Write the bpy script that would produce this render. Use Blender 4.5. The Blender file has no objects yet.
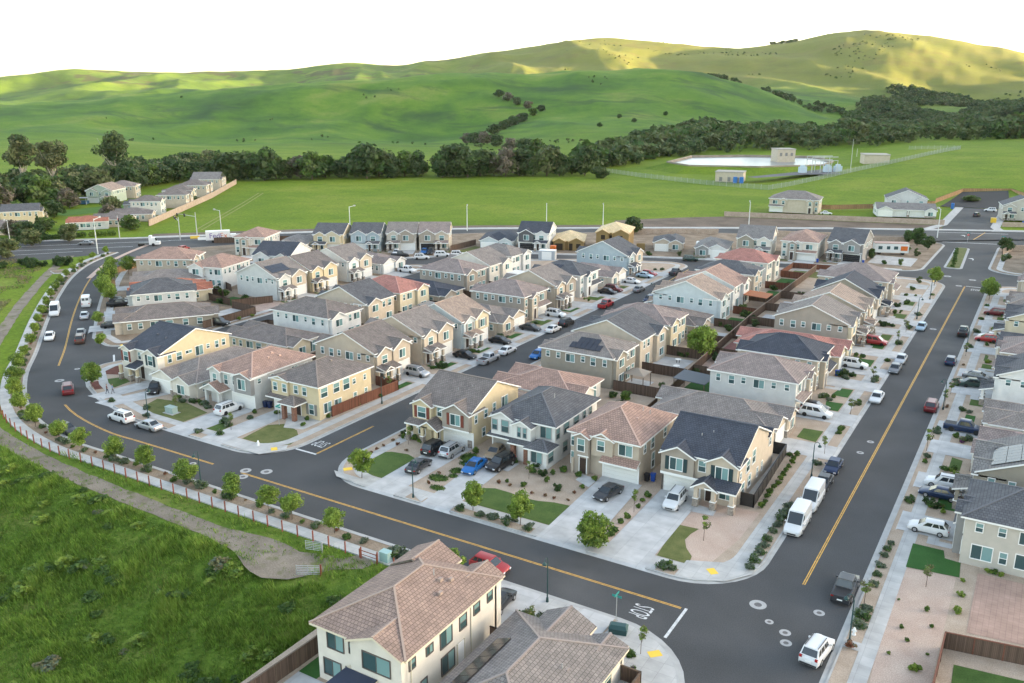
import bpy, math, random
import numpy as np
from mathutils import Vector, Matrix, noise as mnoise

SC = bpy.context.scene
COL = SC.collection
R = math.radians
rnd = random.Random(7)

# ------------------------------------------------------------------ helpers
class MB:
    """collects faces and links them as one mesh object"""
    def __init__(s):
        s.v = []; s.f = []; s.m = []; s.uv = []
    def poly(s, pts, mat=0, uv=None):
        n = len(s.v); s.v.extend([tuple(p) for p in pts])
        s.f.append(tuple(range(n, n + len(pts)))); s.m.append(mat)
        s.uv.append(uv)
    def box(s, x0, x1, y0, y1, z0, z1, mat=0, bottom=True, top=True):
        if x1 < x0: x0, x1 = x1, x0
        if y1 < y0: y0, y1 = y1, y0
        a, b, c, d = (x0, y0, z0), (x1, y0, z0), (x1, y1, z0), (x0, y1, z0)
        e, f, g, h = (x0, y0, z1), (x1, y0, z1), (x1, y1, z1), (x0, y1, z1)
        s.poly([a, b, f, e], mat); s.poly([b, c, g, f], mat)
        s.poly([c, d, h, g], mat); s.poly([d, a, e, h], mat)
        if top: s.poly([e, f, g, h], mat)
        if bottom: s.poly([d, c, b, a], mat)
    def bar(s, p0, p1, w, h, mat=0):
        p0 = Vector(p0); p1 = Vector(p1); d = (p1 - p0)
        if d.length < 1e-6: return
        d.normalize()
        side = d.cross(Vector((0, 0, 1)))
        if side.length < 1e-4: side = Vector((1, 0, 0))
        side.normalize(); up = side.cross(d)
        q = []
        for p in (p0, p1):
            q.append([p + side * (sx * w / 2) + up * (sz * h / 2) for sx, sz in ((-1, -1), (1, -1), (1, 1), (-1, 1))])
        a, b = q
        for i in range(4):
            j = (i + 1) % 4
            s.poly([a[i], b[i], b[j], a[j]], mat)
        s.poly(a, mat); s.poly(b[::-1], mat)
    def tube(s, p0, p1, r0, r1, n=8, mat=0, caps=True):
        p0 = Vector(p0); p1 = Vector(p1); d = (p1 - p0).normalized()
        side = d.cross(Vector((0, 0, 1)))
        if side.length < 1e-4: side = Vector((1, 0, 0))
        side.normalize(); up = side.cross(d)
        a = []; b = []
        for i in range(n):
            t = 2 * math.pi * i / n
            o = side * math.cos(t) + up * math.sin(t)
            a.append(p0 + o * r0); b.append(p1 + o * r1)
        for i in range(n):
            j = (i + 1) % n
            s.poly([a[i], b[i], b[j], a[j]], mat)
        if caps:
            s.poly(a, mat); s.poly(b[::-1], mat)
    def slab(s, pts, th=.14, fascia=(), mat=0, mside=1):
        """a sloping roof plane: tiled top with UVs in metres, a thin underside, and boards on the named edges"""
        P = [Vector(p) for p in pts]
        nrm = (P[1] - P[0]).cross(P[2] - P[0]).normalized()
        if nrm.z < 0:
            P.reverse(); nrm = -nrm
            L = len(P); fascia = [(L - 2 - e) % L for e in fascia]
        u = Vector((0, 0, 1)).cross(nrm)
        if u.length < 1e-5: u = Vector((1, 0, 0))
        u.normalize(); vv = nrm.cross(u)
        s.poly(P, mat, [(p.dot(u), p.dot(vv)) for p in P])
        dn = Vector((0, 0, -th))
        s.poly([p + dn for p in reversed(P)], mside)
        for e in fascia:
            a, b = P[e], P[(e + 1) % len(P)]
            s.poly([a + dn * 1.5, b + dn * 1.5, b, a], mside)
    def mesh(s, name, mats, smooth=False):
        me = bpy.data.meshes.new(name)
        me.from_pydata(s.v, [], s.f)
        for m in mats: me.materials.append(m)
        me.polygons.foreach_set('material_index', np.array(s.m, dtype=np.int32))
        if any(u is not None for u in s.uv):
            lay = me.uv_layers.new(name='UVMap')
            arr = []
            for f, u in zip(s.f, s.uv):
                if u is None: arr.extend([0.0] * (2 * len(f)))
                else:
                    for q in u: arr.extend(q)
            lay.data.foreach_set('uv', np.array(arr, dtype=np.float32))
        if smooth:
            me.polygons.foreach_set('use_smooth', np.ones(len(s.f), dtype=bool))
        me.update()
        return me
    def build(s, name, mats, parent=None, smooth=False):
        if not isinstance(mats, (list, tuple)): mats = [mats]
        return link(name, s.mesh(name, mats, smooth), parent)

def link(name, me, parent=None):
    o = bpy.data.objects.new(name, me); COL.objects.link(o)
    if parent is not None: o.parent = parent
    return o

LABELS = {}
def tag(o, label=None, cat=None, group=None, kind=None):
    if label:
        o['label'] = label; LABELS.setdefault(label, []).append(o)
    if cat: o['category'] = cat
    if group: o['group'] = group
    if kind: o['kind'] = kind
    return o

def thing(name, label, cat, loc=(0, 0, 0), rz=0., group=None):
    o = bpy.data.objects.new(name, None); COL.objects.link(o)
    o.empty_display_size = .2
    o.location = loc; o.rotation_euler = (0, 0, rz)
    return tag(o, label, cat, group)

def copy_tree(o, parent=None):
    c = o.copy(); COL.objects.link(c)
    if parent is not None: c.parent = parent
    for ch in KIDS.get(o.name, ()):
        copy_tree(ch, c)
    return c
KIDS = {}
def index_kids(root):
    KIDS[root.name] = list(root.children)
    for c in root.children:
        if c.children: index_kids(c)

def place(proto, loc, rz=0., label=None, group=None, scale=None, used=set()):
    """the first placing moves the built thing itself, later ones copy it with its parts"""
    if proto.name not in used:
        used.add(proto.name); o = proto
    else:
        o = copy_tree(proto)
    o.location = loc; o.rotation_euler = (0, 0, rz)
    if scale is not None: o.scale = scale if hasattr(scale, '__len__') else (scale,) * 3
    if label: tag(o, label)
    if group: o['group'] = group
    return o

def offset(path, d, closed=False):
    """shift a polyline to its left by d (mitred)"""
    n = len(path); out = []
    for i in range(n):
        p = Vector(path[i]).to_2d()
        a = Vector(path[i - 1]).to_2d() if (closed or i > 0) else None
        b = Vector(path[(i + 1) % n]).to_2d() if (closed or i < n - 1) else None
        ns = []
        if a is not None:
            t = (p - a).normalized(); ns.append(Vector((-t.y, t.x)))
        if b is not None:
            t = (b - p).normalized(); ns.append(Vector((-t.y, t.x)))
        m = sum(ns, Vector((0, 0)))
        m.normalize()
        k = max(.35, m.dot(ns[0]))
        q = p + m * (d / k)
        out.append((q.x, q.y))
    return out

def rounded(path, radii):
    """round the corners of a closed polygon"""
    n = len(path); out = []
    for i in range(n):
        r = radii[i] if hasattr(radii, '__len__') else radii
        p = Vector(path[i]); a = Vector(path[i - 1]); b = Vector(path[(i + 1) % n])
        u = (a - p); v = (b - p); lu, lv = u.length, v.length
        u.normalize(); v.normalize()
        ang = math.acos(max(-1, min(1, u.dot(v))))
        if r <= 0 or ang > R(176):
            out.append(tuple(p)); continue
        t = min(r / math.tan(ang / 2), lu * .48, lv * .48)
        rr = t * math.tan(ang / 2)
        c = p + (u + v).normalized() * (rr / math.sin(ang / 2))
        s = p + u * t; e = p + v * t
        a0 = math.atan2(s.y - c.y, s.x - c.x); a1 = math.atan2(e.y - c.y, e.x - c.x)
        da = (a1 - a0 + math.pi) % (2 * math.pi) - math.pi
        k = max(2, int(abs(da) / R(10)))
        for j in range(k + 1):
            th = a0 + da * j / k
            out.append((c.x + rr * math.cos(th), c.y + rr * math.sin(th)))
    return out

def densify(path, step):
    out = []
    for i in range(len(path) - 1):
        a = Vector(path[i]); b = Vector(path[i + 1])
        k = max(1, int((b - a).length / step))
        for j in range(k): out.append(tuple(a.lerp(b, j / k)))
    out.append(tuple(path[-1])); return out

def spline(pts, step=4.):
    """Catmull-Rom through the points"""
    P = [Vector(p) for p in pts]; out = []
    for i in range(len(P) - 1):
        p0 = P[max(i - 1, 0)]; p1 = P[i]; p2 = P[i + 1]; p3 = P[min(i + 2, len(P) - 1)]
        k = max(2, int((p2 - p1).length / step))
        for j in range(k):
            t = j / k
            out.append(tuple(.5 * ((2 * p1) + (p2 - p0) * t + (2 * p0 - 5 * p1 + 4 * p2 - p3) * t * t + (3 * p1 - p0 - 3 * p2 + p3) * t ** 3)))
    out.append(tuple(P[-1])); return out

def along(path, s):
    """point and heading at arc length s"""
    for i in range(len(path) - 1):
        a = Vector(path[i]).to_2d(); b = Vector(path[i + 1]).to_2d(); L = (b - a).length
        if s <= L or i == len(path) - 2:
            d = (b - a) / max(L, 1e-6)
            q = a + d * s
            return q.x, q.y, math.atan2(d.y, d.x)
        s -= L

def ribbon(mb, path, d0, d1, z, mat=0, closed=False):
    a = offset(path, d0, closed); b = offset(path, d1, closed); n = len(path)
    for i in range(n if closed else n - 1):
        j = (i + 1) % n
        mb.poly([(*a[i], z), (*a[j], z), (*b[j], z), (*b[i], z)] if d1 > d0 else [(*b[i], z), (*b[j], z), (*a[j], z), (*a[i], z)], mat)

def skirt(mb, path, d, z0, z1, mat=0, closed=False):
    a = offset(path, d, closed); n = len(path)
    for i in range(n if closed else n - 1):
        j = (i + 1) % n
        mb.poly([(*a[i], z0), (*a[j], z0), (*a[j], z1), (*a[i], z1)], mat)

# ------------------------------------------------------------------ materials
MATS = {}
def new_mat(name):
    m = bpy.data.materials.new(name); m.use_nodes = True
    return m, m.node_tree, m.node_tree.nodes['Principled BSDF']

def hsv_noise(nt, col, scale, amount, coord='Object', detail=4, col2=None):
    """colour with a mottled variation"""
    tc = nt.nodes.new('ShaderNodeTexCoord')
    nz = nt.nodes.new('ShaderNodeTexNoise'); nz.inputs['Scale'].default_value = scale; nz.inputs['Detail'].default_value = detail
    nt.links.new(tc.outputs[coord], nz.inputs['Vector'])
    rp = nt.nodes.new('ShaderNodeValToRGB')
    a = [max(0, c * (1 - amount)) for c in col]; b = [min(1, c * (1 + amount)) for c in (col2 or col)]
    rp.color_ramp.elements[0].position = .3; rp.color_ramp.elements[1].position = .7
    rp.color_ramp.elements[0].color = (*a, 1); rp.color_ramp.elements[1].color = (*b, 1)
    nt.links.new(nz.outputs['Fac'], rp.inputs['Fac'])
    return rp.outputs['Color'], nz, tc

def plain(name, col, rough=.7, metal=0., spec=.3, var=0., scale=3., bump=0., emit=None):
    if name in MATS: return MATS[name]
    m, nt, b = new_mat(name)
    b.inputs['Base Color'].default_value = (*col, 1)
    b.inputs['Roughness'].default_value = rough; b.inputs['Metallic'].default_value = metal
    b.inputs['Specular IOR Level'].default_value = spec
    if var or bump:
        c, nz, tc = hsv_noise(nt, col, scale, var)
        if var: nt.links.new(c, b.inputs['Base Color'])
        if bump:
            bp = nt.nodes.new('ShaderNodeBump'); bp.inputs['Strength'].default_value = bump; bp.inputs['Distance'].default_value = .02
            n2 = nt.nodes.new('ShaderNodeTexNoise'); n2.inputs['Scale'].default_value = scale * 12
            nt.links.new(tc.outputs['Object'], n2.inputs['Vector'])
            nt.links.new(n2.outputs['Fac'], bp.inputs['Height']); nt.links.new(bp.outputs['Normal'], b.inputs['Normal'])
    if emit:
        b.inputs['Emission Color'].default_value = (*emit[0], 1); b.inputs['Emission Strength'].default_value = emit[1]
    MATS[name] = m; return m

def stucco(name, col):
    if name in MATS: return MATS[name]
    m, nt, b = new_mat(name)
    c, nz, tc = hsv_noise(nt, col, .9, .07, detail=6)
    nt.links.new(c, b.inputs['Base Color'])
    b.inputs['Roughness'].default_value = .9; b.inputs['Specular IOR Level'].default_value = .15
    bp = nt.nodes.new('ShaderNodeBump'); bp.inputs['Strength'].default_value = .25; bp.inputs['Distance'].default_value = .01
    n2 = nt.nodes.new('ShaderNodeTexNoise'); n2.inputs['Scale'].default_value = 25
    nt.links.new(tc.outputs['Object'], n2.inputs['Vector'])
    nt.links.new(n2.outputs['Fac'], bp.inputs['Height']); nt.links.new(bp.outputs['Normal'], b.inputs['Normal'])
    MATS[name] = m; return m

def tiles(name, col, col2=None, var=.17):
    """flat concrete roof tiles laid in courses, from the roof planes' UVs in metres"""
    if name in MATS: return MATS[name]
    col2 = col2 or tuple(c * .72 for c in col)
    m, nt, b = new_mat(name)
    uv = nt.nodes.new('ShaderNodeUVMap')
    br = nt.nodes.new('ShaderNodeTexBrick')
    br.inputs['Scale'].default_value = 1.; br.inputs['Brick Width'].default_value = .36; br.inputs['Row Height'].default_value = .36
    br.inputs['Mortar Size'].default_value = .022; br.inputs['Mortar Smooth'].default_value = .3; br.inputs['Bias'].default_value = -.1
    br.inputs['Color1'].default_value = (*col, 1); br.inputs['Color2'].default_value = (*col2, 1)
    br.inputs['Mortar'].default_value = (*[c * .38 for c in col2], 1)
    nt.links.new(uv.outputs['UV'], br.inputs['Vector'])
    nz = nt.nodes.new('ShaderNodeTexNoise'); nz.inputs['Scale'].default_value = .55; nz.inputs['Detail'].default_value = 5
    nt.links.new(uv.outputs['UV'], nz.inputs['Vector'])
    mp = nt.nodes.new('ShaderNodeMapRange'); mp.inputs['From Min'].default_value = .3; mp.inputs['From Max'].default_value = .7
    mp.inputs['To Min'].default_value = 1 - var; mp.inputs['To Max'].default_value = 1 + var
    nt.links.new(nz.outputs['Fac'], mp.inputs['Value'])
    mx = nt.nodes.new('ShaderNodeMix'); mx.data_type = 'RGBA'; mx.blend_type = 'MULTIPLY'; mx.inputs['Factor'].default_value = 1
    nt.links.new(br.outputs['Color'], mx.inputs['A']); nt.links.new(mp.outputs['Result'], mx.inputs['B'])
    nt.links.new(mx.outputs['Result'], b.inputs['Base Color'])
    b.inputs['Roughness'].default_value = .8; b.inputs['Specular IOR Level'].default_value = .25
    # each course steps up at its lower edge
    sp = nt.nodes.new('ShaderNodeSeparateXYZ'); nt.links.new(uv.outputs['UV'], sp.inputs['Vector'])
    dv = nt.nodes.new('ShaderNodeMath'); dv.operation = 'DIVIDE'; dv.inputs[1].default_value = .36; nt.links.new(sp.outputs['Y'], dv.inputs[0])
    fr = nt.nodes.new('ShaderNodeMath'); fr.operation = 'FRACT'; nt.links.new(dv.outputs[0], fr.inputs[0])
    iv = nt.nodes.new('ShaderNodeMath'); iv.operation = 'SUBTRACT'; iv.inputs[0].default_value = 1.; nt.links.new(fr.outputs[0], iv.inputs[1])
    bp = nt.nodes.new('ShaderNodeBump'); bp.inputs['Strength'].default_value = .55; bp.inputs['Distance'].default_value = .05
    nt.links.new(iv.outputs[0], bp.inputs['Height']); nt.links.new(bp.outputs['Normal'], b.inputs['Normal'])
    MATS[name] = m; return m

def ground_mat(name, a, b2, scale, rough=.95, third=None, bump=.3, fine=None):
    """two-scale mottled ground"""
    if name in MATS: return MATS[name]
    m, nt, b = new_mat(name)
    c, nz, tc = hsv_noise(nt, a, scale, 0., col2=b2, detail=8)
    out = c
    n2 = nt.nodes.new('ShaderNodeTexNoise'); n2.inputs['Scale'].default_value = fine or scale * 14; n2.inputs['Detail'].default_value = 3
    nt.links.new(tc.outputs['Object'], n2.inputs['Vector'])
    mp = nt.nodes.new('ShaderNodeMapRange'); mp.inputs['To Min'].default_value = .72; mp.inputs['To Max'].default_value = 1.28
    mp.inputs['From Min'].default_value = .25; mp.inputs['From Max'].default_value = .75
    nt.links.new(n2.outputs['Fac'], mp.inputs['Value'])
    mx = nt.nodes.new('ShaderNodeMix'); mx.data_type = 'RGBA'; mx.blend_type = 'MULTIPLY'; mx.inputs['Factor'].default_value = 1
    nt.links.new(out, mx.inputs['A']); nt.links.new(mp.outputs['Result'], mx.inputs['B'])
    out = mx.outputs['Result']
    if third:
        n3 = nt.nodes.new('ShaderNodeTexNoise'); n3.inputs['Scale'].default_value = third[1]; n3.inputs['Detail'].default_value = 6
        nt.links.new(tc.outputs['Object'], n3.inputs['Vector'])
        rp = nt.nodes.new('ShaderNodeMapRange'); rp.inputs['From Min'].default_value = third[2]; rp.inputs['From Max'].default_value = third[2] + .12
        nt.links.new(n3.outputs['Fac'], rp.inputs['Value'])
        m3 = nt.nodes.new('ShaderNodeMix'); m3.data_type = 'RGBA'
        nt.links.new(rp.outputs['Result'], m3.inputs['Factor']); nt.links.new(out, m3.inputs['A'])
        m3.inputs['B'].default_value = (*third[0], 1); out = m3.outputs['Result']
    nt.links.new(out, b.inputs['Base Color'])
    b.inputs['Roughness'].default_value = rough; b.inputs['Specular IOR Level'].default_value = .2
    if bump:
        bp = nt.nodes.new('ShaderNodeBump'); bp.inputs['Strength'].default_value = bump; bp.inputs['Distance'].default_value = .03
        nt.links.new(n2.outputs['Fac'], bp.inputs['Height']); nt.links.new(bp.outputs['Normal'], b.inputs['Normal'])
    MATS[name] = m; return m

def concrete_mat(name, col, joint=1.5, rough=.9):
    if name in MATS: return MATS[name]
    m, nt, b = new_mat(name)
    tc = nt.nodes.new('ShaderNodeTexCoord')
    br = nt.nodes.new('ShaderNodeTexBrick'); br.offset = 0
    br.inputs['Scale'].default_value = 1.; br.inputs['Brick Width'].default_value = joint; br.inputs['Row Height'].default_value = joint
    br.inputs['Mortar Size'].default_value = .014; br.inputs['Mortar Smooth'].default_value = .2
    br.inputs['Color1'].default_value = (*col, 1); br.inputs['Color2'].default_value = (*[c * .9 for c in col], 1)
    br.inputs['Mortar'].default_value = (*[c * .62 for c in col], 1)
    nt.links.new(tc.outputs['Object'], br.inputs['Vector'])
    nz = nt.nodes.new('ShaderNodeTexNoise'); nz.inputs['Scale'].default_value = .6; nz.inputs['Detail'].default_value = 8
    nt.links.new(tc.outputs['Object'], nz.inputs['Vector'])
    mp = nt.nodes.new('ShaderNodeMapRange'); mp.inputs['To Min'].default_value = .82; mp.inputs['To Max'].default_value = 1.12
    mp.inputs['From Min'].default_value = .3; mp.inputs['From Max'].default_value = .7
    nt.links.new(nz.outputs['Fac'], mp.inputs['Value'])
    mx = nt.nodes.new('ShaderNodeMix'); mx.data_type = 'RGBA'; mx.blend_type = 'MULTIPLY'; mx.inputs['Factor'].default_value = 1
    nt.links.new(br.outputs['Color'], mx.inputs['A']); nt.links.new(mp.outputs['Result'], mx.inputs['B'])
    nt.links.new(mx.outputs['Result'], b.inputs['Base Color'])
    b.inputs['Roughness'].default_value = rough; b.inputs['Specular IOR Level'].default_value = .25
    MATS[name] = m; return m

def boards_mat(name, col, w=.14, axis='X', var=.3):
    """vertical fence boards"""
    if name in MATS: return MATS[name]
    m, nt, b = new_mat(name)
    uv = nt.nodes.new('ShaderNodeUVMap')
    br = nt.nodes.new('ShaderNodeTexBrick'); br.offset = 0
    br.inputs['Scale'].default_value = 1.; br.inputs['Brick Width'].default_value = w; br.inputs['Row Height'].default_value = 8.
    br.inputs['Mortar Size'].default_value = .008
    br.inputs['Color1'].default_value = (*[c * (1 + var) for c in col], 1); br.inputs['Color2'].default_value = (*[c * (1 - var) for c in col], 1)
    br.inputs['Mortar'].default_value = (*[c * .35 for c in col], 1)
    nt.links.new(uv.outputs['UV'], br.inputs['Vector'])
    nt.links.new(br.outputs['Color'], b.inputs['Base Color'])
    b.inputs['Roughness'].default_value = .85; b.inputs['Specular IOR Level'].default_value = .2
    MATS[name] = m; return m

def leaf_mat(name, col, var=.35, trans=.35):
    if name in MATS: return MATS[name]
    m, nt, b = new_mat(name)
    c, nz, tc = hsv_noise(nt, col, 1.1, var, detail=3)
    nt.links.new(c, b.inputs['Base Color'])
    b.inputs['Roughness'].default_value = .6; b.inputs['Specular IOR Level'].default_value = .25
    tr = nt.nodes.new('ShaderNodeBsdfTranslucent'); nt.links.new(c, tr.inputs['Color'])
    mx = nt.nodes.new('ShaderNodeMixShader'); mx.inputs[0].default_value = trans
    nt.links.new(b.outputs[0], mx.inputs[1]); nt.links.new(tr.outputs[0], mx.inputs[2])
    nt.links.new(mx.outputs[0], nt.nodes['Material Output'].inputs['Surface'])
    MATS[name] = m; return m

ASPHALT = ground_mat('asphalt', (.055, .056, .057), (.078, .078, .079), .12, rough=.88, bump=.15, fine=9., third=((.105, .103, .10), .035, .60))
CONC = concrete_mat('pale_concrete', (.45, .44, .42))
CONC2 = concrete_mat('driveway_concrete', (.47, .465, .455), joint=3.0)
KERB = plain('kerb_concrete', (.38, .375, .36), .9, var=.12, scale=.8)
GRAVEL = ground_mat('tan_gravel', (.33, .255, .19), (.42, .335, .26), .5, fine=9.)
SOIL = ground_mat('brown_soil', (.17, .125, .085), (.29, .225, .165), .25, fine=5.)
MULCH = ground_mat('red_bark_mulch', (.10, .035, .025), (.16, .06, .045), 1.2, fine=10.)
LAWN = ground_mat('clipped_lawn', (.055, .095, .022), (.085, .125, .032), .5, fine=12., bump=.5)
LAWN2 = ground_mat('dry_lawn', (.085, .105, .03), (.15, .15, .055), .7, fine=9., bump=.5)
LAWN3 = ground_mat('artificial_turf', (.028, .085, .018), (.04, .11, .025), .5, fine=14., bump=.5)
PAVER = concrete_mat('pink_pavers', (.40, .30, .25), joint=.4)
BRICKP = concrete_mat('red_pavers', (.34, .16, .14), joint=.35)
WHITE = plain('white_trim', (.76, .75, .72), .6)
CREAMT = plain('cream_trim', (.62, .55, .42), .7)
DARKT = plain('dark_trim', (.10, .085, .075), .6)
GREYT = plain('grey_trim', (.34, .33, .32), .6)
BLACK = plain('black_plastic', (.012, .012, .014), .5)
GLASSD = plain('dark_window_glass', (.04, .08, .085), .08, spec=.6)
GLASSL = plain('blind_behind_glass', (.17, .29, .285), .12, spec=.6)
DOORW = plain('garage_panel_white', (.70, .69, .65), .55)
DOORT = plain('garage_panel_tan', (.46, .39, .30), .6)
DOORD = plain('dark_front_door', (.045, .03, .025), .4)
STONE = ground_mat('stacked_stone', (.16, .135, .115), (.36, .31, .26), 2.2, fine=7., bump=.8)
SOLAR = plain('solar_cell', (.012, .014, .024), .18, spec=.7)
LPOST = plain('dark_green_lamp_paint', (.02, .055, .055), .45)
GALV = plain('galvanised_steel', (.45, .46, .47), .45, metal=.6)
RUST = plain('rust_red_post', (.22, .065, .04), .8, var=.2, scale=4.)
FWOOD = boards_mat('brown_fence_boards', (.105, .07, .052))
FRED = boards_mat('red_stained_boards', (.145, .06, .038))
FNEW = boards_mat('new_pine_boards', (.33, .20, .10))
FBLK = plain('black_fence_panel', (.03, .028, .027), .6, var=.15)
WALLB = ground_mat('tan_block_wall', (.33, .25, .19), (.42, .33, .26), .6, fine=4.)
YELT = plain('yellow_road_paint', (.60, .34, .07), .7, var=.3, scale=2.)
WHT = plain('white_road_paint', (.54, .54, .53), .7, var=.25, scale=3.)
TACT = plain('yellow_tactile_pad', (.75, .50, .06), .7)
# ------------------------------------------------------------------ camera, sky, sun
CAMZ = 50.; YAW = R(31.2593); PITCH = R(15.9497); FPX = 887.
cam = bpy.data.cameras.new('camera'); cam.sensor_width = 36.; cam.lens = FPX / 1024 * 36; cam.clip_start = .5; cam.clip_end = 20000
co = bpy.data.objects.new('camera', cam); COL.objects.link(co)
co.location = (0, 0, CAMZ); co.rotation_euler = (math.pi / 2 - PITCH, 0, YAW)
SC.camera = co

SUN_AZ = R(86.)        # clockwise from the view axis
SUN_EL = R(6.5)
wa = -YAW + SUN_AZ     # clockwise from +Y
sdir = Vector((math.sin(wa) * math.cos(SUN_EL), math.cos(wa) * math.cos(SUN_EL), math.sin(SUN_EL)))
w = bpy.data.worlds.new('World'); SC.world = w; w.use_nodes = True
nt = w.node_tree; bg = nt.nodes['Background']
sky = nt.nodes.new('ShaderNodeTexSky'); sky.sky_type = 'NISHITA'; sky.sun_disc = False
sky.sun_elevation = SUN_EL; sky.sun_rotation = wa; sky.air_density = .8; sky.dust_density = 1.3; sky.ozone_density = .4
hs = nt.nodes.new('ShaderNodeHueSaturation'); hs.inputs['Saturation'].default_value = .74; nt.links.new(sky.outputs['Color'], hs.inputs['Color']); nt.links.new(hs.outputs['Color'], bg.inputs['Color']); bg.inputs['Strength'].default_value = .15
sl = bpy.data.lights.new('sun', 'SUN'); sl.energy = 5.; sl.angle = R(.5); sl.color = (1., .70, .30)
so = bpy.data.objects.new('sun', sl); COL.objects.link(so)
so.rotation_euler = (-sdir).to_track_quat('-Z', 'Y').to_euler()
SC.view_settings.view_transform = 'Standard'; SC.view_settings.look = 'None'
SC.view_settings.exposure = 2.85; SC.view_settings.gamma = 1.
SC.cycles.max_bounces = 6; SC.cycles.diffuse_bounces = 2; SC.cycles.glossy_bounces = 2; SC.cycles.transmission_bounces = 2
SC.cycles.use_denoising = True
SC.cycles.sample_clamp_indirect = 10

# ------------------------------------------------------------------ terrain: valley floor, foothills and the two ridges behind
# rows: azimuth right of the view axis (degrees) and (distance, height) pairs on that bearing
def col_az(px): return math.degrees(math.atan2((px - 512) / FPX, math.cos(PITCH)))
def hz(px, y, r):
    a = (px - 512) / FPX; b = -(y - 341.5) / FPX
    return CAMZ + r * (-math.sin(PITCH) + b * math.cos(PITCH)) / math.hypot(a, math.cos(PITCH) + b * math.sin(PITCH))
RS = [0, 430, 560, 680, 830, 1250, 1750, 2300, 3300, 4800, 7000]
def crow(az, base, ys):
    px = 512 + FPX * math.tan(R(az)) * math.cos(PITCH)
    z = [0, 0] + list(base)
    for r, y in zip(RS[4:9], ys): z.append(hz(px, y, r))
    z += [z[-1] * .35, 30.]
    return az, z
TAB = []
def T(px, base, ys): TAB.append(crow(col_az(px), base, ys))
#      560 680          830  1250 1750 2300 3300
T(-260, (0, 0), (148, 132, 108, 102, 84))
T(-100, (0, 0), (148, 130, 104, 100, 84))
T(0,   (0, 0),   (147, 128, 102, 98, 83))
T(60,  (0, 0),   (147, 126, 99, 94, 73))
T(110, (0, 0),   (147, 127, 97, 90, 67))
T(170, (0, 0),   (148, 128, 93, 88, 71))
T(235, (0, 0),   (150, 128, 86, 86, 70))
T(300, (0, 0),   (151, 128, 80, 84, 69.5))
T(355, (0, 0),   (152, 129, 76, 82, 62))
T(410, (0, 0),   (153, 130, 73, 80, 64))
T(480, (0, 0),   (152, 126, 69, 76, 53))
T(540, (0, 0),   (150, 120, 66, 74, 42))
T(600, (0, 0),   (146, 115, 63.5, 74, 34.5))
T(660, (0, -1),  (143, 116, 66, 76, 42))
T(720, (0, 0),   (140, 121, 81, 80, 47))
T(760, (.5, 1),  (139, 125, 90, 80, 42))
T(800, (2, 2),   (138, 130, 98, 84, 33))
T(840, (4, 5),   (137, 131, 106, 88, 30))
T(900, (6, 9),   (137, 132, 116, 98, 37))
T(960, (7, 11),  (137, 124, 114, 101, 48))
T(1024, (8, 13), (136, 118, 101, 96, 62))
T(1100, (9, 14), (135, 113, 98, 92, 72))
T(1180, (10, 15), (134, 108, 92, 84, 76))
TAB.append((39.5, [0, 0, 12, 18, 30, 60, 100, 120, 150, 80, 40]))  # from here: added ridge out of view, heights shaped to shadow the town
TAB.append((42, [0, 0, 12, 20, 35, 90, 220, 310, 150, 80, 40]))
TAB.append((46, [0, 0, 14, 26, 50, 160, 345, 380, 150, 80, 40]))
TAB.append((51, [0, 0, 14, 28, 60, 190, 385, 300, 150, 80, 40]))
TAB.append((60, [0, 0, 14, 28, 55, 150, 270, 230, 150, 80, 40]))
TAB.append((74, [0, 0, 14, 26, 45, 185, 250, 190, 150, 80, 40]))
TAB.append((86, [0, 0, 12, 20, 35, 165, 200, 160, 120, 80, 40]))
TAB.append((110, [0, 0, 10, 15, 30, 120, 150, 120, 100, 80, 40]))
TAB.append((150, [0, 0, 0, 5, 10, 30, 60, 60, 60, 50, 40]))
TAB.insert(0, (-60, [0, 0, 0, 5, 15, 60, 110, 130, 140, 90, 40]))
TAB.insert(0, (-150, [0, 0, 0, 5, 10, 30, 60, 60, 60, 50, 40]))
AZS = np.array([t[0] for t in TAB]); ZT = np.array([t[1] for t in TAB]); RR = np.array(RS, float)
def pchip(x, X, Y):
    """monotone cubic along the bearing; Y is (..., n) matched to X"""
    h = np.diff(X); dl = np.diff(Y, axis=-1) / h
    m = np.zeros_like(Y); m[..., 1:-1] = np.where(dl[..., 1:] * dl[..., :-1] > 0, 2 * dl[..., 1:] * dl[..., :-1] / (dl[..., 1:] + dl[..., :-1] + 1e-12), 0)
    i = np.clip(np.searchsorted(X, x) - 1, 0, len(X) - 2)
    t = (x - X[i]) / h[i]
    ii = (np.arange(Y.shape[0]), i) if Y.ndim == 2 else (i,)
    jj = (np.arange(Y.shape[0]), i + 1) if Y.ndim == 2 else (i + 1,)
    y0, y1, m0, m1 = Y[ii], Y[jj], m[ii], m[jj]
    hh = h[i]
    return y0 * (1 + 2 * t) * (1 - t) ** 2 + m0 * hh * t * (1 - t) ** 2 + y1 * t * t * (3 - 2 * t) + m1 * hh * t * t * (t - 1)
def sm(a, b, x):
    t = max(0., min(1., (x - a) / (b - a))); return t * t * (3 - 2 * t)
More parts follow.
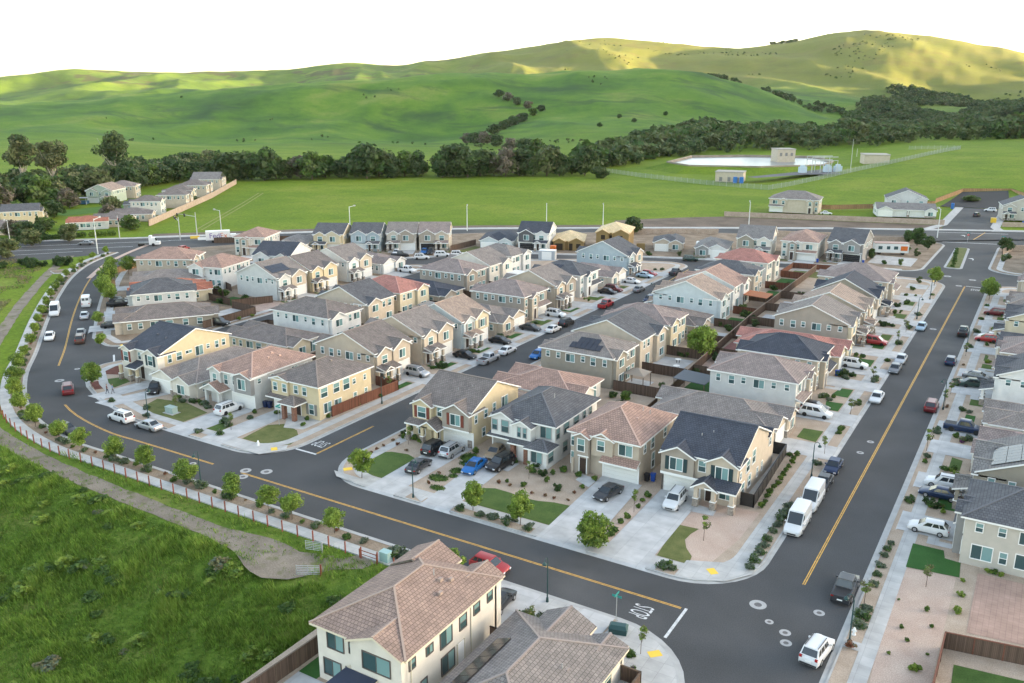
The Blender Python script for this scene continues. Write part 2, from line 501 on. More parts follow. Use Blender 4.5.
def grow(az):
    i = int(np.clip(np.searchsorted(AZS, az) - 1, 0, len(AZS) - 2))
    # cubic across the bearings
    j0 = max(i - 1, 0); j3 = min(i + 2, len(AZS) - 1)
    h = AZS[i + 1] - AZS[i]; t = min(1., max(0., (az - AZS[i]) / h))
    m0 = (ZT[i + 1] - ZT[j0]) / max(AZS[i + 1] - AZS[j0], 1e-6) * h
    m1 = (ZT[j3] - ZT[i]) / max(AZS[j3] - AZS[i], 1e-6) * h
    return ZT[i] * (1 + 2 * t) * (1 - t) ** 2 + m0 * t * (1 - t) ** 2 + ZT[i + 1] * t * t * (3 - 2 * t) + m1 * t * t * (t - 1)
def terrain_z(X, Y, row=None):
    r = math.hypot(X, Y)
    az = math.degrees(math.atan2(X, Y)) + 31.2593
    if az > 180: az -= 360
    z = float(pchip(np.array(r), RR, grow(az) if row is None else row))
    if r > 600:
        k = sm(620, 1500, r)
        n = mnoise.ridged_multi_fractal(Vector((X / 460., Y / 460., 3.1)), .9, 2.1, 5, .85, 1.9)
        n2 = mnoise.fractal(Vector((X / 140., Y / 140., 9.)), 1., 2., 4)
        cl, sl_ = math.cos(YAW), math.sin(YAW)
        lat, dep = X * cl + Y * sl_, -X * sl_ + Y * cl
        wx = 70. * mnoise.noise(Vector((lat / 420., dep / 420., 7.)))
        rg = mnoise.ridged_multi_fractal(Vector(((lat + wx + dep * .12) / 300., dep / 1000., 5.3)), .95, 2.2, 4, .9, 2.)
        kk = sm(780, 1250, r) * (1 - .75 * sm(3000, 3300, r))
        z += kk * (rg - 1.2) * (13. + 8. * sm(2100, 2800, r))
        z += k * ((n - 1.15) * (9. + 7. * sm(2300, 3100, r) - 8. * sm(3000, 3300, r)) + n2 * (4. - 2. * sm(2900, 3300, r)))
    elif r < 430:
        # the drainage bank below the trail, bottom left of the town
        d = sm(61.5, 44., Y) * sm(-46., -58., X) if Y < 62 else 0.
        if d: z -= d * 4.2
        if Y < 70 and X < -46:
            z += (1 - d) * 0 + .25 * mnoise.fractal(Vector((X / 6., Y / 6., 2.)), 1., 2., 3) * sm(-44, -56, X) * sm(61, 55, Y)
    return z - .03
azs = np.concatenate([np.linspace(-150, -36, 40, endpoint=False), np.linspace(-36, 36, 460, endpoint=False), np.linspace(36, 62, 120, endpoint=False), np.linspace(62, 110, 50, endpoint=False), np.linspace(110, 150, 12)])
rs = np.concatenate([np.linspace(8, 44, 8, endpoint=False), np.linspace(44, 200, 120, endpoint=False), np.exp(np.linspace(math.log(200), math.log(7000), 190))])
v = []; f = []
for az in azs:
    row = grow(az); a = R(az) - YAW
    for r in rs:
        X = math.sin(a) * r; Y = math.cos(a) * r
        v.append((X, Y, terrain_z(X, Y, row)))
nr = len(rs)
for i in range(len(azs) - 1):
    for j in range(nr - 1):
        p = i * nr + j
        f.append((p, p + 1, p + nr + 1, p + nr))
me = bpy.data.meshes.new('terrain'); me.from_pydata(v, [], f)
me.polygons.foreach_set('use_smooth', np.ones(len(f), dtype=bool)); me.update()
if me.polygons[0].normal.z < 0: me.flip_normals()

m, nt, b = new_mat('pasture')
tc = nt.nodes.new('ShaderNodeTexCoord')
def NZ(scale, detail=6, stretch=None, rough=.55):
    n = nt.nodes.new('ShaderNodeTexNoise'); n.inputs['Scale'].default_value = scale; n.inputs['Detail'].default_value = detail; n.inputs['Roughness'].default_value = rough
    nt.links.new(tc.outputs['Object'], n.inputs['Vector']); return n.outputs['Fac']
def RAMP(fac, stops):
    r = nt.nodes.new('ShaderNodeValToRGB'); e = r.color_ramp.elements
    while len(e) < len(stops): e.new(.5)
    for k, (p, c) in enumerate(stops): e[k].position = p; e[k].color = (*c, 1)
    nt.links.new(fac, r.inputs['Fac']); return r.outputs['Color']
def MIX(fac, a, c, bl='MIX'):
    x = nt.nodes.new('ShaderNodeMix'); x.data_type = 'RGBA'; x.blend_type = bl
    for sock, val in ((x.inputs['Factor'], fac), (x.inputs['A'], a), (x.inputs['B'], c)):
        if hasattr(val, 'is_output'): nt.links.new(val, sock)
        else: sock.default_value = val if not hasattr(val, '__len__') else (*val, 1)
    return x.outputs['Result']
def RNG(v0, a, c, d=0., e=1.):
    x = nt.nodes.new('ShaderNodeMapRange'); x.interpolation_type = 'SMOOTHSTEP'
    for k, q in zip(('From Min', 'From Max', 'To Min', 'To Max'), (a, c, d, e)): x.inputs[k].default_value = q
    nt.links.new(v0, x.inputs['Value']); return x.outputs['Result']
ln = nt.nodes.new('ShaderNodeVectorMath'); ln.operation = 'LENGTH'; nt.links.new(tc.outputs['Object'], ln.inputs[0])
dist = ln.outputs['Value']
sx = nt.nodes.new('ShaderNodeSeparateXYZ'); nt.links.new(tc.outputs['Object'], sx.inputs['Vector'])
field = RAMP(NZ(.02, 9, rough=.65), [(.3, (.085, .145, .010)), (.5, (.125, .185, .014)), (.7, (.18, .215, .028))])
field = MIX(RNG(NZ(.11, 8, rough=.7), .48, .66, 0., .4), field, (.06, .115, .012))
field = MIX(RNG(NZ(.035, 8, rough=.75), .55, .68, 0., .5), field, (.20, .21, .05))
bank = RAMP(NZ(.16, 8, rough=.65), [(.3, (.06, .11, .015)), (.5, (.105, .16, .022)), (.66, (.17, .19, .045))])
hill = RAMP(NZ(.0055, 10, rough=.68), [(.30, (.026, .060, .016)), (.44, (.056, .122, .018)), (.55, (.092, .168, .020)), (.68, (.17, .205, .045))])
mpg = nt.nodes.new('ShaderNodeMapping'); mpg.inputs['Rotation'].default_value = (0, 0, R(31)); mpg.inputs['Scale'].default_value = (.35, 1., 1.); nt.links.new(tc.outputs['Object'], mpg.inputs['Vector'])
sn = nt.nodes.new('ShaderNodeTexNoise'); sn.inputs['Scale'].default_value = .014; sn.inputs['Detail'].default_value = 9; sn.inputs['Roughness'].default_value = .68; sn.inputs['Distortion'].default_value = .6; nt.links.new(mpg.outputs['Vector'], sn.inputs['Vector'])
streak = RNG(sn.outputs['Fac'], .50, .66)
hill = MIX(MIX(1., streak, (.75, .75, .75), 'MULTIPLY'), hill, (.030, .062, .026))
scrub = RNG(NZ(.0065, 9, rough=.7), .55, .60)
scrub2 = MIX(1., scrub, RNG(dist, 2200., 2900., 0., .9), 'MULTIPLY')
hill = MIX(scrub2, hill, (.050, .052, .034))
dt = nt.nodes.new('ShaderNodeVectorMath'); dt.operation = 'DOT_PRODUCT'; dt.inputs[1].default_value = (math.cos(YAW), math.sin(YAW), 0); nt.links.new(tc.outputs['Object'], dt.inputs[0])
dry = MIX(1., RNG(dist, 1900., 2600., 0., .75), RNG(dt.outputs['Value'], -500., 200., .18, 1.), 'MULTIPLY')  # dry grass tone; golden sunlight on the far hills is put into it too
hill = MIX(dry, hill, MIX(NZ(.01, 8), (.085, .105, .026), (.23, .205, .05)))
c = MIX(RNG(dist, 640., 1250.), field, hill)
c = MIX(RNG(dist, 170., 115.), c, bank)
fine = RNG(NZ(.9, 5, rough=.7), .25, .75, .74, 1.26)
c = MIX(1., c, fine, 'MULTIPLY')
nt.links.new(c, b.inputs['Base Color']); b.inputs['Roughness'].default_value = .95; b.inputs['Specular IOR Level'].default_value = .1
bp = nt.nodes.new('ShaderNodeBump'); bp.inputs['Strength'].default_value = .6; bp.inputs['Distance'].default_value = .25
nt.links.new(NZ(1.6, 6, rough=.7), bp.inputs['Height']); nt.links.new(bp.outputs['Normal'], b.inputs['Normal'])
me.materials.append(m); MATS_PASTURE = m
tag(link('terrain', me), kind='structure')
# ------------------------------------------------------------------ streets, kerbs, pavements
def poly_obj(name, path, z, mat, kind='structure'):
    mb = MB(); mb.poly([(x, y, z) for x, y in path]); return tag(mb.build(name, mat), kind=kind)

OUTER_C = [(-60, 75.4), (-105, 75.4), (-119, 75.6), (-134, 79.2), (-150, 88.0), (-165, 99.3), (-188, 116.2), (-210, 133.5), (-226, 147.5), (-238, 161), (-246, 175)]
OUTER_C = spline(OUTER_C, 3.)
OKERB = offset(OUTER_C, -5.2)      # the curved road's far kerb is on its right when walking towards the arterial ... left of frame
OKERB_L = offset(OUTER_C, 5.2)
# heading goes -X, so 'left' of travel is -Y: OKERB_L is the outer (trail) side, OKERB the house side
OUT_SIDE, IN_SIDE = (OKERB_L, OKERB)
NK = [(-345, 140), (-300, 165), (-266, 196), (-222, 238), (-179, 272.5), (-135.6, 300.4), (-104, 319.6), (-69, 339.5), (-35, 356), (-8.6, 368), (70, 402)]
SK = [(-345, 106), (-300, 122), (-262, 142)]
# the asphalt under the whole town
asph = [(60, 20), (60, 398)] + [p for p in NK[::-1]] + SK + [tuple(p) for p in OUT_SIDE[::-1]] + [(-60, 69), (-40, 60), (-40, 20)]
poly_obj('road', asph, 0., ASPHALT)

WALKS = MB(); KERBS = MB(); GUT = MB()
def edge_strip(path, walk=None, closed=False, gutter=True, top=.14):
    ribbon(KERBS, path, 0, .2, top, 0, closed); skirt(KERBS, path, 0., -.02, top, 0, closed)
    if gutter: ribbon(GUT, path, -.5, 0., .008, 0, closed)
    if walk: ribbon(WALKS, path, walk[0], walk[1], .125, 0, closed)
def block(path, mat, walk=(1.6, 3.1), rad=7., name='yard_ground', closed=True):
    p = rounded(path, rad)
    poly_obj(name, p, .10, mat)
    edge_strip(p, walk, closed)
    return p
BLK_A = block([(-79.4, 80.5), (-21.4, 80.5), (-21.4, 260.2), (-43, 260.6), (-65, 256), (-79.4, 250.8)], GRAVEL, rad=[7.5, 8, 8, 3, 3, 6])
BLK_B = block([(-88.4, 80.5), (-88.4, 250.5), (-116, 240.5), (-138, 227.5), (-141.5, 222), (-141.5, 114), (-146.6, 102.5), (-148.4, 96.5), (-146.6, 91.6), (-139, 87), (-131.4, 83.9), (-118.2, 80.8), (-105, 80.6)], GRAVEL, rad=[7, 6, 2, 4, 3, 4, 3, 3, 3, 4, 4, 3, 2])
inn = [p for p in IN_SIDE if p[0] < -160]
BLK_C = block([(-150.5, 120), (-150.5, 212), (-167, 197), (-187, 179), (-208.5, 163.9), (-239, 178)] + [tuple(p) for p in inn[::-1] if p[0] > -236][0::3] + [(-157.5, 104.2), (-155, 109)], SOIL, rad=[6, 6, 2, 2, 0, 3] + [0] * len([p for p in inn[::-1] if p[0] > -236][0::3]) + [3, 3])
BLK_D = block([(-212.5, 165.9), (-212.5, 172), (-202, 181.5), (-179, 199.5), (-159, 219), (-140, 237), (-114.5, 248), (-89, 256.5), (-64.2, 264), (-43, 268.5), (-29.5, 270.5), (-28.8, 325), (-39, 330), (-64, 322), (-100, 309), (-131, 292), (-173, 265), (-215, 225), (-241, 184)], SOIL, walk=None,
              rad=[0, 3, 3, 3, 3, 3, 3, 3, 3, 3, 7, 6, 3, 3, 3, 3, 3, 3, 4])
ribbon(WALKS, [(-202, 181.5), (-179, 199.5), (-159, 219), (-140, 237), (-114.5, 248), (-89, 256.5), (-64.2, 264), (-43, 268.5), (-34, 270)], .2, 1.8, .125)
BLK_E = block([(60, 30), (60, 262), (-11.0, 262), (-11.0, 30)], GRAVEL, rad=[0, 0, 8, 0])
BLK_F = block([(60, 279), (60, 352), (-12.8, 330), (-12.8, 279)], SOIL, rad=[0, 0, 7, 8])
# near corner: the two houses at the bottom and the kerb that runs on as the outer footpath
south = [(-21.4, 20), (-21.4, 70.2), (-55, 70.2)]
sp = rounded([(-21.4, 20), (-21.4, 70.2), (-54.6, 70.2), (-54.6, 20)], [0, 9, 0, 0])
poly_obj('yard_ground', sp, .10, GRAVEL)
ks = [p for p in sp if not (p[0] < -54 and p[1] < 70)]
outp = [tuple(p) for p in OUT_SIDE if p[0] < -60.5]
ks = ks + [(-60, 70.2)] + outp
ks = [p for i, p in enumerate(ks) if i == 0 or (Vector(p) - Vector(ks[i - 1])).length > .05]
edge_strip(ks, None)
# parkway bed and footpath along the outside of the curve
PATHC = [(-54.6, 70.2), (-60, 70.2)] + outp
BED = MB(); ribbon(BED, PATHC, .2, 2.2, .11); tag(BED.build('planting_bed', SOIL), kind='structure')
ribbon(WALKS, PATHC, 2.0, 3.6, .125); skirt(WALKS, offset(PATHC, 3.6)[::-1], 0, -.1, .125)
FOOT = offset(PATHC, 3.9)          # the line of red posts
# pavements along the near corner
ribbon(WALKS, [(-33.9, 70.2), (-54.6, 70.2)], .2, 4.2, .125)
# north side of the arterial
nk = NK[2:]
edge_strip(nk, None); ribbon(WALKS, nk, .2, 3.0, .125); skirt(WALKS, offset(nk, 3.0)[::-1], 0, -.1, .125)
edge_strip(NK[:3], (0.2, 1.8)); edge_strip([p for p in SK[::-1]], None)
BED2 = MB(); ribbon(BED2, NK[2:6], 3.0, 9., .04); BED2.poly([(x, y, .045) for x, y in [(-104, 323.2), (-69, 343), (-34, 359.6), (-34, 371), (-75, 361), (-113, 351), (-128, 338), (-146, 318), (-139, 303)]]); tag(BED2.build('bare_earth', ground_mat('dark_earth', (.10, .075, .055), (.17, .13, .10), .12, fine=3.)), kind='structure')
# medians
def island(path, mat, rad=1.2):
    p = rounded(path, rad); poly_obj('median', p, .10, mat); edge_strip(p, None, True)
island([(-24.0, 281), (-20.0, 281), (-21.3, 320), (-24.6, 320)], LAWN2)
mi = offset(spline([(-222, 143), (-236, 158), (-246, 172), (-254, 186)], 3.), .6); mj = offset(spline([(-222, 143), (-236, 158), (-246, 172), (-254, 186)], 3.), -.9)
poly_obj('median', mi[::-1] + mj, .12, plain('pink_median_paving', (.46, .34, .28), .9, var=.1))
island([(-241, 143.5), (-236, 142), (-233, 147), (-238, 150)], SOIL)

# ---- painted markings
YEL = MB(); WM = MB()
def stripe(path, d, wd, mb=YEL, z=.006): ribbon(mb, path, d - wd / 2, d + wd / 2, z)
def dbl(path):
    stripe(path, -.10, .11); stripe(path, .10, .11)
cl = [(-26.0, 75.4), (-60, 75.4)] + [p for p in OUTER_C if p[0] < -60]
dbl([p for p in cl if p[0] > -88.5] + [(-88.6, 75.4)])
dbl([p for p in cl if -136.5 < p[0] < -94])
dbl([p for p in cl if -222 < p[0] < -153])
dbl([(-16.6, 86.2), (-16.6, 256)])
dbl([(-84.4, 85.5), (-84.4, 98)]); dbl([(-85.5, 222), (-86.5, 240)])
stripe([(-21.5, 340), (-19, 362)], 0, .3)
stripe([(-25.5, 69.9), (-25.5, 75.6)], 0, .3, WM)
stripe([(-88.2, 85.3), (-84.3, 85.3)], 0, .35, WM)
stripe([(-16.4, 256.5), (-11., 256.5)], 0, .35, WM)
stripe([(-148.3, 98.5), (-152.2, 101.2)], 0, .35, WM)
for a, c in (((-300, 150), (-255, 196)), ((-292, 146), (-256, 182)), ((-284, 140), (-262, 168)), ((-256, 196), (-228, 222))):
    stripe([a, c], 0, .3, WM)
stripe([(-172, 268), (-36, 342)], 0, .2, YEL); stripe([(-30, 330), (-14, 334)], 0, .5, WM); stripe([(-34, 352), (-12, 360)], 0, .5, WM)
tag(YEL.build('yellow_marking', YELT), kind='structure')
# lettering on the lanes: STOP, stretched along the direction of travel
def word(txt, x, y, rz, w, h):
    cu = bpy.data.curves.new('stop_lettering', 'FONT'); cu.body = txt; cu.size = 1.; cu.align_x = 'CENTER'; cu.align_y = 'CENTER'
    o = bpy.data.objects.new('stop_lettering', cu); COL.objects.link(o)
    dg = bpy.context.evaluated_depsgraph_get(); me = bpy.data.meshes.new_from_object(o.evaluated_get(dg))
    bpy.data.objects.remove(o)
    for vv in me.vertices:
        px, py = vv.co.x * w, vv.co.y * h
        c, s = math.cos(rz), math.sin(rz)
        vv.co = (x + px * c - py * s, y + px * s + py * c, .007)
    me.materials.clear(); me.materials.append(WHT)
    tag(link('lane_lettering', me), kind='structure')
word('STOP', -29.3, 72.8, R(-90), .95, 2.9)
word('STOP', -86.4, 88.6, R(180), .95, 2.9)
word('STOP', -13.8, 252.5, 0, .95, 2.9)
word('STOP', -149, 104, R(145), .95, 2.6)
# turn arrow on the far approach and painted covers round the manholes
for (x, y, s) in ((-18.2, 300, 1.), (-24.8, 348, 1.)):
    WM.poly([(x - .15, y - 2 * s, .006), (x + .15, y - 2 * s, .006), (x + .15, y + .4, .006), (x - .15, y + .4, .006)])
    WM.poly([(x - .2, y + 1.6, .006), (x - .2, y - .2, .006), (x - 1.6, y + .7, .006)])
tag(WM.build('white_marking', WHT), kind='structure')
def ring(mb, x, y, r0, r1, z, n=24):
    for k in range(n):
        a0, a1 = 2 * math.pi * k / n, 2 * math.pi * (k + 1) / n
        mb.poly([(x + r0 * math.cos(a0), y + r0 * math.sin(a0), z), (x + r1 * math.cos(a0), y + r1 * math.sin(a0), z), (x + r1 * math.cos(a1), y + r1 * math.sin(a1), z), (x + r0 * math.cos(a1), y + r0 * math.sin(a1), z)])
def disc(mb, x, y, r, z, n=24): mb.poly([(x + r * math.cos(2 * math.pi * k / n), y + r * math.sin(2 * math.pi * k / n), z) for k in range(n)])
MAN = [(-19.6, 80.0, .85), (-17.8, 77.6, .42), (-16.0, 76.6, .55), (-15.5, 75.0, .55), (-14.0, 81.7, .55), (-18.4, 126, .5), (-17.9, 131, .5), (-18.2, 205, .7), (-18.0, 256, .8), (-22.0, 268, 1.), (-15.6, 266, .9),
       (-85.9, 77.4, .8), (-88.6, 76.2, .75), (-87.4, 74.6, .7), (-96.6, 74.0, .5), (-143.6, 90.5, .9), (-146.4, 86.2, .8), (-150, 92, .5), (-87.6, 206, .7), (-95, 248, .7)]
CONCR = plain('pale_manhole_collar', (.36, .355, .345), .9, var=.1); IRON = plain('iron_cover', (.11, .10, .10), .6, var=.2)
for i, (x, y, r) in enumerate(MAN):
    e = thing('manhole_cover', f'iron manhole cover in a pale collar, {["in the near junction by the white hatchback", "by the stop line", "on the long right-hand street", "on the curve"][i % 4]}', 'manhole', (x, y, 0), group='manhole covers in the roadway')
    mb = MB(); ring(mb, 0, 0, r * .45, r, .009); mb.build('collar', CONCR, e)
    mb = MB(); disc(mb, 0, 0, r * .45, .010); mb.build('lid', IRON, e)
for (x, y, a) in ((-25.3, 66.9, 45), (-25.6, 83.6, -45), (-76.9, 83.6, 50), (-90.6, 83.4, -40), (-24.2, 258.6, 45), (-26.4, 277, 45), (-10.9, 260, -45), (-156.2, 106.2, 30), (-146.8, 93, 60)):
    mb = MB(); mb.box(-.6, .6, -.45, .45, .1, .136, 0, bottom=False); o = mb.build('tactile_pad', TACT); o.location = (x, y, .01); o.rotation_euler.z = R(a); tag(o, kind='structure')
# paved corners
PAD = MB()
def pad(path, z=.132): PAD.poly([(x, y, z) for x, y in path])
# ------------------------------------------------------------------ house builder
WALLC = {k: stucco('stucco_' + k, c) for k, c in dict(
    yellow=(.53, .44, .29), butter=(.53, .46, .33), cream=(.60, .56, .49), white=(.62, .61, .58), tan=(.42, .355, .28), taupe=(.31, .27, .225),
    brown=(.20, .165, .13), grey=(.45, .415, .36), pale_grey=(.50, .50, .48), blue_grey=(.33, .385, .41), pale_blue=(.48, .52, .52), stone_grey=(.26, .25, .24),
    olive=(.28, .25, .20), sand=(.47, .40, .315), green=(.36, .41, .33), charcoal=(.10, .10, .105)).items()}
ROOFC = {k: tiles('roof_tile_' + k, *c) for k, c in dict(
    navy=((.062, .068, .086), (.046, .052, .068)), slate=((.115, .115, .122), (.082, .083, .092)), grey=((.215, .20, .19), (.155, .147, .142)),
    brown=((.195, .165, .15), (.145, .124, .115)), greybrown=((.245, .212, .192), (.18, .158, .145)), tan=((.35, .265, .21), (.26, .20, .165)), pink=((.36, .235, .185), (.275, .18, .148)),
    red=((.40, .18, .145), (.31, .15, .125)), mauve=((.275, .22, .20), (.205, .166, .153)), terracotta=((.38, .14, .085), (.29, .11, .075)), pine=((.68, .52, .31), (.62, .47, .27))).items()}
CAPC = {k: plain('ridge_cap_' + k, tuple(min(.5, c * 1.25) for c in ROOFC_SRC), .8) for k, ROOFC_SRC in dict(
    navy=(.06, .065, .08), slate=(.10, .10, .11), grey=(.19, .18, .17), brown=(.19, .155, .135), greybrown=(.23, .19, .17), tan=(.33, .26, .21), pink=(.35, .24, .20), red=(.37, .19, .16),
    mauve=(.27, .205, .19), terracotta=(.36, .15, .1), pine=(.5, .37, .2)).items()}
TH = .14

def rect_roof(rb, x0, x1, y0, y1, h, kind, s, ov=.45, rake=.3, caps=True):
    """roof planes over a wall rectangle whose top is at h; rb gets tiles (0), boards (1) and ridge caps (2)"""
    cap = []
    if kind == 'hip':
        X0, X1, Y0, Y1 = x0 - ov, x1 + ov, y0 - ov, y1 + ov; e = h + TH - s * ov
        W, D = X1 - X0, Y1 - Y0
        if W >= D:
            k = D / 2; zr = e + s * k; a = (X0 + k, (Y0 + Y1) / 2, zr); b = (X1 - k, (Y0 + Y1) / 2, zr)
            A, B, Cc, Dd = (X0, Y0, e), (X1, Y0, e), (X1, Y1, e), (X0, Y1, e)
            rb.slab([A, B, b, a], TH, (0,)); rb.slab([Cc, Dd, a, b], TH, (0,)); rb.slab([B, Cc, b], TH, (0,)); rb.slab([Dd, A, a], TH, (0,))
            cap = [(a, b), (A, a), (Dd, a), (B, b), (Cc, b)]
        else:
            k = W / 2; zr = e + s * k; a = ((X0 + X1) / 2, Y0 + k, zr); b = ((X0 + X1) / 2, Y1 - k, zr)
            A, B, Cc, Dd = (X0, Y0, e), (X1, Y0, e), (X1, Y1, e), (X0, Y1, e)
            rb.slab([A, B, a], TH, (0,)); rb.slab([B, Cc, b, a], TH, (0,)); rb.slab([Cc, Dd, b], TH, (0,)); rb.slab([Dd, A, a, b], TH, (0,))
            cap = [(a, b), (A, a), (B, a), (Cc, b), (Dd, b)]
    elif kind == 'gx':   # ridge along x, gable ends left and right
        X0, X1, Y0, Y1 = x0 - rake, x1 + rake, y0 - ov, y1 + ov; e = h + TH - s * ov; zr = e + s * (Y1 - Y0) / 2; ym = (Y0 + Y1) / 2
        a, b = (X0, ym, zr), (X1, ym, zr)
        rb.slab([(X0, Y0, e), (X1, Y0, e), b, a], TH, (0, 1, 3)); rb.slab([(X1, Y1, e), (X0, Y1, e), a, b], TH, (0, 1, 3)); cap = [(a, b)]
    elif kind == 'gy':
        X0, X1, Y0, Y1 = x0 - ov, x1 + ov, y0 - rake, y1; e = h + TH - s * ov; zr = e + s * (X1 - X0) / 2; xm = (X0 + X1) / 2
        a, b = (xm, Y0, zr), (xm, Y1, zr)
        rb.slab([(X0, Y1, e), (X0, Y0, e), a, b], TH, (0, 1)); rb.slab([(X1, Y0, e), (X1, Y1, e), b, a], TH, (0, 3)); cap = [(a, b)]
    elif kind == 'gyb':  # gable showing at the back
        X0, X1, Y0, Y1 = x0 - ov, x1 + ov, y0, y1 + rake; e = h + TH - s * ov; zr = e + s * (X1 - X0) / 2; xm = (X0 + X1) / 2
        a, b = (xm, Y0, zr), (xm, Y1, zr)
        rb.slab([(X0, Y1, e), (X0, Y0, e), a, b], TH, (0, 3)); rb.slab([(X1, Y0, e), (X1, Y1, e), b, a], TH, (0, 1)); cap = [(a, b)]
    elif kind == 'shed':  # low at the front
        X0, X1, Y0 = x0 - .3, x1 + .3, y0 - .4; e = h + TH - s * .4
        z1 = e + s * (y1 - Y0)
        rb.slab([(X0, Y0, e), (X1, Y0, e), (X1, y1, z1), (X0, y1, z1)], TH, (0, 1, 3))
    elif kind == 'shedb':  # low at the back
        X0, X1, Y1 = x0 - .3, x1 + .3, y1 + .4; e = h + TH - s * .4
        z1 = e + s * (Y1 - y0)
        rb.slab([(X1, Y1, e), (X0, Y1, e), (X0, y0, z1), (X1, y0, z1)], TH, (0, 1, 3))
    elif kind == 'shedl':  # low at the left
        Y0, Y1, X0 = y0 - .3, y1 + .3, x0 - .4; e = h + TH - s * .4
        z1 = e + s * (x1 - X0)
        rb.slab([(X0, Y1, e), (X0, Y0, e), (x1, Y0, z1), (x1, Y1, z1)], TH, (0, 1, 3))
    elif kind == 'shedr':
        Y0, Y1, X1 = y0 - .3, y1 + .3, x1 + .4; e = h + TH - s * .4
        z1 = e + s * (X1 - x0)
        rb.slab([(X1, Y0, e), (X1, Y1, e), (x0, Y1, z1), (x0, Y0, z1)], TH, (0, 1, 3))
    elif kind == 'flat':
        rb.box(x0 - .3, x1 + .3, y0 - .3, y1 + .3, h, h + .2, 1)
    if caps:
        for p, q in cap:
            rb.bar(Vector(p) + Vector((0, 0, .02)), Vector(q) + Vector((0, 0, .02)), .2, .09, 2)

def wing_walls(wb, x0, x1, y0, y1, z0, h, kind, s, mat):
    wb.box(x0, x1, y0, y1, z0, h, mat, bottom=z0 > .1, top=False)
    if kind == 'gx':
        zp = h + s * (y1 - y0) / 2; ym = (y0 + y1) / 2
        wb.poly([(x1, y0, h), (x1, y1, h), (x1, ym, zp)], mat); wb.poly([(x0, y1, h), (x0, y0, h), (x0, ym, zp)], mat)
    elif kind == 'gy':
        zp = h + s * (x1 - x0) / 2; xm = (x0 + x1) / 2
        wb.poly([(x0, y0, h), (x1, y0, h), (xm, y0, zp)], mat)
    elif kind == 'gyb':
        zp = h + s * (x1 - x0) / 2; xm = (x0 + x1) / 2
        wb.poly([(x1, y1, h), (x0, y1, h), (xm, y1, zp)], mat)
    elif kind in ('shed', 'shedb', 'shedl', 'shedr'):
        if kind == 'shed':
            t = s * (y1 - y0)
            wb.poly([(x0, y1, h), (x0, y0, h), (x0, y1, h + t)], mat); wb.poly([(x1, y0, h), (x1, y1, h), (x1, y1, h + t)], mat)
        if kind == 'shedb':
            t = s * (y1 - y0)
            wb.poly([(x0, y0, h), (x0, y0, h + t), (x0, y1, h)], mat); wb.poly([(x1, y1, h), (x1, y0, h + t), (x1, y0, h)], mat)

WINC = {}
def window_mesh(w, h, fm, lod):
    """a sliding window: dark sash and a sash with its blind down, and the frame that stands proud of the wall (local: faces -y)"""
    key = (round(w, 2), round(h, 2), fm.name, lod)
    if key in WINC: return WINC[key]
    p = MB(); f = MB()
    t = .09
    if w > h * 1.15 or w > 1.5:
        p.poly([(-w / 2, -.02, 0), (0, -.02, 0), (0, -.02, h), (-w / 2, -.02, h)], 0); p.poly([(0, -.02, 0), (w / 2, -.02, 0), (w / 2, -.02, h), (0, -.02, h)], 1)
        f.box(-.03, .03, -.05, -.021, 0, h)
    else:
        p.poly([(-w / 2, -.02, 0), (w / 2, -.02, 0), (w / 2, -.02, h * .5), (-w / 2, -.02, h * .5)], 0); p.poly([(-w / 2, -.02, h * .5), (w / 2, -.02, h * .5), (w / 2, -.02, h), (-w / 2, -.02, h)], 1)
        f.box(-w / 2, w / 2, -.05, -.021, h * .5 - .03, h * .5 + .03)
    f.box(-w / 2 - t, -w / 2, -.08, 0, -t, h + t); f.box(w / 2, w / 2 + t, -.08, 0, -t, h + t)
    f.box(-w / 2, w / 2, -.08, 0, h, h + t); f.box(-w / 2, w / 2, -.10, 0, -t, 0)
    if lod:
        for poly, mm in zip(f.f, f.m):
            p.poly([f.v[i] for i in poly], 2)
        WINC[key] = (p.mesh('window', [GLASSD, GLASSL, fm]), None)
    else:
        WINC[key] = (p.mesh('window', [GLASSD, GLASSL]), f.mesh('frame', [fm]))
    return WINC[key]
SHUT = {}
GAR = {}
def garage_mesh(w, dm, tm):
    key = (w, dm.name, tm.name)
    if key in GAR: return GAR[key]
    d = MB(); h = 2.2
    for k in range(4):
        z0 = k * h / 4; d.box(-w / 2, w / 2, -.03, .02, z0 + .015, z0 + h / 4 - .01)
        n = 4
        for j in range(n):
            a = -w / 2 + w * (j + .12) / n; c = -w / 2 + w * (j + .88) / n
            d.box(a, c, -.045, -.03, z0 + .1, z0 + h / 4 - .1)
    f = MB(); t = .18
    f.box(-w / 2 - t, -w / 2, -.09, 0, 0, h + t); f.box(w / 2, w / 2 + t, -.09, 0, 0, h + t); f.box(-w / 2, w / 2, -.09, 0, h, h + t)
    GAR[key] = (d.mesh('garage_door', [dm]), f.mesh('frame', [tm])); return GAR[key]
FACE_RZ = {'F': 0, 'R': R(90), 'B': R(180), 'L': R(-90)}
DRIVE = MB(); WALKWAY = MB(); LAWNS = {}
def lawn(path, mat=None, z=.122):
    mat = mat or LAWN
    LAWNS.setdefault(mat.name, (mat, MB()))[1].poly([(x, y, z) for x, y in path])
HOUSES = {}

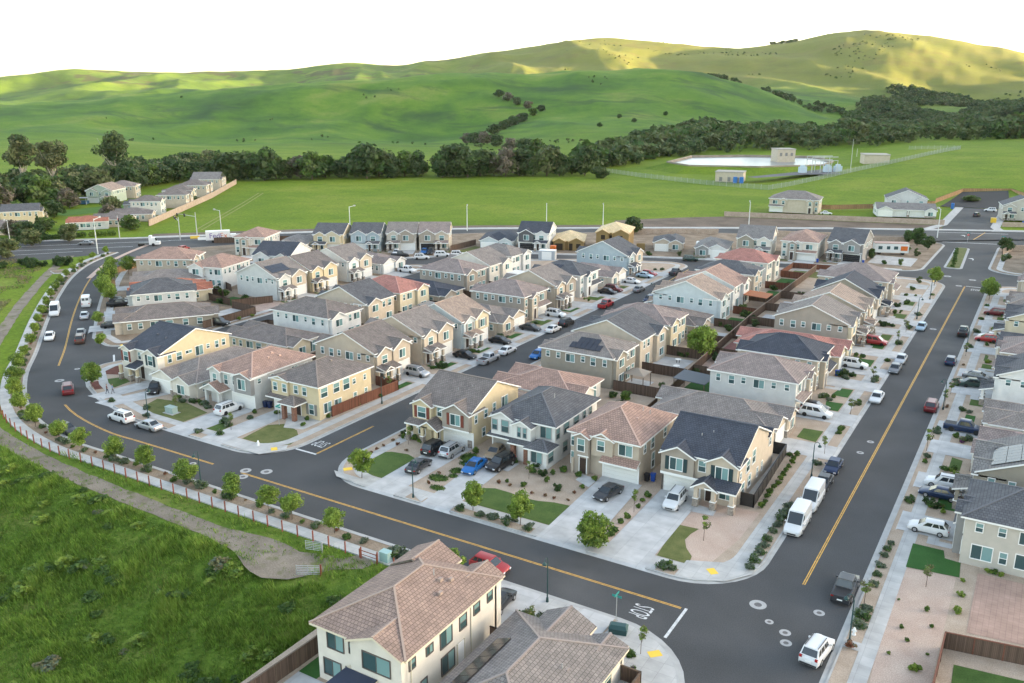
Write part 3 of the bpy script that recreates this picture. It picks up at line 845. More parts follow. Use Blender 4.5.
class House:
    def __init__(s, label, X, Y, rz, wall='tan', roof='brown', accent=None, trim=WHITE, frame=None, z=.10, name='house', dm=None, group=None):
        s.e = thing(name, label, 'house', (X, Y, z), R(rz), group); s.X, s.Y, s.rz = X, Y, R(rz)
        s.wb, s.rb = MB(), MB(); s.wall, s.roof = wall, roof
        s.mats = [WALLC[wall], WALLC[accent or wall], STONE, trim]; s.trim = trim; s.fm = frame or trim; s.dm = dm or DOORW
        s.parts = []
        s.dist = math.hypot(X, Y)
        s.lod = s.dist > 150
    def P(s, x, y):
        c, n = math.cos(s.rz), math.sin(s.rz); return s.X + x * c - y * n, s.Y + x * n + y * c
    def visible(s, face, x, y):
        wx, wy = s.P(x, y); a = {'F': (0, -1), 'B': (0, 1), 'L': (-1, 0), 'R': (1, 0)}[face]
        c, n = math.cos(s.rz), math.sin(s.rz); dx, dy = a[0] * c - a[1] * n, a[0] * n + a[1] * c
        return dx * (-wx) + dy * (-wy) > -.12 * s.dist
    def wing(s, x0, x1, y0, y1, h, kind='hip', sl=.42, z0=0., mat=0, ov=.45, rake=.3, walls=True):
        if walls: wing_walls(s.wb, x0, x1, y0, y1, z0, h, kind, sl, mat)
        rect_roof(s.rb, x0, x1, y0, y1, h, kind, sl, ov, rake, caps=s.dist < 230)
    def bump(s, x0, x1, dep, z0, h, mat=0, sl=.5, back=None, kind='gy', ov=.3):
        """a bay on the front with its own gable running back into the main roof"""
        bk = back if back is not None else (x1 - x0) / 2 * 1.2 + .6
        wing_walls(s.wb, x0, x1, -dep, .3, z0, h, kind, sl, mat)
        rect_roof(s.rb, x0, x1, -dep, bk, h, kind, sl, ov, .3, caps=s.dist < 230)
    def rbump(s, d, x0, x1, dep, h, mat=0, sl=.5, back=None, z0=0.):
        bk = back if back is not None else (x1 - x0) / 2 * 1.2 + .6
        wing_walls(s.wb, x0, x1, d - .3, d + dep, z0, h, 'gyb', sl, mat)
        rect_roof(s.rb, x0, x1, d - bk, d + dep, h, 'gyb', sl, .3, .3, caps=s.dist < 230)
    def win(s, face, u, z, w=1.0, h=1.3, plane=0., shut=False, frame=None, always=False):
        """u runs along the wall, plane is the wall's position across it"""
        x, y = (u, plane) if face in 'FB' else (plane, u)
        if not always and not s.visible(face, x, y): return
        w *= 1.1; h *= 1.06
        pm, fm = window_mesh(w, h, frame or s.fm, s.lod)
        o = link('window', pm, s.e); o.location = (x, y, z); o.rotation_euler.z = FACE_RZ[face]
        if fm: f = link('frame', fm, o)
        if shut:
            for sg in (-1, 1):
                key = ('s', round(h, 2))
                if key not in SHUT:
                    q = MB(); q.box(-.24, .24, -.10, 0, -.1, h + .1); SHUT[key] = q.mesh('shutter', [WHITE])
                me = SHUT[key]
                kk = (key, shut.name)
                if kk not in SHUT:
                    m2 = me.copy(); m2.materials[0] = shut; SHUT[kk] = m2
                c = link('shutter', SHUT[kk], s.e); a = FACE_RZ[face]; off = sg * (w / 2 + .38)
                c.location = (x + off * math.cos(a), y + off * math.sin(a), z); c.rotation_euler.z = a
    def wins(s, face, plane, z, lst, **k):
        for it in lst: s.win(face, it[0], z + (it[3] if len(it) > 3 else 0), it[1], it[2], plane, **k)
    def garage(s, x, plane=0., w=4.9):
        dm, fm = garage_mesh(w, s.dm, s.trim)
        o = link('garage_door', dm, s.e); o.location = (x, plane, .02); link('frame', fm, o)
    def door(s, x, plane=0., face='F', w=1.0, mat=None):
        q = MB(); q.box(-w / 2, w / 2, -.04, .02, 0, 2.2); q.box(-w / 2 - .1, -w / 2, -.07, 0, 0, 2.3, 1); q.box(w / 2, w / 2 + .1, -.07, 0, 0, 2.3, 1)
        o = q.build('door', [mat or DOORD, s.trim], s.e); a = FACE_RZ[face]
        o.location = (x, plane, .15) if face in 'FB' else (plane, x, .15); o.rotation_euler.z = a
    def column(s, x, y, h, base=True, mat=0, w=.42):
        q = MB()
        q.box(x - w / 2, x + w / 2, y - w / 2, y + w / 2, 0, h, mat)
        if base: q.box(x - w / 2 - .1, x + w / 2 + .1, y - w / 2 - .1, y + w / 2 + .1, 0, 1.1, 2); q.box(x - w / 2 - .14, x + w / 2 + .14, y - w / 2 - .14, y + w / 2 + .14, 1.1, 1.18, 3)
        q.build('porch_column', s.mats, s.e)
    def band(s, x0, x1, y, z, h=.22, face='F'):
        q = MB()
        if face == 'F': q.box(x0, x1, y - .07, y + .01, z, z + h)
        else: q.box(y - .01, y + .07, x0, x1, z, z + h)
        q.build('trim_band', s.trim, s.e)
    def stone(s, x0, x1, y, z1, face='F'):
        q = MB()
        if face == 'F': q.box(x0, x1, y - .09, y + .01, 0, z1)
        else: q.box(y - .01, y + .09, x0, x1, 0, z1)
        q.build('stone_veneer', STONE, s.e)
    def vents(s, pts):
        for x, y, z in pts:
            q = MB(); q.box(-.16, .16, -.22, .22, -.2, .09); o = q.build('roof_vent', CAPC[s.roof] if s.roof in CAPC else GREYT, s.e); o.location = (x, y, z)
    def pipe(s, x, y, z):
        q = MB(); q.tube((0, 0, -.3), (0, 0, .32), .06, .06, 6); o = q.build('vent_pipe', GREYT, s.e); o.location = (x, y, z)
    def solar(s, org, u, v, n, m, skip=()):
        """rows of panels on a roof plane: org corner, unit u and v in the plane, each panel .95 x 1.55"""
        u = Vector(u).normalized(); v = Vector(v).normalized(); nn = u.cross(v).normalized()
        if nn.z < 0: nn = -nn
        q = MB(); g = MB()
        for i in range(n):
            for j in range(m):
                if (i, j) in skip: continue
                c = Vector(org) + u * (i * 1.0) + v * (j * 1.62) + nn * .12
                a = [c, c + u * .95, c + u * .95 + v * 1.56, c + v * 1.56]
                q.poly(a, 0)
                q.poly([p - nn * .06 for p in reversed(a)], 0)
                for k in range(4): q.poly([a[k] - nn * .06, a[(k + 1) % 4] - nn * .06, a[(k + 1) % 4], a[k]], 1)
        q.build('solar_panel', [SOLAR, BLACK], s.e)
    def drive(s, x, D, w=5.4, plane=0., z=.148):
        a, b = s.P(x - w / 2, plane), s.P(x + w / 2, plane); c, d = s.P(x + w / 2, -D + .02), s.P(x - w / 2, -D + .02)
        e, f = s.P(x + w / 2 + .5, -D - .45), s.P(x - w / 2 - .5, -D - .45)
        DRIVE.poly([(*a, z), (*d, z), (*c, z), (*b, z)]); DRIVE.poly([(*d, z), (*f, .012), (*e, .012), (*c, z)])
    def path(s, pts, w=1.2, z=.136):
        P = [s.P(*p) for p in pts]; ribbon(WALKWAY, P, -w / 2, w / 2, z)
    def lawn(s, pts, mat=None): lawn([s.P(*p) for p in pts], mat)
    def done(s, group=None):
        s.wb.build('wall', s.mats, s.e)
        s.rb.build('roof', [ROOFC[s.roof], s.trim, CAPC[s.roof]], s.e)
        return s

# ---- the tract's repeated plans. each returns the finished house
SIDE = [(.10, .6, .9), (.25, .6, .9), (.42, 1.5, 1.25), (.60, .6, .9, .1), (.74, .8, 1.25), (.90, .6, 1.1)]
def side_windows(h, w, d, both=True, z=3.75, lst=SIDE, low=True):
    for face, pl in (('L', -w / 2), ('R', w / 2)):
        for it in lst: h.win(face, d * it[0], z + (1.25 - it[2]), it[1], it[2], pl)
        if low and h.dist < 140:
            h.win(face, d * .28, 1.0, .6, 1.2, pl); h.win(face, d * .62, .9, 1.5, 1.3, pl)
def rear_windows(h, w, d, bump=None):
    y = d
    for u, ww in ((-w * .33, 1.6), (-w * .08, .8)):
        h.win('B', u, 3.7, ww, 1.25, y)
    h.win('B', -w * .33, .9, 1.2, 1.3, y); h.win('B', -w * .06, .15, 1.7, 2.0, y)
    if bump:
        h.win('B', (bump[0] + bump[1]) / 2, 3.7, 1.7, 1.3, d + bump[2]); h.win('B', (bump[0] + bump[1]) / 2, .9, 1.7, 1.3, d + bump[2])

def plan_gable(label, X, Y, rz, w=10.4, d=10.6, m=1, kind='gx', sl=.42, D=7., wall='tan', roof='brown', accent=None, h1=5.7, shut=None, rear=True, lawnm=None, porch_roof=None, **k):
    """two storeys, front gables over garage and porch; m=-1 mirrors it so the garage is on the right"""
    h = House(label, X, Y, rz, wall, roof, accent, **k)
    h.wing(-w / 2, w / 2, 0, d, h1, kind, sl)
    gx = -m * (w / 2 - 3.0)
    h.bump(gx - 2.7, gx + 2.2, .7, 2.75, 5.35, 1, sl=.55); h.win('F', gx - .2, 3.35, 1.5, 1.45, -.7, shut=shut)
    px = m * (w / 2 - 2.3)
    h.bump(px - 2.0, px + 2.0, .5, 0, 5.25, 0, sl=.55); h.win('F', px, 3.4, 1.3, 1.35, -.5, shut=shut)
    h.win('F', (gx + px) / 2, 3.6, .7, 1.2, 0.)
    h.garage(gx); h.band(gx - 2.9, gx + 2.9, 0, 2.62, .18)
    # porch
    h.wing(px - 2.0, px + 2.0, -2.2, -.5, 2.75, 'shed', .30, walls=False)
    h.wing(px - 2.0, px + .1, -2.3, -.4, 2.75, 'gy', .55, z0=2.55)
    for cx in (px - 1.8, px - .2, px + 1.8): h.column(cx, -2.0, 2.75)
    h.door(px - 1.0, -.5); h.win('F', px + .9, .9, 1.5, 1.3, -.5)
    side_windows(h, w, d)
    if rear:
        bx = m * w * .25; h.rbump(d, bx - 2.2, bx + 2.2, .8, 5.4, 0)
        h.win('B', bx, 3.6, 1.7, 1.3, d + .8); h.win('B', bx, .9, 1.7, 1.3, d + .8)
        h.win('B', -bx - .9, 3.7, 1.0, 1.25, d); h.win('B', -bx + 1.1, 3.7, .7, 1.25, d); h.win('B', -bx - .6, .15, 1.7, 2.0, d)
    if h.visible('F', 0, 0) and D:
        h.drive(gx, D); h.path([(px - 1, -.5), (px - 1, -3.2), (gx + m * 2.7, -3.2)])
        if D > 5 and (X, Y) != (-3.2, 104.6): h.lawn([(gx + m * 3.1, -D + 3.2), (m * (w / 2 + .6), -D + 3.2), (m * (w / 2 + .4), -2.9 if D > 8.5 else -1.2), (gx + m * 3.4, -3.4 if D > 8.5 else -1.6)], lawnm)
    return h.done()

def plan_hip(label, X, Y, rz, w=10.4, d=12., m=1, sl=.42, D=7., wall='tan', roof='brown', accent=None, h1=5.7, rear=True, kind='hip', lawnm=None, **k):
    """two storeys under a hipped roof, one small front gable and a narrow entry tower"""
    h = House(label, X, Y, rz, wall, roof, accent, **k)
    h.wing(-w / 2, w / 2, 0, d, h1, kind, sl)
    gx = -m * (w / 2 - 2.9); px = m * (w / 2 - 3.3)
    h.bump(px - 1.3, px + 1.3, .9, 0, 5.1, 1, sl=.5); h.win('F', px, 3.3, .9, 1.4, -.9)
    h.bump(gx + m * 2.7 - 1.3, gx + m * 2.7 + 1.3, .3, 2.8, 5.2, 0, sl=.5); h.win('F', gx + m * 2.7, 3.4, .9, 1.3, -.3)
    h.win('F', gx - m * .6, 3.4, 1.7, 1.35, 0.)
    h.wing(gx - 2.7, gx + 2.7, -.9, 0, 2.6, 'shed', .45, z0=2.45)
    h.garage(gx); h.door(px, -.9); h.band(px - .7, px + .7, -.9, 2.55, .16)
    h.win('F', m * (w / 2 - .9), 3.4, .8, 1.3, 0); h.win('F', m * (w / 2 - .9), .9, .8, 1.5, 0)
    h.stone(m * (w / 2 - 1.6) - .5, m * (w / 2 - 1.6) + .5, 0, 1.0)
    side_windows(h, w, d)
    if rear:
        bx = m * w * .26; h.rbump(d, bx - 2.1, bx + 2.1, .7, 5.4, 0)
        h.win('B', bx, 3.6, 1.7, 1.3, d + .7); h.win('B', bx, .9, 1.7, 1.3, d + .7)
        h.win('B', -bx - 1.0, 3.7, 1.6, 1.25, d); h.win('B', -bx + 1.0, 3.7, .7, 1.25, d); h.win('B', -bx - 1.2, .9, 1., 1.3, d); h.win('B', -bx + .9, .15, 1.5, 2.0, d)
    if h.visible('F', 0, 0) and D:
        h.drive(gx, D); h.path([(px, -1), (px, -3.0), (gx + m * 2.7, -3.0)])
        if D > 5 and (X, Y) != (-3.2, 104.6): h.lawn([(gx + m * 3.1, -D + 3.2), (m * (w / 2 + .5), -D + 3.2), (m * (w / 2 + .3), -2.8 if D > 8.5 else -1.2), (gx + m * 3.3, -3.4 if D > 8.5 else -1.6)], lawnm)
    return h.done()

def plan_low(label, X, Y, rz, w=11., d=16., m=1, sl=.36, D=7., wall='tan', roof='brown', accent=None, kind='hip', rear=True, lawnm=None, **k):
    """one storey, deep plan, two front gables"""
    h = House(label, X, Y, rz, wall, roof, accent, **k)
    h.wing(-w / 2, w / 2, 0, d, 2.9, kind, sl)
    gx = -m * (w / 2 - 3.0); px = m * (w / 2 - 2.4)
    h.bump(gx - 2.8, gx + 2.8, 1.0, 0, 2.85, 0, sl=.45); h.garage(gx, -1.0)
    h.bump(px - 2.1, px + 2.1, 1.4, 0, 2.8, 1, sl=.5); h.win('F', px, .8, 1.6, 1.4, -1.4); h.stone(px - 2.1, px + 2.1, -1.4, .8)
    h.door((gx + px) / 2 + m * .3, 0); h.column((gx + px) / 2 + m * .1, -1.2, 2.8)
    for face, pl in (('L', -w / 2), ('R', w / 2)):
        for u, ww, hh in ((.08, .7, 1.1), (.2, .7, 1.1), (.36, 1.6, 1.2), (.52, 1.2, 1.2), (.7, .9, 1.2), (.86, .9, 1.2)):
            h.win(face, d * u, 1.0, ww, hh, pl)
    if rear:
        bx = m * w * .22; h.rbump(d, bx - 2.3, bx + 2.3, 1.4, 2.85, 0, sl=.45)
        h.win('B', bx, .8, 1.5, 1.3, d + 1.4); h.win('B', -bx, .15, 2.2, 2., d)
    if h.visible('F', 0, 0) and D:
        h.drive(gx, D, plane=-1.0); h.lawn([(gx + m * 3.1, -D + 3.2), (m * (w / 2 + .5), -D + 3.2), (m * (w / 2 + .3), -2.6), (gx + m * 3.7, -2.6)], lawnm)
    return h.done()
# ------------------------------------------------------------------ front row, seen closest
SHR = plain('red_brown_shutter', (.16, .045, .03), .6); SHB = plain('dark_teal_shutter', (.02, .045, .05), .6); SHG = plain('grey_shutter', (.2, .19, .17), .6)
# yellow house at the corner of the middle street
h = House('yellow two-storey house with red-brown shutters on the middle street corner', -71.3, 98.3, 0, 'yellow', 'brown', 'taupe', frame=WHITE)
w, d = 9.9, 12.8
h.wing(-w / 2, w / 2, 0, d, 5.7, 'gx', .42)
h.bump(-4.95, -1.6, .9, 0, 5.45, 0, sl=.52); h.win('F', -3.25, 3.5, 1.3, 1.5, -.9, shut=SHR)
h.bump(.3, 4.9, .8, 2.7, 5.3, 1, sl=.55); h.win('F', 2.6, 3.4, 1.5, 1.5, -.8, shut=SHR)
h.win('F', -.7, 3.9, .7, 1.2, 0.)
h.band(.1, 4.95, -.8, 2.6, .2); h.garage(2.6, 0)
h.wing(-5.2, -1.6, -1.9, -.9, 2.75, 'shed', .3, walls=False); h.wing(-2.6, .2, -2.3, 0, 2.75, 'gy', .62, z0=2.5)
for x in (-5.0, -2.4, 0.0): h.column(x, -2.0, 2.6)
h.door(-1.2, -.1); h.win('F', -3.3, .9, 1.1, 1.3, -.9); h.stone(4.2, 4.95, 0, 1.2)
for u, z, ww, hh in ((1.0, 3.6, .6, 1.1), (3.6, 3.7, .8, 1.1), (5.9, 3.8, .7, 1.3), (8.8, 3.7, 1.5, 1.6), (3.0, 1.0, .7, 1.2), (7.5, .9, 1.4, 1.3)): h.win('R', u, z, ww, hh, w / 2)
h.wing(-4.2, w / 2, d, d + 4.5, 3.1, 'hip', .40); h.win('R', d + 1.0, 1.0, 1.2, 1.3, w / 2); h.win('R', d + 3.2, 1.0, .8, 1.2, w / 2)
h.pipe(.5, 3.2, 7.2); h.pipe(2.2, 4.4, 7.6); h.done()
# white house with the slate roof
h = House('white two-storey house with slate hip roof and brick porch piers, blue car in front', -58.5, 99.6, 0, 'white', 'slate', 'white', frame=GREYT, dm=plain('garage_panel_grey', (.30, .28, .25), .6))
w, d = 9.8, 13.0
h.wing(-w / 2, w / 2, 0, d, 5.7, 'hip', .46)
h.bump(-4.9, -1.4, .8, 2.7, 5.5, 0, sl=.5); h.win('F', -4.3, 3.6, .7, 1.4, -.8); h.win('F', -2.6, 3.5, 1.0, 1.6, -.8)
h.bump(-1.0, 1.9, 1.5, 0, 5.2, 0, sl=.5); h.win('F', .1, 3.6, .45, 1.3, -1.5); h.win('F', 1.0, 3.6, .45, 1.3, -1.5)
h.win('F', 3.5, 3.6, 1.5, 1.5, 0); h.wing(2.0, 4.9, -2.4, 0, 2.9, 'hip', .6); h.win('F', 3.4, .8, 1.5, 1.5, -2.4); h.win('R', -1.2, .8, 1.3, 1.4, 4.9)
h.garage(-2.9, -.1, 4.2); h.wing(-5.1, -.9, -.9, 0, 2.75, 'shed', .3, walls=False)
BRK = plain('brown_brick', (.20, .10, .07), .85, var=.3, scale=6.); h.mats = [h.mats[0], h.mats[1], BRK, h.mats[3]]
h.column(-.6, -1.9, 2.9, mat=2, w=.6, base=False); h.column(1.5, -1.9, 2.9, mat=2, w=.6, base=False); h.wing(-.9, 1.8, -2.2, -1.5, 2.9, 'shed', .3, walls=False); h.door(.5, -1.5, mat=WHITE)
for u, z, ww, hh in ((.8, 3.5, .9, 1.4), (3.3, 3.6, 1.3, 1.5), (6.3, 3.6, 1.3, 1.4), (8.8, 3.7, .7, 1.3), (10.8, 3.7, .7, 1.3), (3., .9, 1.2, 1.4), (7.5, .5, 1.6, 1.9)): h.win('R', u, z, ww, hh, w / 2)
h.vents([(-1.5, 4.2, 7.5), (.8, 3.6, 7.4)]); h.pipe(1.8, 5.5, 7.8); h.done()
# tan house under the pink tile roof
h = House('tan two-storey house with pinkish hip roof, lone charcoal sedan on its wide driveway', -46.2, 99.6, 0, 'tan', 'pink', 'taupe')
w, d = 9.9, 12.2
h.wing(-w / 2, w / 2, 0, d, 5.7, 'hip', .50)
h.bump(-4.0, -1.9, .9, 0, 5.35, 1, sl=.5); h.win('F', -2.95, 3.3, .9, 1.6, -.9, frame=WHITE)
h.bump(-1.7, 1.4, .35, 2.8, 5.4, 0, sl=.5); h.win('F', -.3, 3.7, .9, 1.3, -.35)
h.win('F', 3.1, 3.6, 1.7, 1.4, 0); h.wing(.2, 4.95, -.9, 0, 2.7, 'shed', .5, z0=2.5); h.garage(2.5, 0)
h.win('F', -4.5, 3.5, .6, 1.4, 0); h.win('F', -4.5, .9, .6, 1.6, 0); h.door(-2.6, -.9, mat=DOORD); h.band(-3.4, -1.8, -.9, 2.55, .16)
h.column(-4.1, -1.0, 2.2, base=False, w=.3)
for u, z, ww, hh in ((2.0, 3.7, .6, 1.1), (4.6, 3.5, 1.0, 1.4), (9.0, 3.6, .9, 1.3), (5., .6, .9, 2.0)): h.win('R', u, z, ww, hh, w / 2)
h.pipe(2.2, 7.6, 7.6); h.pipe(3.1, 7.9, 7.2); h.vents([(-.9, 2.6, 7.0), (2.5, 5.0, 7.1)]); h.done()
# navy roofed house on the near corner
h = House('tan two-storey house with dark navy roof and teal shutters on the near corner', -33.1, 99.9, 0, 'sand', 'navy', 'taupe', frame=WHITE)
w, d = 9.9, 12.8
h.mats[0] = WALLC['sand']
h.wing(-w / 2, w / 2, 0, d, 5.7, 'gx', .44)
h.bump(-4.95, -.6, .6, 2.7, 5.45, 1, sl=.5); h.win('F', -2.9, 3.4, 1.5, 1.5, -.6, shut=SHB)
h.bump(1.0, 4.95, .5, 0, 5.4, 0, sl=.55); h.win('F', 3.0, 3.4, 1.4, 1.5, -.5, shut=SHB)
h.win('F', .3, 3.7, .8, 1.3, 0); h.band(-4.95, .2, -.6, 2.55, .3); h.garage(-2.3, 0); h.stone(-4.95, -4.7, 0, 2.5)
h.wing(1.9, 5.3, -2.3, -.5, 2.8, 'shed', .3, walls=False); h.wing(.3, 2.9, -2.6, 0, 2.8, 'gy', .6, z0=2.55)
for x in (.5, 2.7, 5.0): h.column(x, -2.3, 2.75, w=.5)
h.door(1.6, -.5); h.win('F', 3.7, .9, 1.5, 1.3, -.5)
for u, z, ww, hh in ((.8, 3.3, .5, .9), (3.8, 3.3, 1.3, 1.5), (6.2, 3.6, 1.2, 1.7), (2.0, .8, 1.2, 1.5), (4.8, .9, 1.1, 1.5), (8.3, .9, .5, 1.2), (10.4, 1., .5, 1.2)): h.win('R', u, z, ww, hh, w / 2)
h.wing(-3., w / 2, d, d + 3., 5.0, 'gx', .35); h.win('R', d + 1.0, 3.4, .8, 1.1, w / 2)
h.pipe(-1.0, 3.1, 7.2); h.pipe(.2, 4.0, 7.5); h.done()

# ---- the two houses at the bottom of the picture, seen from behind
h = House('cream stucco house with pink-brown tile roof seen from behind beside the grassy bank', -44.4, 62.4, 180, 'cream', 'tan', 'cream', frame=DARKT, trim=CREAMT)
h.roof = 'pinkbrown'
ROOFC['pinkbrown'] = tiles('roof_tile_pinkbrown', (.32, .225, .18), (.245, .172, .142)); CAPC['pinkbrown'] = plain('ridge_cap_pinkbrown', (.36, .27, .22), .8)
w, d = 9.6, 13.9
h.wing(-w / 2, w / 2, 0, d, 5.7, 'hip', .46)
h.rbump(d, -4.8, .6, .5, 5.65, 0, sl=.42)
h.win('B', -2.2, 3.5, 2.6, 1.45, d + .5); h.win('B', 2.7, 3.6, 1.6, 1.4, d); h.win('B', 3.2, .8, 1.7, 1.4, d); h.win('B', .9, 3.9, .4, .9, d); h.win('B', 1.0, .15, 1.1, 2.0, d)
h.bump(-4.8, -1.5, .8, 0, 5.6, 0, sl=.5); h.bump(0., 4.8, .6, 0, 5.9, 0, sl=.5)
h.wing(-2., .8, d + .5, d + 3.2, 2.6, 'flat', .2, walls=False); q = MB(); q.box(-2.3, 1.1, d + .6, d + 3.4, 2.75, 2.85); q.build('patio_cover', plain('dark_blue_patio_cover', (.03, .04, .07), .6), h.e)
for u, z, ww, hh in ((1.2, 4.0, .7, .9), (3.4, 3.9, .8, .9), (5.6, 3.6, .9, 1.2), (8.2, 3.4, 1.5, 1.6), (10.6, 4.0, .8, .7), (13.0, 4.0, .7, .8), (8.0, .7, 1.7, 1.6), (11.5, .6, .7, 1.3), (12.9, .2, .7, 1.6)): h.win('L', u, z, ww, hh, -w / 2)
h.door(6.0, -w / 2, 'L', 1.0, WHITE)
q = MB(); q.tube((-w / 2 - .06, 4.4, .1), (-w / 2 - .06, 4.4, 5.6), .05, .05, 6); q.tube((-w / 2 - .06, 13.2, .1), (-w / 2 - .06, 13.2, 5.6), .05, .05, 6); q.build('downpipe', CREAMT, h.e)
h.pipe(-1.5, 5.3, 8.0); h.vents([(-2.0, 5.0, 7.3), (-2.6, 4.2, 7.1), (-3.0, 6.4, 7.0)]); h.done()
h = House('cream one-storey house with brown tile roof and a dark panel strip at the near corner', -31.8, 62.2, 180, 'cream', 'greybrown', 'cream', trim=CREAMT)
w, d = 10.6, 16.
h.wing(-w / 2, w / 2, 0, d, 2.9, 'hip', .42); h.bump(-1.6, 3.0, 1.6, 0, 2.9, 0, sl=.5); h.bump(-5.3, -2.4, .4, 0, 2.9, 0, sl=.4)
h.win('L', 3.0, 1.0, 1.2, 1.2, -w / 2); h.win('L', 7.0, 1.0, 1.6, 1.2, -w / 2)
s_ = .42; h.solar((4.3, 5.2, 2.87 + s_ * 1.45), (0, 1, 0), (-1, 0, s_), 8, 1); h.pipe(-2.8, 6.5, 4.2); h.vents([(-3.1, 6.2, 3.9)]); h.done()

# ------------------------------------------------------------------ block between the middle street and the right-hand street
GR = {}
plan_low('long one-storey house with grey-brown roof directly behind the navy-roofed corner house', -30.2, 125.6, 90, 10.6, 17.6, 1, wall='sand', roof='greybrown', D=8.7)
plan_hip('grey-walled two-storey house with mauve roof, black and white vehicles on its driveway', -30.2, 140.3, 90, 9.8, 13.9, 1, wall='pale_grey', accent='sand', roof='mauve', D=8.7, lawnm=LAWN3)
plan_hip('two-storey house with a big dark navy hip roof beside a red tile roof', -30.2, 154.6, 90, 10.2, 13.2, -1, wall='sand', accent='tan', roof='navy', D=8.7, sl=.45, lawnm=LAWN3)
plan_low('low house with red tile roof tucked below a taupe gable wall', -30.3, 168.2, 90, 10.4, 18, 1, wall='butter', roof='red', D=8.8, lawnm=LAWN3)
plan_gable('taupe two-storey house with wide gable side wall and pale patched roof, red minivan outside', -30.6, 181.6, 90, 10.4, 14.2, 1, wall='taupe', accent='butter', roof='greybrown', D=9, lawnm=LAWN3)
plan_gable('two-storey house with pale grey-tan roof between the taupe gable and the navy gable', -30.6, 195.6, 90, 10.2, 13.6, -1, wall='tan', accent='sand', roof='tan', D=9)
plan_gable('sage-walled two-storey house with navy gable roof on the right-hand street', -30.6, 209.6, 90, 10.2, 13.2, 1, wall='olive', accent='sand', roof='navy', D=9, sl=.5)
plan_hip('tan corner house with broad mauve hip roof at the far junction', -30.8, 229, 90, 13, 15.5, -1, wall='sand', accent='tan', roof='mauve', D=9)
# rear gardens' side, facing the middle street
plan_low('one-storey house with pink tile roof behind the white slate-roofed house', -74.3, 123.4, -90, 10.6, 13.6, 1, wall='cream', roof='pink', D=0)
h_ = plan_hip('olive two-storey house with black solar panels on its hip roof and a garden canopy', -74.3, 137.4, -90, 9.9, 13.9, 1, wall='olive', accent='olive', roof='greybrown', D=0, frame=WHITE)
e = 5.7 + .14 - .42 * .45; k_ = .42
h_.solar((5.4 - 1.15, 5.2, e + k_ * 1.15), (0, 1, 0), (-1, 0, k_), 6, 2, skip=((5, 1), (0, 1)))
plan_gable('cream two-storey house with slate and tan gable roof beside the olive solar-panelled house', -74.3, 150.8, -90, 11.2, 13.6, -1, wall='sand', accent='butter', roof='slate', D=0)
plan_hip('butter-yellow two-storey house with mauve hip roof behind the bright green tree', -74.3, 163.3, -90, 10.2, 13.6, 1, wall='butter', roof='mauve', D=0)
plan_low('small one-storey house with brown roof below a pale blue gable wall', -74.3, 175.5, -90, 10.2, 14.8, 1, wall='sand', roof='brown', D=0)
plan_gable('pale blue two-storey house with tan gable roof and white trim on the middle street', -74.2, 189.4, -90, 9.6, 14.6, 1, wall='pale_blue', accent='white', roof='tan', D=0)
plan_gable('white two-storey house with pinkish roof beside the orange garden canopy', -74.2, 203.6, -90, 10.2, 13.8, -1, wall='white', roof='pink', D=0)
plan_hip('sand two-storey house with blue-slate hip roof, beside a bright red hip roof', -75, 219.2, -90, 9.8, 14, 1, wall='sand', roof='slate', D=0)
plan_hip('cream two-storey house with bright red hip roof on the top street', -76, 236.6, -90, 10.2, 14, -1, wall='cream', roof='red', D=0, sl=.45)

# ------------------------------------------------------------------ block between the second street and the middle street
h = House('butter-yellow two-storey house with brown hip roof and red side fence on the curve corner', -97.6, 95.2, 0, 'yellow', 'brown', 'yellow', frame=WHITE)
w, d = 9.7, 12.4
h.wing(-w / 2, w / 2, 0, d, 5.7, 'hip', .42); h.bump(-4.85, -1.3, .4, 2.7, 5.6, 0, sl=.3, kind='gy')
for u, pl in ((-4.0, -.4), (-2.0, -.4), (.1, 0), (1.9, 0)): h.win('F', u, 3.7, .75, 1.2, pl)
h.win('F', 3.2, .8, .9, 1.5, 0, shut=SHG); h.garage(-3.0, 0, 3.4); h.wing(-5.2, -1.2, -.9, 0, 2.75, 'shed', .3, walls=False)
h.wing(-.9, 1.9, -2.4, 0, 2.9, 'hip', .55, walls=False); h.mats[2] = BRK
for x in (-.6, 1.5): h.column(x, -2.1, 2.85, mat=2, w=.6, base=False)
h.door(.4, 0); q = MB(); q.box(-.8, 1.8, -2.3, 0, .02, .08); q.build('porch_step', KERB, h.e)
for u, z, ww, hh in ((1.2, 3.6, 1.3, 1.4), (4.0, 3.6, 1.2, 1.4), (6.3, 3.4, 1.3, 1.7), (8.2, 3.8, .6, .8), (10.8, 3.8, .5, .8), (1.8, .9, 1.5, 1.5), (4.2, .9, 1.4, 1.4), (8.3, 1., .7, 1.2), (11.0, 1., .6, 1.2)): h.win('R', u, z, ww, hh, w / 2)
h.vents([(1.6, 6.6, 7.7)]); h.pipe(-.6, 8., 7.6); h.done()
h = House('white and dark grey two-storey house with pink hip roof, white SUV in its driveway', -109.8, 93.3, 0, 'pale_grey', 'pink', 'stone_grey', frame=WHITE)
w, d = 9.4, 13.6
h.wing(-w / 2, w / 2, 0, d, 5.7, 'hip', .42); h.bump(-4.7, -2.2, .5, 0, 5.6, 0, sl=.5); h.win('F', -3.5, 3.3, .8, 1.6, -.5); h.win('F', -1.4, 3.4, .8, 1.5, 0); h.win('F', .5, 3.6, .6, 1.2, 0)
h.bump(.9, 4.75, .5, 2.6, 5.4, 1, sl=.35); h.win('F', 2.7, 3.3, 1.5, 1.6, -.5); h.garage(2.4, 0); h.wing(-4.9, -1.0, -2.0, 0, 2.8, 'gy', .5, z0=2.5)
for x in (-4.4, -1.5): h.column(x, -1.7, 2.7, base=False)
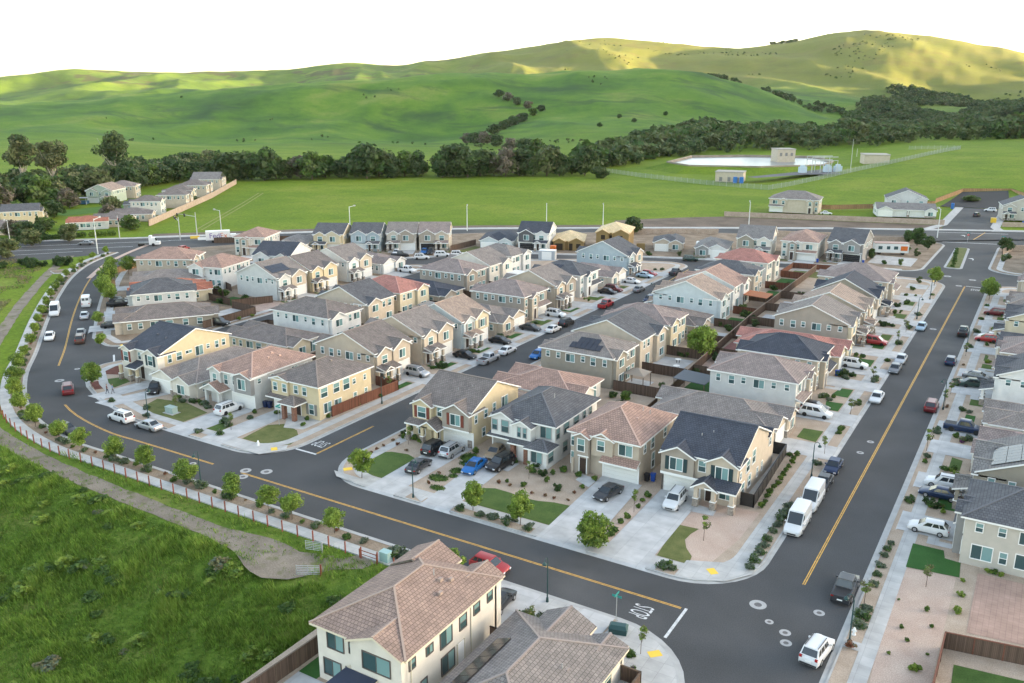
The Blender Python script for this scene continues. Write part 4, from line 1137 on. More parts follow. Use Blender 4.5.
h.door(-2.9, -.4)
for u, z, ww, hh in ((1.4, 4.2, .6, .7), (4.2, 4.0, .6, .9), (7., 3.8, .8, 1.0), (9.3, 3.8, 1.3, 1.1), (12., 4., .6, .8)): h.win('R', u, z, ww, hh, w / 2)
h.vents([(2.2, 6.0, 7.0), (1.4, 7.6, 7.3), (2.6, 8.2, 6.9)]); h.done()
plan_low('cream one-storey house with grey-brown roof and electric box on its front lawn', -122.6, 92.4, 0, 10.4, 18.2, 1, wall='cream', accent='cream', roof='greybrown', D=0, sl=.4)
h = House('yellow-sided two-storey house with navy gable roof at the mouth of the second street', -133.1, 94.3, 0, 'yellow', 'navy', 'cream', frame=WHITE)
w, d = 9.4, 15.
h.wing(-w / 2, w / 2, 0, d, 5.7, 'gx', .36); h.wing(-w / 2 - .02, w / 2 + .02, -.03, .5, 5.66, 'none', mat=1)
h.bump(-4.7, -2.2, 1.2, 0, 5.6, 1, sl=.5); h.win('F', -3.4, 3.4, 1.1, 1.6, -1.2, shut=SHR); h.bump(.8, 4.7, .9, 2.7, 5.3, 1, sl=.5); h.win('F', 2.8, 3.4, 1.1, 1.6, -.9, shut=SHB); h.win('F', -1.2, 3.7, .7, 1.2, -.04)
h.garage(2.4, -.04); h.wing(-2.2, .2, -2., 0, 2.7, 'shed', .3, walls=False); h.column(-1.9, -1.8, 2.7); h.column(0, -1.8, 2.7); h.column(-4.4, -1.9, 2.7); h.door(-.8, -.04)
for u, z, ww, hh in ((1.6, 3.6, .7, 1.3), (3.6, 3.6, 1.0, 1.3), (5.7, 4.3, 1.2, .5), (8.0, 3.4, 1.5, 1.6), (10.0, 4.2, .6, .7), (12.0, 3.8, .7, 1.2), (13.6, 3.9, .7, 1.1)): h.win('R', u, z, ww, hh, w / 2)
h.vents([(-1., 4.0, 7.4), (1.6, 3.6, 7.2)]); h.done()
# along the middle street's left pavement, front gables towards the street
plan_gable('grey gable-sided two-storey house with brown roof, silver SUV in the drive by the red fence', -96.9, 118.5, 90, 10.2, 13.2, -1, wall='tan', accent='tan', roof='brown', D=8.4, lawnm=LAWN3)
plan_gable('taupe and white two-storey house with black sedan parked by its garage', -96.9, 132.1, 90, 10.2, 13.2, -1, wall='sand', accent='tan', roof='greybrown', D=8.4, lawnm=LAWN3)
plan_gable('pale blue gable-sided house with tan roof and cream front, black sedan on the drive', -96.3, 144.2, 90, 9.8, 12.4, -1, wall='pale_blue', accent='butter', roof='tan', D=7.8, shut=SHG, lawnm=LAWN3, sl=.45)
plan_low('one-storey house with brown-tan roof and dark sedan, beside the pale blue gable', -95.8, 156.6, 90, 10.2, 15.5, -1, wall='sand', roof='greybrown', D=7.3, lawnm=LAWN3)
plan_hip('taupe two-storey house with mauve hip roof, white SUV on its drive', -96.6, 169.4, 90, 10.2, 13.6, -1, wall='taupe', accent='tan', roof='mauve', D=8.1)
plan_gable('tan two-storey house with brown roof beside the lawn by the red pickup', -96.4, 183, 90, 10.2, 13.6, -1, wall='tan', accent='taupe', roof='greybrown', D=7.9, lawnm=LAWN3)
h_ = plan_hip('white two-storey house with slate hip roof carrying a small dark panel array', -96.6, 196.5, 90, 10.0, 13.4, -1, wall='white', accent='white', roof='slate', D=8.1)
h_.solar((-5.0 + 1.5, 6.2, 5.67 + .42 * 1.95), (0, 1, 0), (1, 0, .42), 4, 1)
plan_low('one-storey cream house with mauve roof, two cars abreast in front', -96.2, 210.8, 90, 10.4, 15, -1, wall='cream', roof='mauve', D=7.7)
plan_gable('blue-grey gable-sided two-storey house with slate roof at the top of the middle street', -97.8, 227, 90, 10.2, 14.8, -1, wall='blue_grey', accent='sand', roof='slate', D=9, sl=.45)
# their back-to-back neighbours, rears towards the camera
plan_low('small butter-walled one-storey house with brown roof behind the pink-roofed house', -136, 120.6, -90, 9.4, 15.6, 1, wall='butter', roof='brown', D=0)
plan_hip('white two-storey house with grey-brown hip roof in the middle of the left block', -136, 132.7, -90, 9.8, 15.4, 1, wall='white', roof='brown', D=0)
h_ = plan_gable('beige two-storey house with slate gable roof and dark blue solar array', -136, 146, -90, 9.8, 13.6, 1, wall='sand', roof='slate', D=0)
h_.solar((-4.9 + 3.6, .9, 5.65 + .42 * 1.3), (1, 0, 0), (0, 1, .42), 5, 3)
plan_hip('yellow two-storey house with salmon-red hip roof in the left block', -136, 158.2, -90, 10.2, 13.6, -1, wall='butter', roof='red', D=0)
plan_low('one-storey house with navy roof between the salmon hip and the brown wall', -136, 170.3, -90, 10.2, 15.5, 1, wall='sand', roof='navy', D=0)
plan_hip('taupe two-storey house with mauve hip roof and tan rear bay in the left block', -135.8, 183.4, -90, 10.2, 13.6, 1, wall='taupe', accent='sand', roof='mauve', D=0)
plan_gable('cream two-storey house with grey-tan gable roof and white patio cover', -136.2, 195.4, -90, 10, 13.8, -1, wall='cream', roof='greybrown', D=0)
plan_hip('white two-storey house with brown-grey hip roof, last in its row by the top street', -137.5, 209.6, -90, 9.8, 13, -1, wall='white', roof='greybrown', D=0)

# ------------------------------------------------------------------ left of the second street
h_ = plan_gable('pale sage gable-sided two-storey house with dark solar panels over the empty lot', -158.2, 155.6, 90, 10.2, 13.4, -1, wall='pale_grey', accent='tan', roof='greybrown', D=7.4, sl=.44)
h_.solar((-4.6, 1.6, 5.64 + .44 * 2.0), (1, 0, 0), (0, 1, .44), 6, 2)
plan_gable('bright yellow two-storey house with grey-brown roof on the second street', -158.2, 167, 90, 10.2, 13.4, -1, wall='yellow', accent='yellow', roof='brown', D=7.4)
plan_gable('white-sided two-storey house with tan gables and brown roof, beside low pink roof', -158.2, 181, 90, 10.2, 13.4, -1, wall='white', accent='sand', roof='greybrown', D=7.4)
plan_low('one-storey white-gabled house with mauve roof and pickup truck outside', -157.5, 193.6, 90, 9.8, 14, 1, wall='white', roof='mauve', D=6.5)
plan_gable('white-gabled house with navy and brown roof behind the yellow house', -181.5, 171.5, 18, 11, 13, 1, wall='white', accent='white', roof='navy', D=0)
plan_hip('bright white two-storey house with pink roof, rear bay facing the back lanes', -187.4, 163.6, 194, 9.8, 12.6, 1, wall='white', roof='pink', D=0)
plan_low('low olive-sided house with brown roof on the curve, lawn squares in front', -167.3, 114.3, -37, 10.4, 18, 1, wall='olive', accent='sand', roof='brown', D=6.5, lawnm=LAWN3)
plan_hip('grey two-storey house with slate hip roof and white windows on the curve', -176.6, 124, -37, 10.2, 12.8, 1, wall='pale_grey', roof='slate', D=6.5)
plan_low('one-storey house with terracotta red roof beyond the slate hip roof', -187.2, 132.4, -38, 10.6, 16, 1, wall='butter', roof='terracotta', D=6)
plan_low('low house with grey-brown roof between the terracotta roof and the pink hip', -198.4, 141.4, -40, 10, 15, 1, wall='tan', roof='greybrown', D=6)
plan_hip('grey-brown two-storey house with pink hip roof nearest the arterial crossing', -211.6, 153.6, -60, 10.8, 14.6, 1, wall='tan', roof='pink', D=5)

# ------------------------------------------------------------------ north side of the top street, fronts towards the camera
plan_hip('cream and stone two-storey house with pink hip roof beside the parked delivery lorry', -210.6, 190.6, 24, 9.8, 12, -1, wall='cream', accent='tan', roof='pink', D=5.5)
plan_low('low house with grey hip roof between the pink hip roof and the yellow house', -202.3, 199.5, 27, 9.6, 13, 1, wall='sand', roof='grey', D=6)
plan_gable('yellow two-storey house with slate roof and twin front gables, top row', -193.9, 207.6, 25, 9.6, 12, -1, wall='yellow', accent='butter', roof='slate', D=6)
plan_gable('blue-grey two-storey house with slate gable roof, third from the grass lot', -184.6, 214.6, 28, 9.6, 12, 1, wall='blue_grey', accent='blue_grey', roof='slate', D=6)
plan_gable('stone-grey two-storey house with brown gables and white garage, second from the grass lot', -175.6, 221.4, 30, 9.4, 12, -1, wall='grey', accent='taupe', roof='greybrown', D=6)
plan_gable('brown and white two-storey house with pinkish gables beside the vacant grass lot', -166.8, 226.9, 31, 9.6, 12, 1, wall='sand', accent='taupe', roof='mauve', D=6, dm=BLACK)
plan_low('low house with dark navy roof between the grass lot and the white gabled house', -151, 239.2, 24, 10.6, 14, 1, wall='pale_blue', roof='navy', D=6)
plan_gable('white and charcoal two-storey house with navy roof beside the timber framing', -139.9, 243.6, 18, 10, 12.4, 1, wall='white', accent='charcoal', roof='navy', D=6, dm=BLACK)
plan_low('small brown brick-look one-storey house with blue-grey roof at the end of the middle street', -102.5, 264.6, 20, 9.2, 10, 1, wall='tan', accent='tan', roof='slate', D=0)
plan_low('white one-storey house with grey gable roof on the top street', -87.3, 261.2, 12, 9.6, 14, -1, wall='white', accent='stone_grey', roof='grey', D=4.2)
plan_gable('stone and white two-storey house with grey gable roof on the top street', -76.5, 269, 9, 10.4, 14, 1, wall='cream', accent='olive', roof='grey', D=6)
plan_hip('white and taupe two-storey house with pink roof and white garage on the top street', -63.3, 270.6, 4, 10.4, 15.5, -1, wall='cream', accent='taupe', roof='pink', D=6)
plan_gable('stone-grey two-storey house with slate roof beside the white trailer lot', -51, 275.6, 0, 10, 15, -1, wall='stone_grey', accent='stone_grey', roof='slate', D=7, dm=BLACK, frame=WHITE)
# beyond the arterial
plan_hip('big beige two-storey house with grey-brown hip roof beyond the arterial', -90.8, 372.3, 7, 19.5, 13, 1, wall='sand', roof='greybrown', D=0, z=.6)
plan_low('long white one-storey building with grey roof behind the arterial wall', -49.2, 383.4, 17, 22, 11, 1, wall='white', roof='grey', D=0, kind='gx', z=.6)
plan_gable('grey two-storey house with dark gable roof rising behind the long low roof', -51.5, 398, 12, 15.5, 12, 1, wall='pale_grey', roof='slate', D=0, z=.6, kind='gy')
plan_gable('blue-grey two-storey house with slate gable beside the far street end', -9.3, 396, 10, 14, 12, -1, wall='grey', roof='slate', D=0, z=.6, kind='gy')

# ------------------------------------------------------------------ right-hand edge, backs away from us, fronts on the right-hand street
h_ = plan_hip('grey-beige two-storey house with slate-blue hip roof at the right edge above the brick patio', -3.2, 104.6, -90, 10.2, 14.5, 1, wall='grey', accent='stone_grey', roof='slate', D=7, frame=WHITE, lawnm=LAWN3)
h_.win('R', 2.0, .9, 1.8, 1.5, 5.1); h_.win('R', 6.2, .9, 1.8, 1.5, 5.1)
h_ = plan_gable('olive gable-sided house with pale panelled roof behind the slate-blue hip roof', -3., 118.2, -90, 10.4, 14.5, 1, wall='olive', accent='sand', roof='grey', D=7.2, lawnm=LAWN3)
h_.solar((-1.5, 1.2, 5.68 + .42 * 1.6), (1, 0, 0), (0, 1, .42), 6, 3)
plan_low('one-storey house with mauve tile roof, black pickup on its drive', -3., 131.6, -90, 10.4, 15, 1, wall='cream', roof='mauve', D=7.2)
plan_low('one-storey house with slate roof beside a large pinkish roof at the right edge', -3., 145, -90, 10.4, 15, -1, wall='cream', roof='greybrown', D=7.2, lawnm=LAWN3)
plan_gable('white-sided two-storey house with grey gable roof at the right edge, dark SUV outside', -3.4, 161.5, -90, 10.4, 14, 1, wall='white', accent='tan', roof='slate', D=6.8)
plan_hip('two-storey house with mauve-pink hip roof beyond the white-sided house', -3.8, 176.5, -90, 10.2, 14, -1, wall='sand', roof='mauve', D=6.4)
plan_low('one-storey grey-roofed house halfway up the right edge', -3.8, 190, -90, 10.4, 15, 1, wall='cream', roof='slate', D=6.4)
plan_gable('cream two-storey house with slate gable in the right edge row near the top', -4.2, 204, -90, 10.2, 14, 1, wall='butter', roof='slate', D=6)
plan_hip('brown two-storey house with grey hip roof in the right edge row near the top', -4.4, 218, -90, 10.2, 14, -1, wall='tan', roof='greybrown', D=5.8)
plan_low('one-storey house with brown roof near the far right corner lot', -4.4, 232, -90, 10.4, 14, 1, wall='sand', roof='brown', D=5.8)
plan_hip('beige two-storey house with brown-grey roof at the far right junction corner', -3.5, 247, -90, 11, 14, 1, wall='sand', roof='mauve', D=6.6)
plan_hip('white-gabled two-storey house at the right edge past the far junction', -1.6, 289, -90, 11, 14, 1, wall='white', roof='slate', D=0)
plan_gable('pale two-storey house at the right edge on the far corner by the arterial', 1.5, 306, -90, 11, 14, 1, wall='pale_blue', roof='grey', D=0)

# houses still in bare timber
WALLC['pine'] = boards_mat('bare_sheathing', (.62, .42, .18), 1.2, var=.12)
MATS['bare_sheathing'].node_tree.nodes['Principled BSDF'].inputs['Roughness'].default_value = .8
OPEN = plain('opening_shade', (.03, .022, .015), .9)  # flat panels on solid walls; the shade of the interior is their colour
for (x, y, rz, w, d, h1, lb) in ((-130.4, 249.6, 24, 9.6, 13, 3.1, 'one-storey house still in bare timber framing with plywood roof'), (-118, 256, 17, 10.4, 13, 5.9, 'two-storey house still in bare timber with plywood roof')):
    h = House(lb, x, y, rz, 'pine', 'pine', 'pine', trim=plain('raw_timber', (.50, .33, .15), .8), name='unfinished_house')
    h.wing(-w / 2, w / 2, 0, d, h1, 'hip', .42); h.bump(.2, w / 2, .9, 0, h1 - .2, 0, sl=.5); h.bump(-w / 2, -1.2, .6, 0 if h1 < 4 else 2.8, h1 - .2, 0, sl=.5)
    for u, z, ww, hh, pl in ((-3, .1, 2.4, 2.1, 0 if h1 > 4 else -.6), (.8, .1, 1.1, 2.2, -.9), (3.2, .8, 1.4, 1.4, -.9)) + (((-3, 3.6, 1.3, 1.4, -.6), (-.6, 3.6, .8, 1.3, 0), (2.6, 3.6, 1.3, 1.4, -.9)) if h1 > 4 else ()):
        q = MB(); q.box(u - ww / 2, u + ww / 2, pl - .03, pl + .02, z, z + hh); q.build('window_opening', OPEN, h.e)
    for k in range(9):
        q = MB(); xx = -w / 2 + w * k / 8; q.box(xx - .05, xx + .05, -.06 if abs(xx) < 9 else 0, .0, .0, h1); q.build('timber_stud', MATS['raw_timber'], h.e)
    h.done()

# ------------------------------------------------------------------ front gardens of the near rows
def dpoly(path, z=.148): DRIVE.poly([(x, y, z) for x, y in path])
def drive_to(xa, xb, yk, xc, xd, yf, apron=.5):
    dpoly([(xa, yk), (xb, yk), (xd, yf), (xc, yf)]); DRIVE.poly([(xa - apron, yk - .45, .012), (xb + apron, yk - .45, .012), (xb, yk, .148), (xa, yk, .148)])
drive_to(-71., -66.6, 80.5, -71.2, -66.3, 98.3); drive_to(-62.1, -57.9, 80.5, -63.6, -59.0, 99.6); drive_to(-45.5, -39.3, 80.5, -46.3, -40.6, 99.6); drive_to(-37.7, -32.1, 80.5, -38.0, -32.6, 99.9)
dpoly([(-59.0, 94.2), (-57.8, 94.2), (-57.8, 97.2), (-59.0, 97.2)]); dpoly([(-48.8, 96.6), (-46.3, 95.4), (-46.3, 98.2), (-48.8, 98.6)]); dpoly([(-32.6, 95.8), (-29.8, 96), (-29.9, 97.6), (-32.6, 98)]); dpoly([(-72.8, 94.4), (-71.1, 94.4), (-71.1, 96.2), (-72.8, 96.2)])
lawn([(-74.6, 83.7), (-76.6, 85.0), (-77.5, 86.8), (-77.8, 88.3), (-77.0, 90.2), (-75.6, 91.4), (-73, 91.9), (-71.1, 91.2), (-71.1, 83.7)]); lawn([(-57.8, 83.7), (-57.8, 88.2), (-56.5, 88.9), (-54.1, 88.8), (-52, 88.4), (-50, 88.6), (-48, 89.3), (-45.9, 89.5), (-45.6, 83.7)])
lawn([(-32.0, 83.7), (-32.8, 91.8), (-30.1, 92), (-30.5, 90.4), (-30.6, 88.7), (-29.8, 87), (-28.6, 85.5), (-28.3, 83.7)], LAWN2)
PINKG = ground_mat('pink_gravel', (.40, .29, .23), (.48, .37, .30), .4, fine=9.)
poly_obj('gravel_bed', [(-32.5, 84.1), (-26.5, 84.1), (-25.3, 92), (-25.2, 99.8), (-32.5, 99.8)], .108, PINKG); poly_obj('gravel_bed', [(-39.2, 84), (-37.8, 84), (-38.1, 99), (-39.2, 97)], .112, PINKG)
pad([(-78.2, 82.3), (-76.6, 81), (-73.6, 80.75), (-64.9, 80.75), (-64.9, 82.2), (-74.8, 82.2)]); pad([(-62.4, 80.75), (-62.4, 82.2), (-64.9, 82.2)]); pad([(-46.6, 80.75), (-46.6, 82.2), (-31, 82.2), (-31, 80.75)]); pad([(-28.8, 80.75), (-28.8, 84.4), (-25.2, 86), (-21.7, 90), (-21.8, 85.2), (-23.8, 82.3), (-27.4, 80.8)], .134)
pad([(-97.4, 92.6), (-95.6, 90.2), (-92.4, 91.2), (-92.4, 98.6), (-97.4, 95)]); pad([(-103, 80.9), (-91, 80.9), (-88.9, 84), (-90, 85.5), (-92, 83.4), (-103, 82.2)]); pad([(-26.5, 100.9), (-28.0, 100.9), (-28.0, 119), (-27.3, 119)][::-1], .131)
drive_to(-102.7, -98.5, 80.6, -102.4, -98.7, 95.1); drive_to(-110.3, -105.5, 80.6, -110.0, -105.0, 93.2); drive_to(-130.2, -126.4, 82.8, -127.6, -123.2, 91.5); drive_to(-134.2, -130.6, 84.2, -133, -128.6, 94.2)
lawn([(-97.6, 83.8), (-98.4, 89.7), (-96.6, 91.4), (-93, 90.4), (-90.4, 88.2), (-89.8, 85.8), (-92, 83.9)], LAWN2); lawn([(-105.3, 83.8), (-105.2, 87.4), (-102.9, 87), (-102.7, 83.8)]); lawn([(-121.6, 83.9), (-123.2, 88.8), (-117.5, 90), (-110.7, 88.6), (-110.6, 83.7)], LAWN2)
lawn([(-139.6, 91), (-138.2, 93.2), (-134.9, 92.2), (-134.4, 88.8), (-137, 88.8)])
poly_obj('mulch_bed', [(-145.4, 93.6), (-142.6, 92.4), (-140.2, 93.6), (-138.4, 94), (-138.6, 97.6), (-145.6, 99)], .115, MULCH); poly_obj('mulch_bed', [(-140.8, 88.3), (-136.2, 86.2), (-135.6, 87.4), (-139.6, 90.3)], .115, MULCH)
# lower right corner and the brick patio
lawn([(-8.0, 95.4), (-2.8, 96.0), (-3.0, 99.4), (-4.6, 99.6), (-4.9, 101.4), (-8.1, 101.4)], LAWN3, .127)
poly_obj('patio', [(-1.2, 85.4), (9, 86.6), (9, 98.2), (-1.2, 98.0)], .125, concrete_mat('brick_patio', (.40, .27, .215), joint=.5)); poly_obj('gravel_bed', [(-6.8, 60), (-3.1, 60), (-3.1, 95.8), (-7.9, 95.2), (-8.2, 80)], .108, PINKG)
lawn([(-1.4, 70), (12, 70), (12, 81), (-1.7, 79.4)], ground_mat('rough_garden_grass', (.035, .075, .015), (.06, .11, .025), .8, fine=8.))
pad([(-10.8, 77), (-9.2, 77), (-9.2, 78.4), (-10.8, 78.4)])
# near corner
drive_to_ = [(-42.6, 62.4), (-38.2, 62.4), (-38.2, 70.1), (-42.6, 70.1)]; dpoly(drive_to_); dpoly([(-34.2, 63), (-30.8, 63), (-30.8, 70.1), (-34.2, 70.1)]); ribbon(WALKS, [p for p in sp if p[0] > -34 and 20 < p[1]], .2, 6.2, .131)
poly_obj('patio', [(-51.4, 42), (-43, 42), (-43, 48.1), (-51.4, 48.1)], .12, CONC2); lawn([(-51.4, 48.1), (-49.3, 48.1), (-49.3, 52), (-51.4, 52)], LAWN3)
# back gardens: paving and grass between the rows
for (x0, x1, y0, y1, mt) in ((-60.2, -54, 145.8, 155.6, CONC2), (-59.8, -55.6, 132.6, 140, CONC2), (-60, -55.2, 157, 163, SOIL), (-57.4, -53.8, 118.6, 126, LAWN3), (-59.4, -54.6, 170, 178, CONC2), (-58.6, -55, 184.6, 192, LAWN3), (-44, -52, 161.6, 174, BRICKP), (-44.8, -52.4, 148, 158, PAVER), (-52.6, -47, 188.6, 199, CONC2), (-59, -55, 215, 224, LAWN3),
                         (-60.4, -56, 227, 241, LAWN3), (-44.8, -50, 134.4, 146, LAWN3), (-46, -52.4, 203, 214, CONC2), (-120, -116.5, 128, 138, CONC2), (-114.6, -111, 128, 137, LAWN3), (-120.5, -116, 152.6, 163, SOIL), (-120.4, -116, 178, 188, CONC2), (-60, -46, 246, 256, LAWN2), (-121, -117, 199, 204, CONC2), (-159, -151.5, 140.6, 149.4, PAVER), (-162, -152, 130.5, 139.2, CONC2), (-171, -161.5, 141, 148, LAWN3), (-152, -150.9, 139.4, 150, PAVER),
                         (-160, -153.5, 226, 240, LAWN2), (-49.8, -37, 292, 303, SOIL), (-44.6, -32.6, 277, 291.4, CONC)):
    poly_obj('lawn_patch' if mt in (LAWN3, LAWN2) else 'patio', [(min(x0, x1), y0), (max(x0, x1), y0), (max(x0, x1), y1), (min(x0, x1), y1)], .118, mt)
# extra driveway for the far cul-de-sac street
poly_obj('road', [(-34, 352), (-17.5, 360), (-17.5, 432), (-33, 432)], .045, ASPHALT); q = MB(); sh = densify([(-42, 430), (-38, 479), (-19, 489), (-15, 434), (-42, 430)], 12)
for i in range(len(sh) - 1): q.poly([(*sh[i], terrain_z(*sh[i]) + .25), (*sh[i + 1], terrain_z(*sh[i + 1]) + .25), (-28, 458, terrain_z(-28, 458) + .25)][::-1])
tag(q.build('bare_earth', plain('black_ground_sheet', (.02, .021, .023), .9)), kind='structure')
for ya, yb in ((219.4, 225), (232.6, 239), (246, 252)): pad([(-29.6, ya), (-24.7, ya), (-24.7, yb), (-29.6, yb)], .131)
for pth in ([(-34.4, 432), (-34.6, 372), (-38.5, 356)], [(-15, 366), (-17.0, 374), (-17.0, 432)]): ribbon(WALKS, pth, -1.6, 1.6, .15)
# ------------------------------------------------------------------ plants
LEAF = {k: leaf_mat('leaf_' + k, c) for k, c in dict(
    fresh=(.15, .23, .035), mid=(.10, .165, .03), deep=(.06, .115, .026), olive=(.10, .12, .045), grey=(.13, .165, .11), dark=(.04, .075, .024),
    lime=(.22, .30, .05), rust=(.22, .09, .05), purple=(.18, .05, .17), oak=(.062, .096, .032), oak2=(.09, .122, .04), willow=(.16, .17, .075), bare=(.16, .135, .10), blossom=(.42, .42, .33), dry=(.24, .20, .10)).items()}
BARK = plain('bark', (.11, .08, .06), .9, var=.3, scale=4.); PALEB = plain('pale_bark', (.36, .32, .26), .85, var=.2, scale=2.)

def leaf_cloud(seed, lobes, leaf, n, mats, bias=.55, up=.35):
    """many small leaf faces spread through the lobes' volumes; each lobe takes one of the leaf tones, with stray leaves of the others"""
    g = np.random.default_rng(seed); L = np.array(lobes, float)
    wgt = L[:, 3] * L[:, 4] * L[:, 5]; wgt = wgt ** .75; wgt /= wgt.sum()
    k = g.choice(len(L), n, p=wgt)
    d = g.normal(size=(n, 3)); d /= np.linalg.norm(d, axis=1, keepdims=True)
    rr = (bias + (1 - bias) * g.random(n) ** .6)[:, None] * (1 + .12 * g.normal(size=(n, 1)))
    c = L[k, :3] + d * rr * L[k, 3:6]
    nn = d + g.normal(size=(n, 3)) * .75; nn[:, 2] += up; nn /= np.linalg.norm(nn, axis=1, keepdims=True)
    t = np.cross(nn, g.normal(size=(n, 3))); t /= np.linalg.norm(t, axis=1, keepdims=True) + 1e-9
    b = np.cross(nn, t)
    s = leaf * (.6 + .8 * g.random((n, 1)))
    t *= s; b *= s * (.55 + .4 * g.random((n, 1)))
    v = np.stack([c - t - b * .35, c - t * .1 - b, c + t - b * .1, c + t * .2 + b], 1).reshape(-1, 3)
    f = np.arange(4 * n).reshape(-1, 4)
    tone = g.integers(0, len(mats), len(L)); mi = tone[k]
    stray = g.random(n) < .25; mi[stray] = g.integers(0, len(mats), stray.sum())
    return v, f, mi
def np_mesh(name, v, f, mi, mats):
    me = bpy.data.meshes.new(name)
    me.vertices.add(len(v)); me.vertices.foreach_set('co', np.asarray(v, np.float32).ravel())
    me.loops.add(f.size); me.loops.foreach_set('vertex_index', f.astype(np.int32).ravel())
    me.polygons.add(len(f)); me.polygons.foreach_set('loop_start', np.arange(0, f.size, 4, dtype=np.int32))
    for m in mats: me.materials.append(m)
    me.polygons.foreach_set('material_index', mi.astype(np.int32)); me.update(calc_edges=True); me.validate()
    return me
def blob_lobes(seed, h0, h1, rad, n, sq=.8):
    g = random.Random(seed); out = []
    zc = (h0 + h1) / 2; hh = (h1 - h0) / 2
    for i in range(n):
        a = g.random() * 2 * math.pi; u = g.random() ** .5; z = g.uniform(-1, 1)
        r = u * rad * math.sqrt(max(.05, 1 - z * z)) * .75
        s = rad * g.uniform(.28, .5)
        out.append((r * math.cos(a), r * math.sin(a), zc + z * hh * .72, s, s, s * sq))
    return out
def trunk_mb(h, r, seed, limbs=4, spread=.8, mb=None):
    g = random.Random(seed); mb = mb or MB()
    top = (g.uniform(-.06, .06) * h, g.uniform(-.06, .06) * h, h * .62)
    mb.tube((0, 0, -.1), top, r, r * .65, 7)
    for i in range(limbs):
        a = 2 * math.pi * i / limbs + g.uniform(-.4, .4)
        st = Vector((0, 0, 0)).lerp(Vector(top), g.uniform(.6, 1.))
        e = Vector((math.cos(a) * spread * g.uniform(.6, 1), math.sin(a) * spread * g.uniform(.6, 1), h * g.uniform(.85, 1.15)))
        mb.tube(st, e, r * .5, r * .15, 5)
    return mb
def make_tree(name, label, cat, seed, h0, h1, rad, nl, leaf, n, mats, tr=.06, bark=None, sq=.8, limbs=4, group=None):
    t = thing(name, label, cat, group=group)
    trunk_mb(h0 + (h1 - h0) * .45, tr, seed, limbs, rad * .6).build('trunk', bark or BARK, t)
    v, f, mi = leaf_cloud(seed, blob_lobes(seed, h0, h1, rad, nl, sq), leaf, n, mats)
    link('crown', np_mesh('crown', v, f, mi, mats), t); index_kids(t)
    return t
def make_bush(name, label, seed, rad, h, leaf, n, mats, cat='shrub'):
    v, f, mi = leaf_cloud(seed, blob_lobes(seed, .03, h, rad, 9, .9), leaf, n, mats, bias=.4)
    o = link(name, np_mesh(name, v, f, mi, mats)); tag(o, label, cat); return o
M3 = lambda *k: [LEAF[x] for x in k]
# --- street trees along the curve: round young crowns on slim trunks
ST = [make_tree('street_tree', None, 'tree', 10 + i, 1.15, 4.0 + .3 * (i % 3), 1.75 + .15 * (i % 2), 24, .12, 3600, M3('fresh', 'mid', 'lime') if i % 2 else M3('fresh', 'lime', 'lime'), .055) for i in range(5)]
xs = [-59.6 - 6.6, -72.6, -76.9, -83, -91.5, -100.2, -106.6, -114, -120, -128.4, -136, -142.5]
path_b = densify(offset(PATHC, 1.2), .5)
def nearest(path, x): return min(path, key=lambda p: abs(p[0] - x))
pts = [nearest(path_b, x) for x in xs]
i0 = path_b.index(pts[-1]); acc = 0; last = i0
for i in range(i0 + 1, len(path_b)):
    acc += math.dist(path_b[i], path_b[i - 1])
    if acc > 8.6: pts.append(path_b[i]); acc = 0
ORD = ['nearest', 'second', 'third', 'fourth', 'fifth', 'sixth', 'seventh', 'eighth', 'ninth', 'tenth', 'eleventh', 'twelfth', 'thirteenth', 'fourteenth', 'fifteenth', 'sixteenth', 'seventeenth', 'eighteenth',
       'nineteenth', 'twentieth', 'twenty-first', 'twenty-second', 'twenty-third', 'twenty-fourth', 'twenty-fifth', 'twenty-sixth', 'twenty-seventh', 'twenty-eighth', 'twenty-ninth', 'thirtieth', 'thirty-first', 'thirty-second',
       'thirty-third', 'thirty-fourth', 'thirty-fifth', 'thirty-sixth', 'thirty-seventh', 'thirty-eighth', 'thirty-ninth', 'fortieth', 'forty-first', 'forty-second', 'forty-third', 'forty-fourth']
for i, (x, y) in enumerate(pts):
    k = .86 if i < 14 else .62
    place(ST[(i * 2 + (i // 5)) % 5], (x, y, .1), rnd.uniform(0, 6.28), f'round green street tree beside the curved footpath, {ORD[i]} from the metal gates', 'street trees along the curved footpath', (k * rnd.uniform(.9, 1.1), k * rnd.uniform(.9, 1.1), k * rnd.uniform(.92, 1.08)))
# --- front row trees
YT = [make_tree('young_tree', None, 'tree', 30 + i, .8, 3.8, 1.45, 20, .13, 3000, M3('lime', 'fresh', 'fresh'), .05) for i in range(3)]
index = [(-55.5, 82.2, 1.0, 'bushy light green tree on the verge below the blue car'), (-48.6, 81.9, 1.12, 'wide light green tree on the verge below the curved lawn'),
         (-73.4, 82.4, 1.08, 'upright leafy tree on the lawn corner of the middle street'), (-137.6, 86.6, 1.05, 'round tree in the red mulch where the second street meets the curve')]
for (x, y, k, lb), pr in zip(index, (YT[0], YT[1], YT[2], ST[1])): place(pr, (x, y, .1), rnd.uniform(0, 6), lb, scale=k)
BT = make_tree('leafy_tree', 'large bushy light green tree at the kerb between two driveways', 'tree', 41, .2, 4.4, 1.95, 30, .14, 5600, M3('lime', 'fresh', 'mid'), .09); BT.location = (-38.9, 81.7, .1)
t = make_tree('leafy_tree', 'bright lime green tree over the back fence in the middle of the block', 'tree', 43, .9, 6.2, 3.0, 20, .24, 3200, M3('lime', 'lime', 'fresh'), .12); t.location = (-53.6, 158.5, .1)
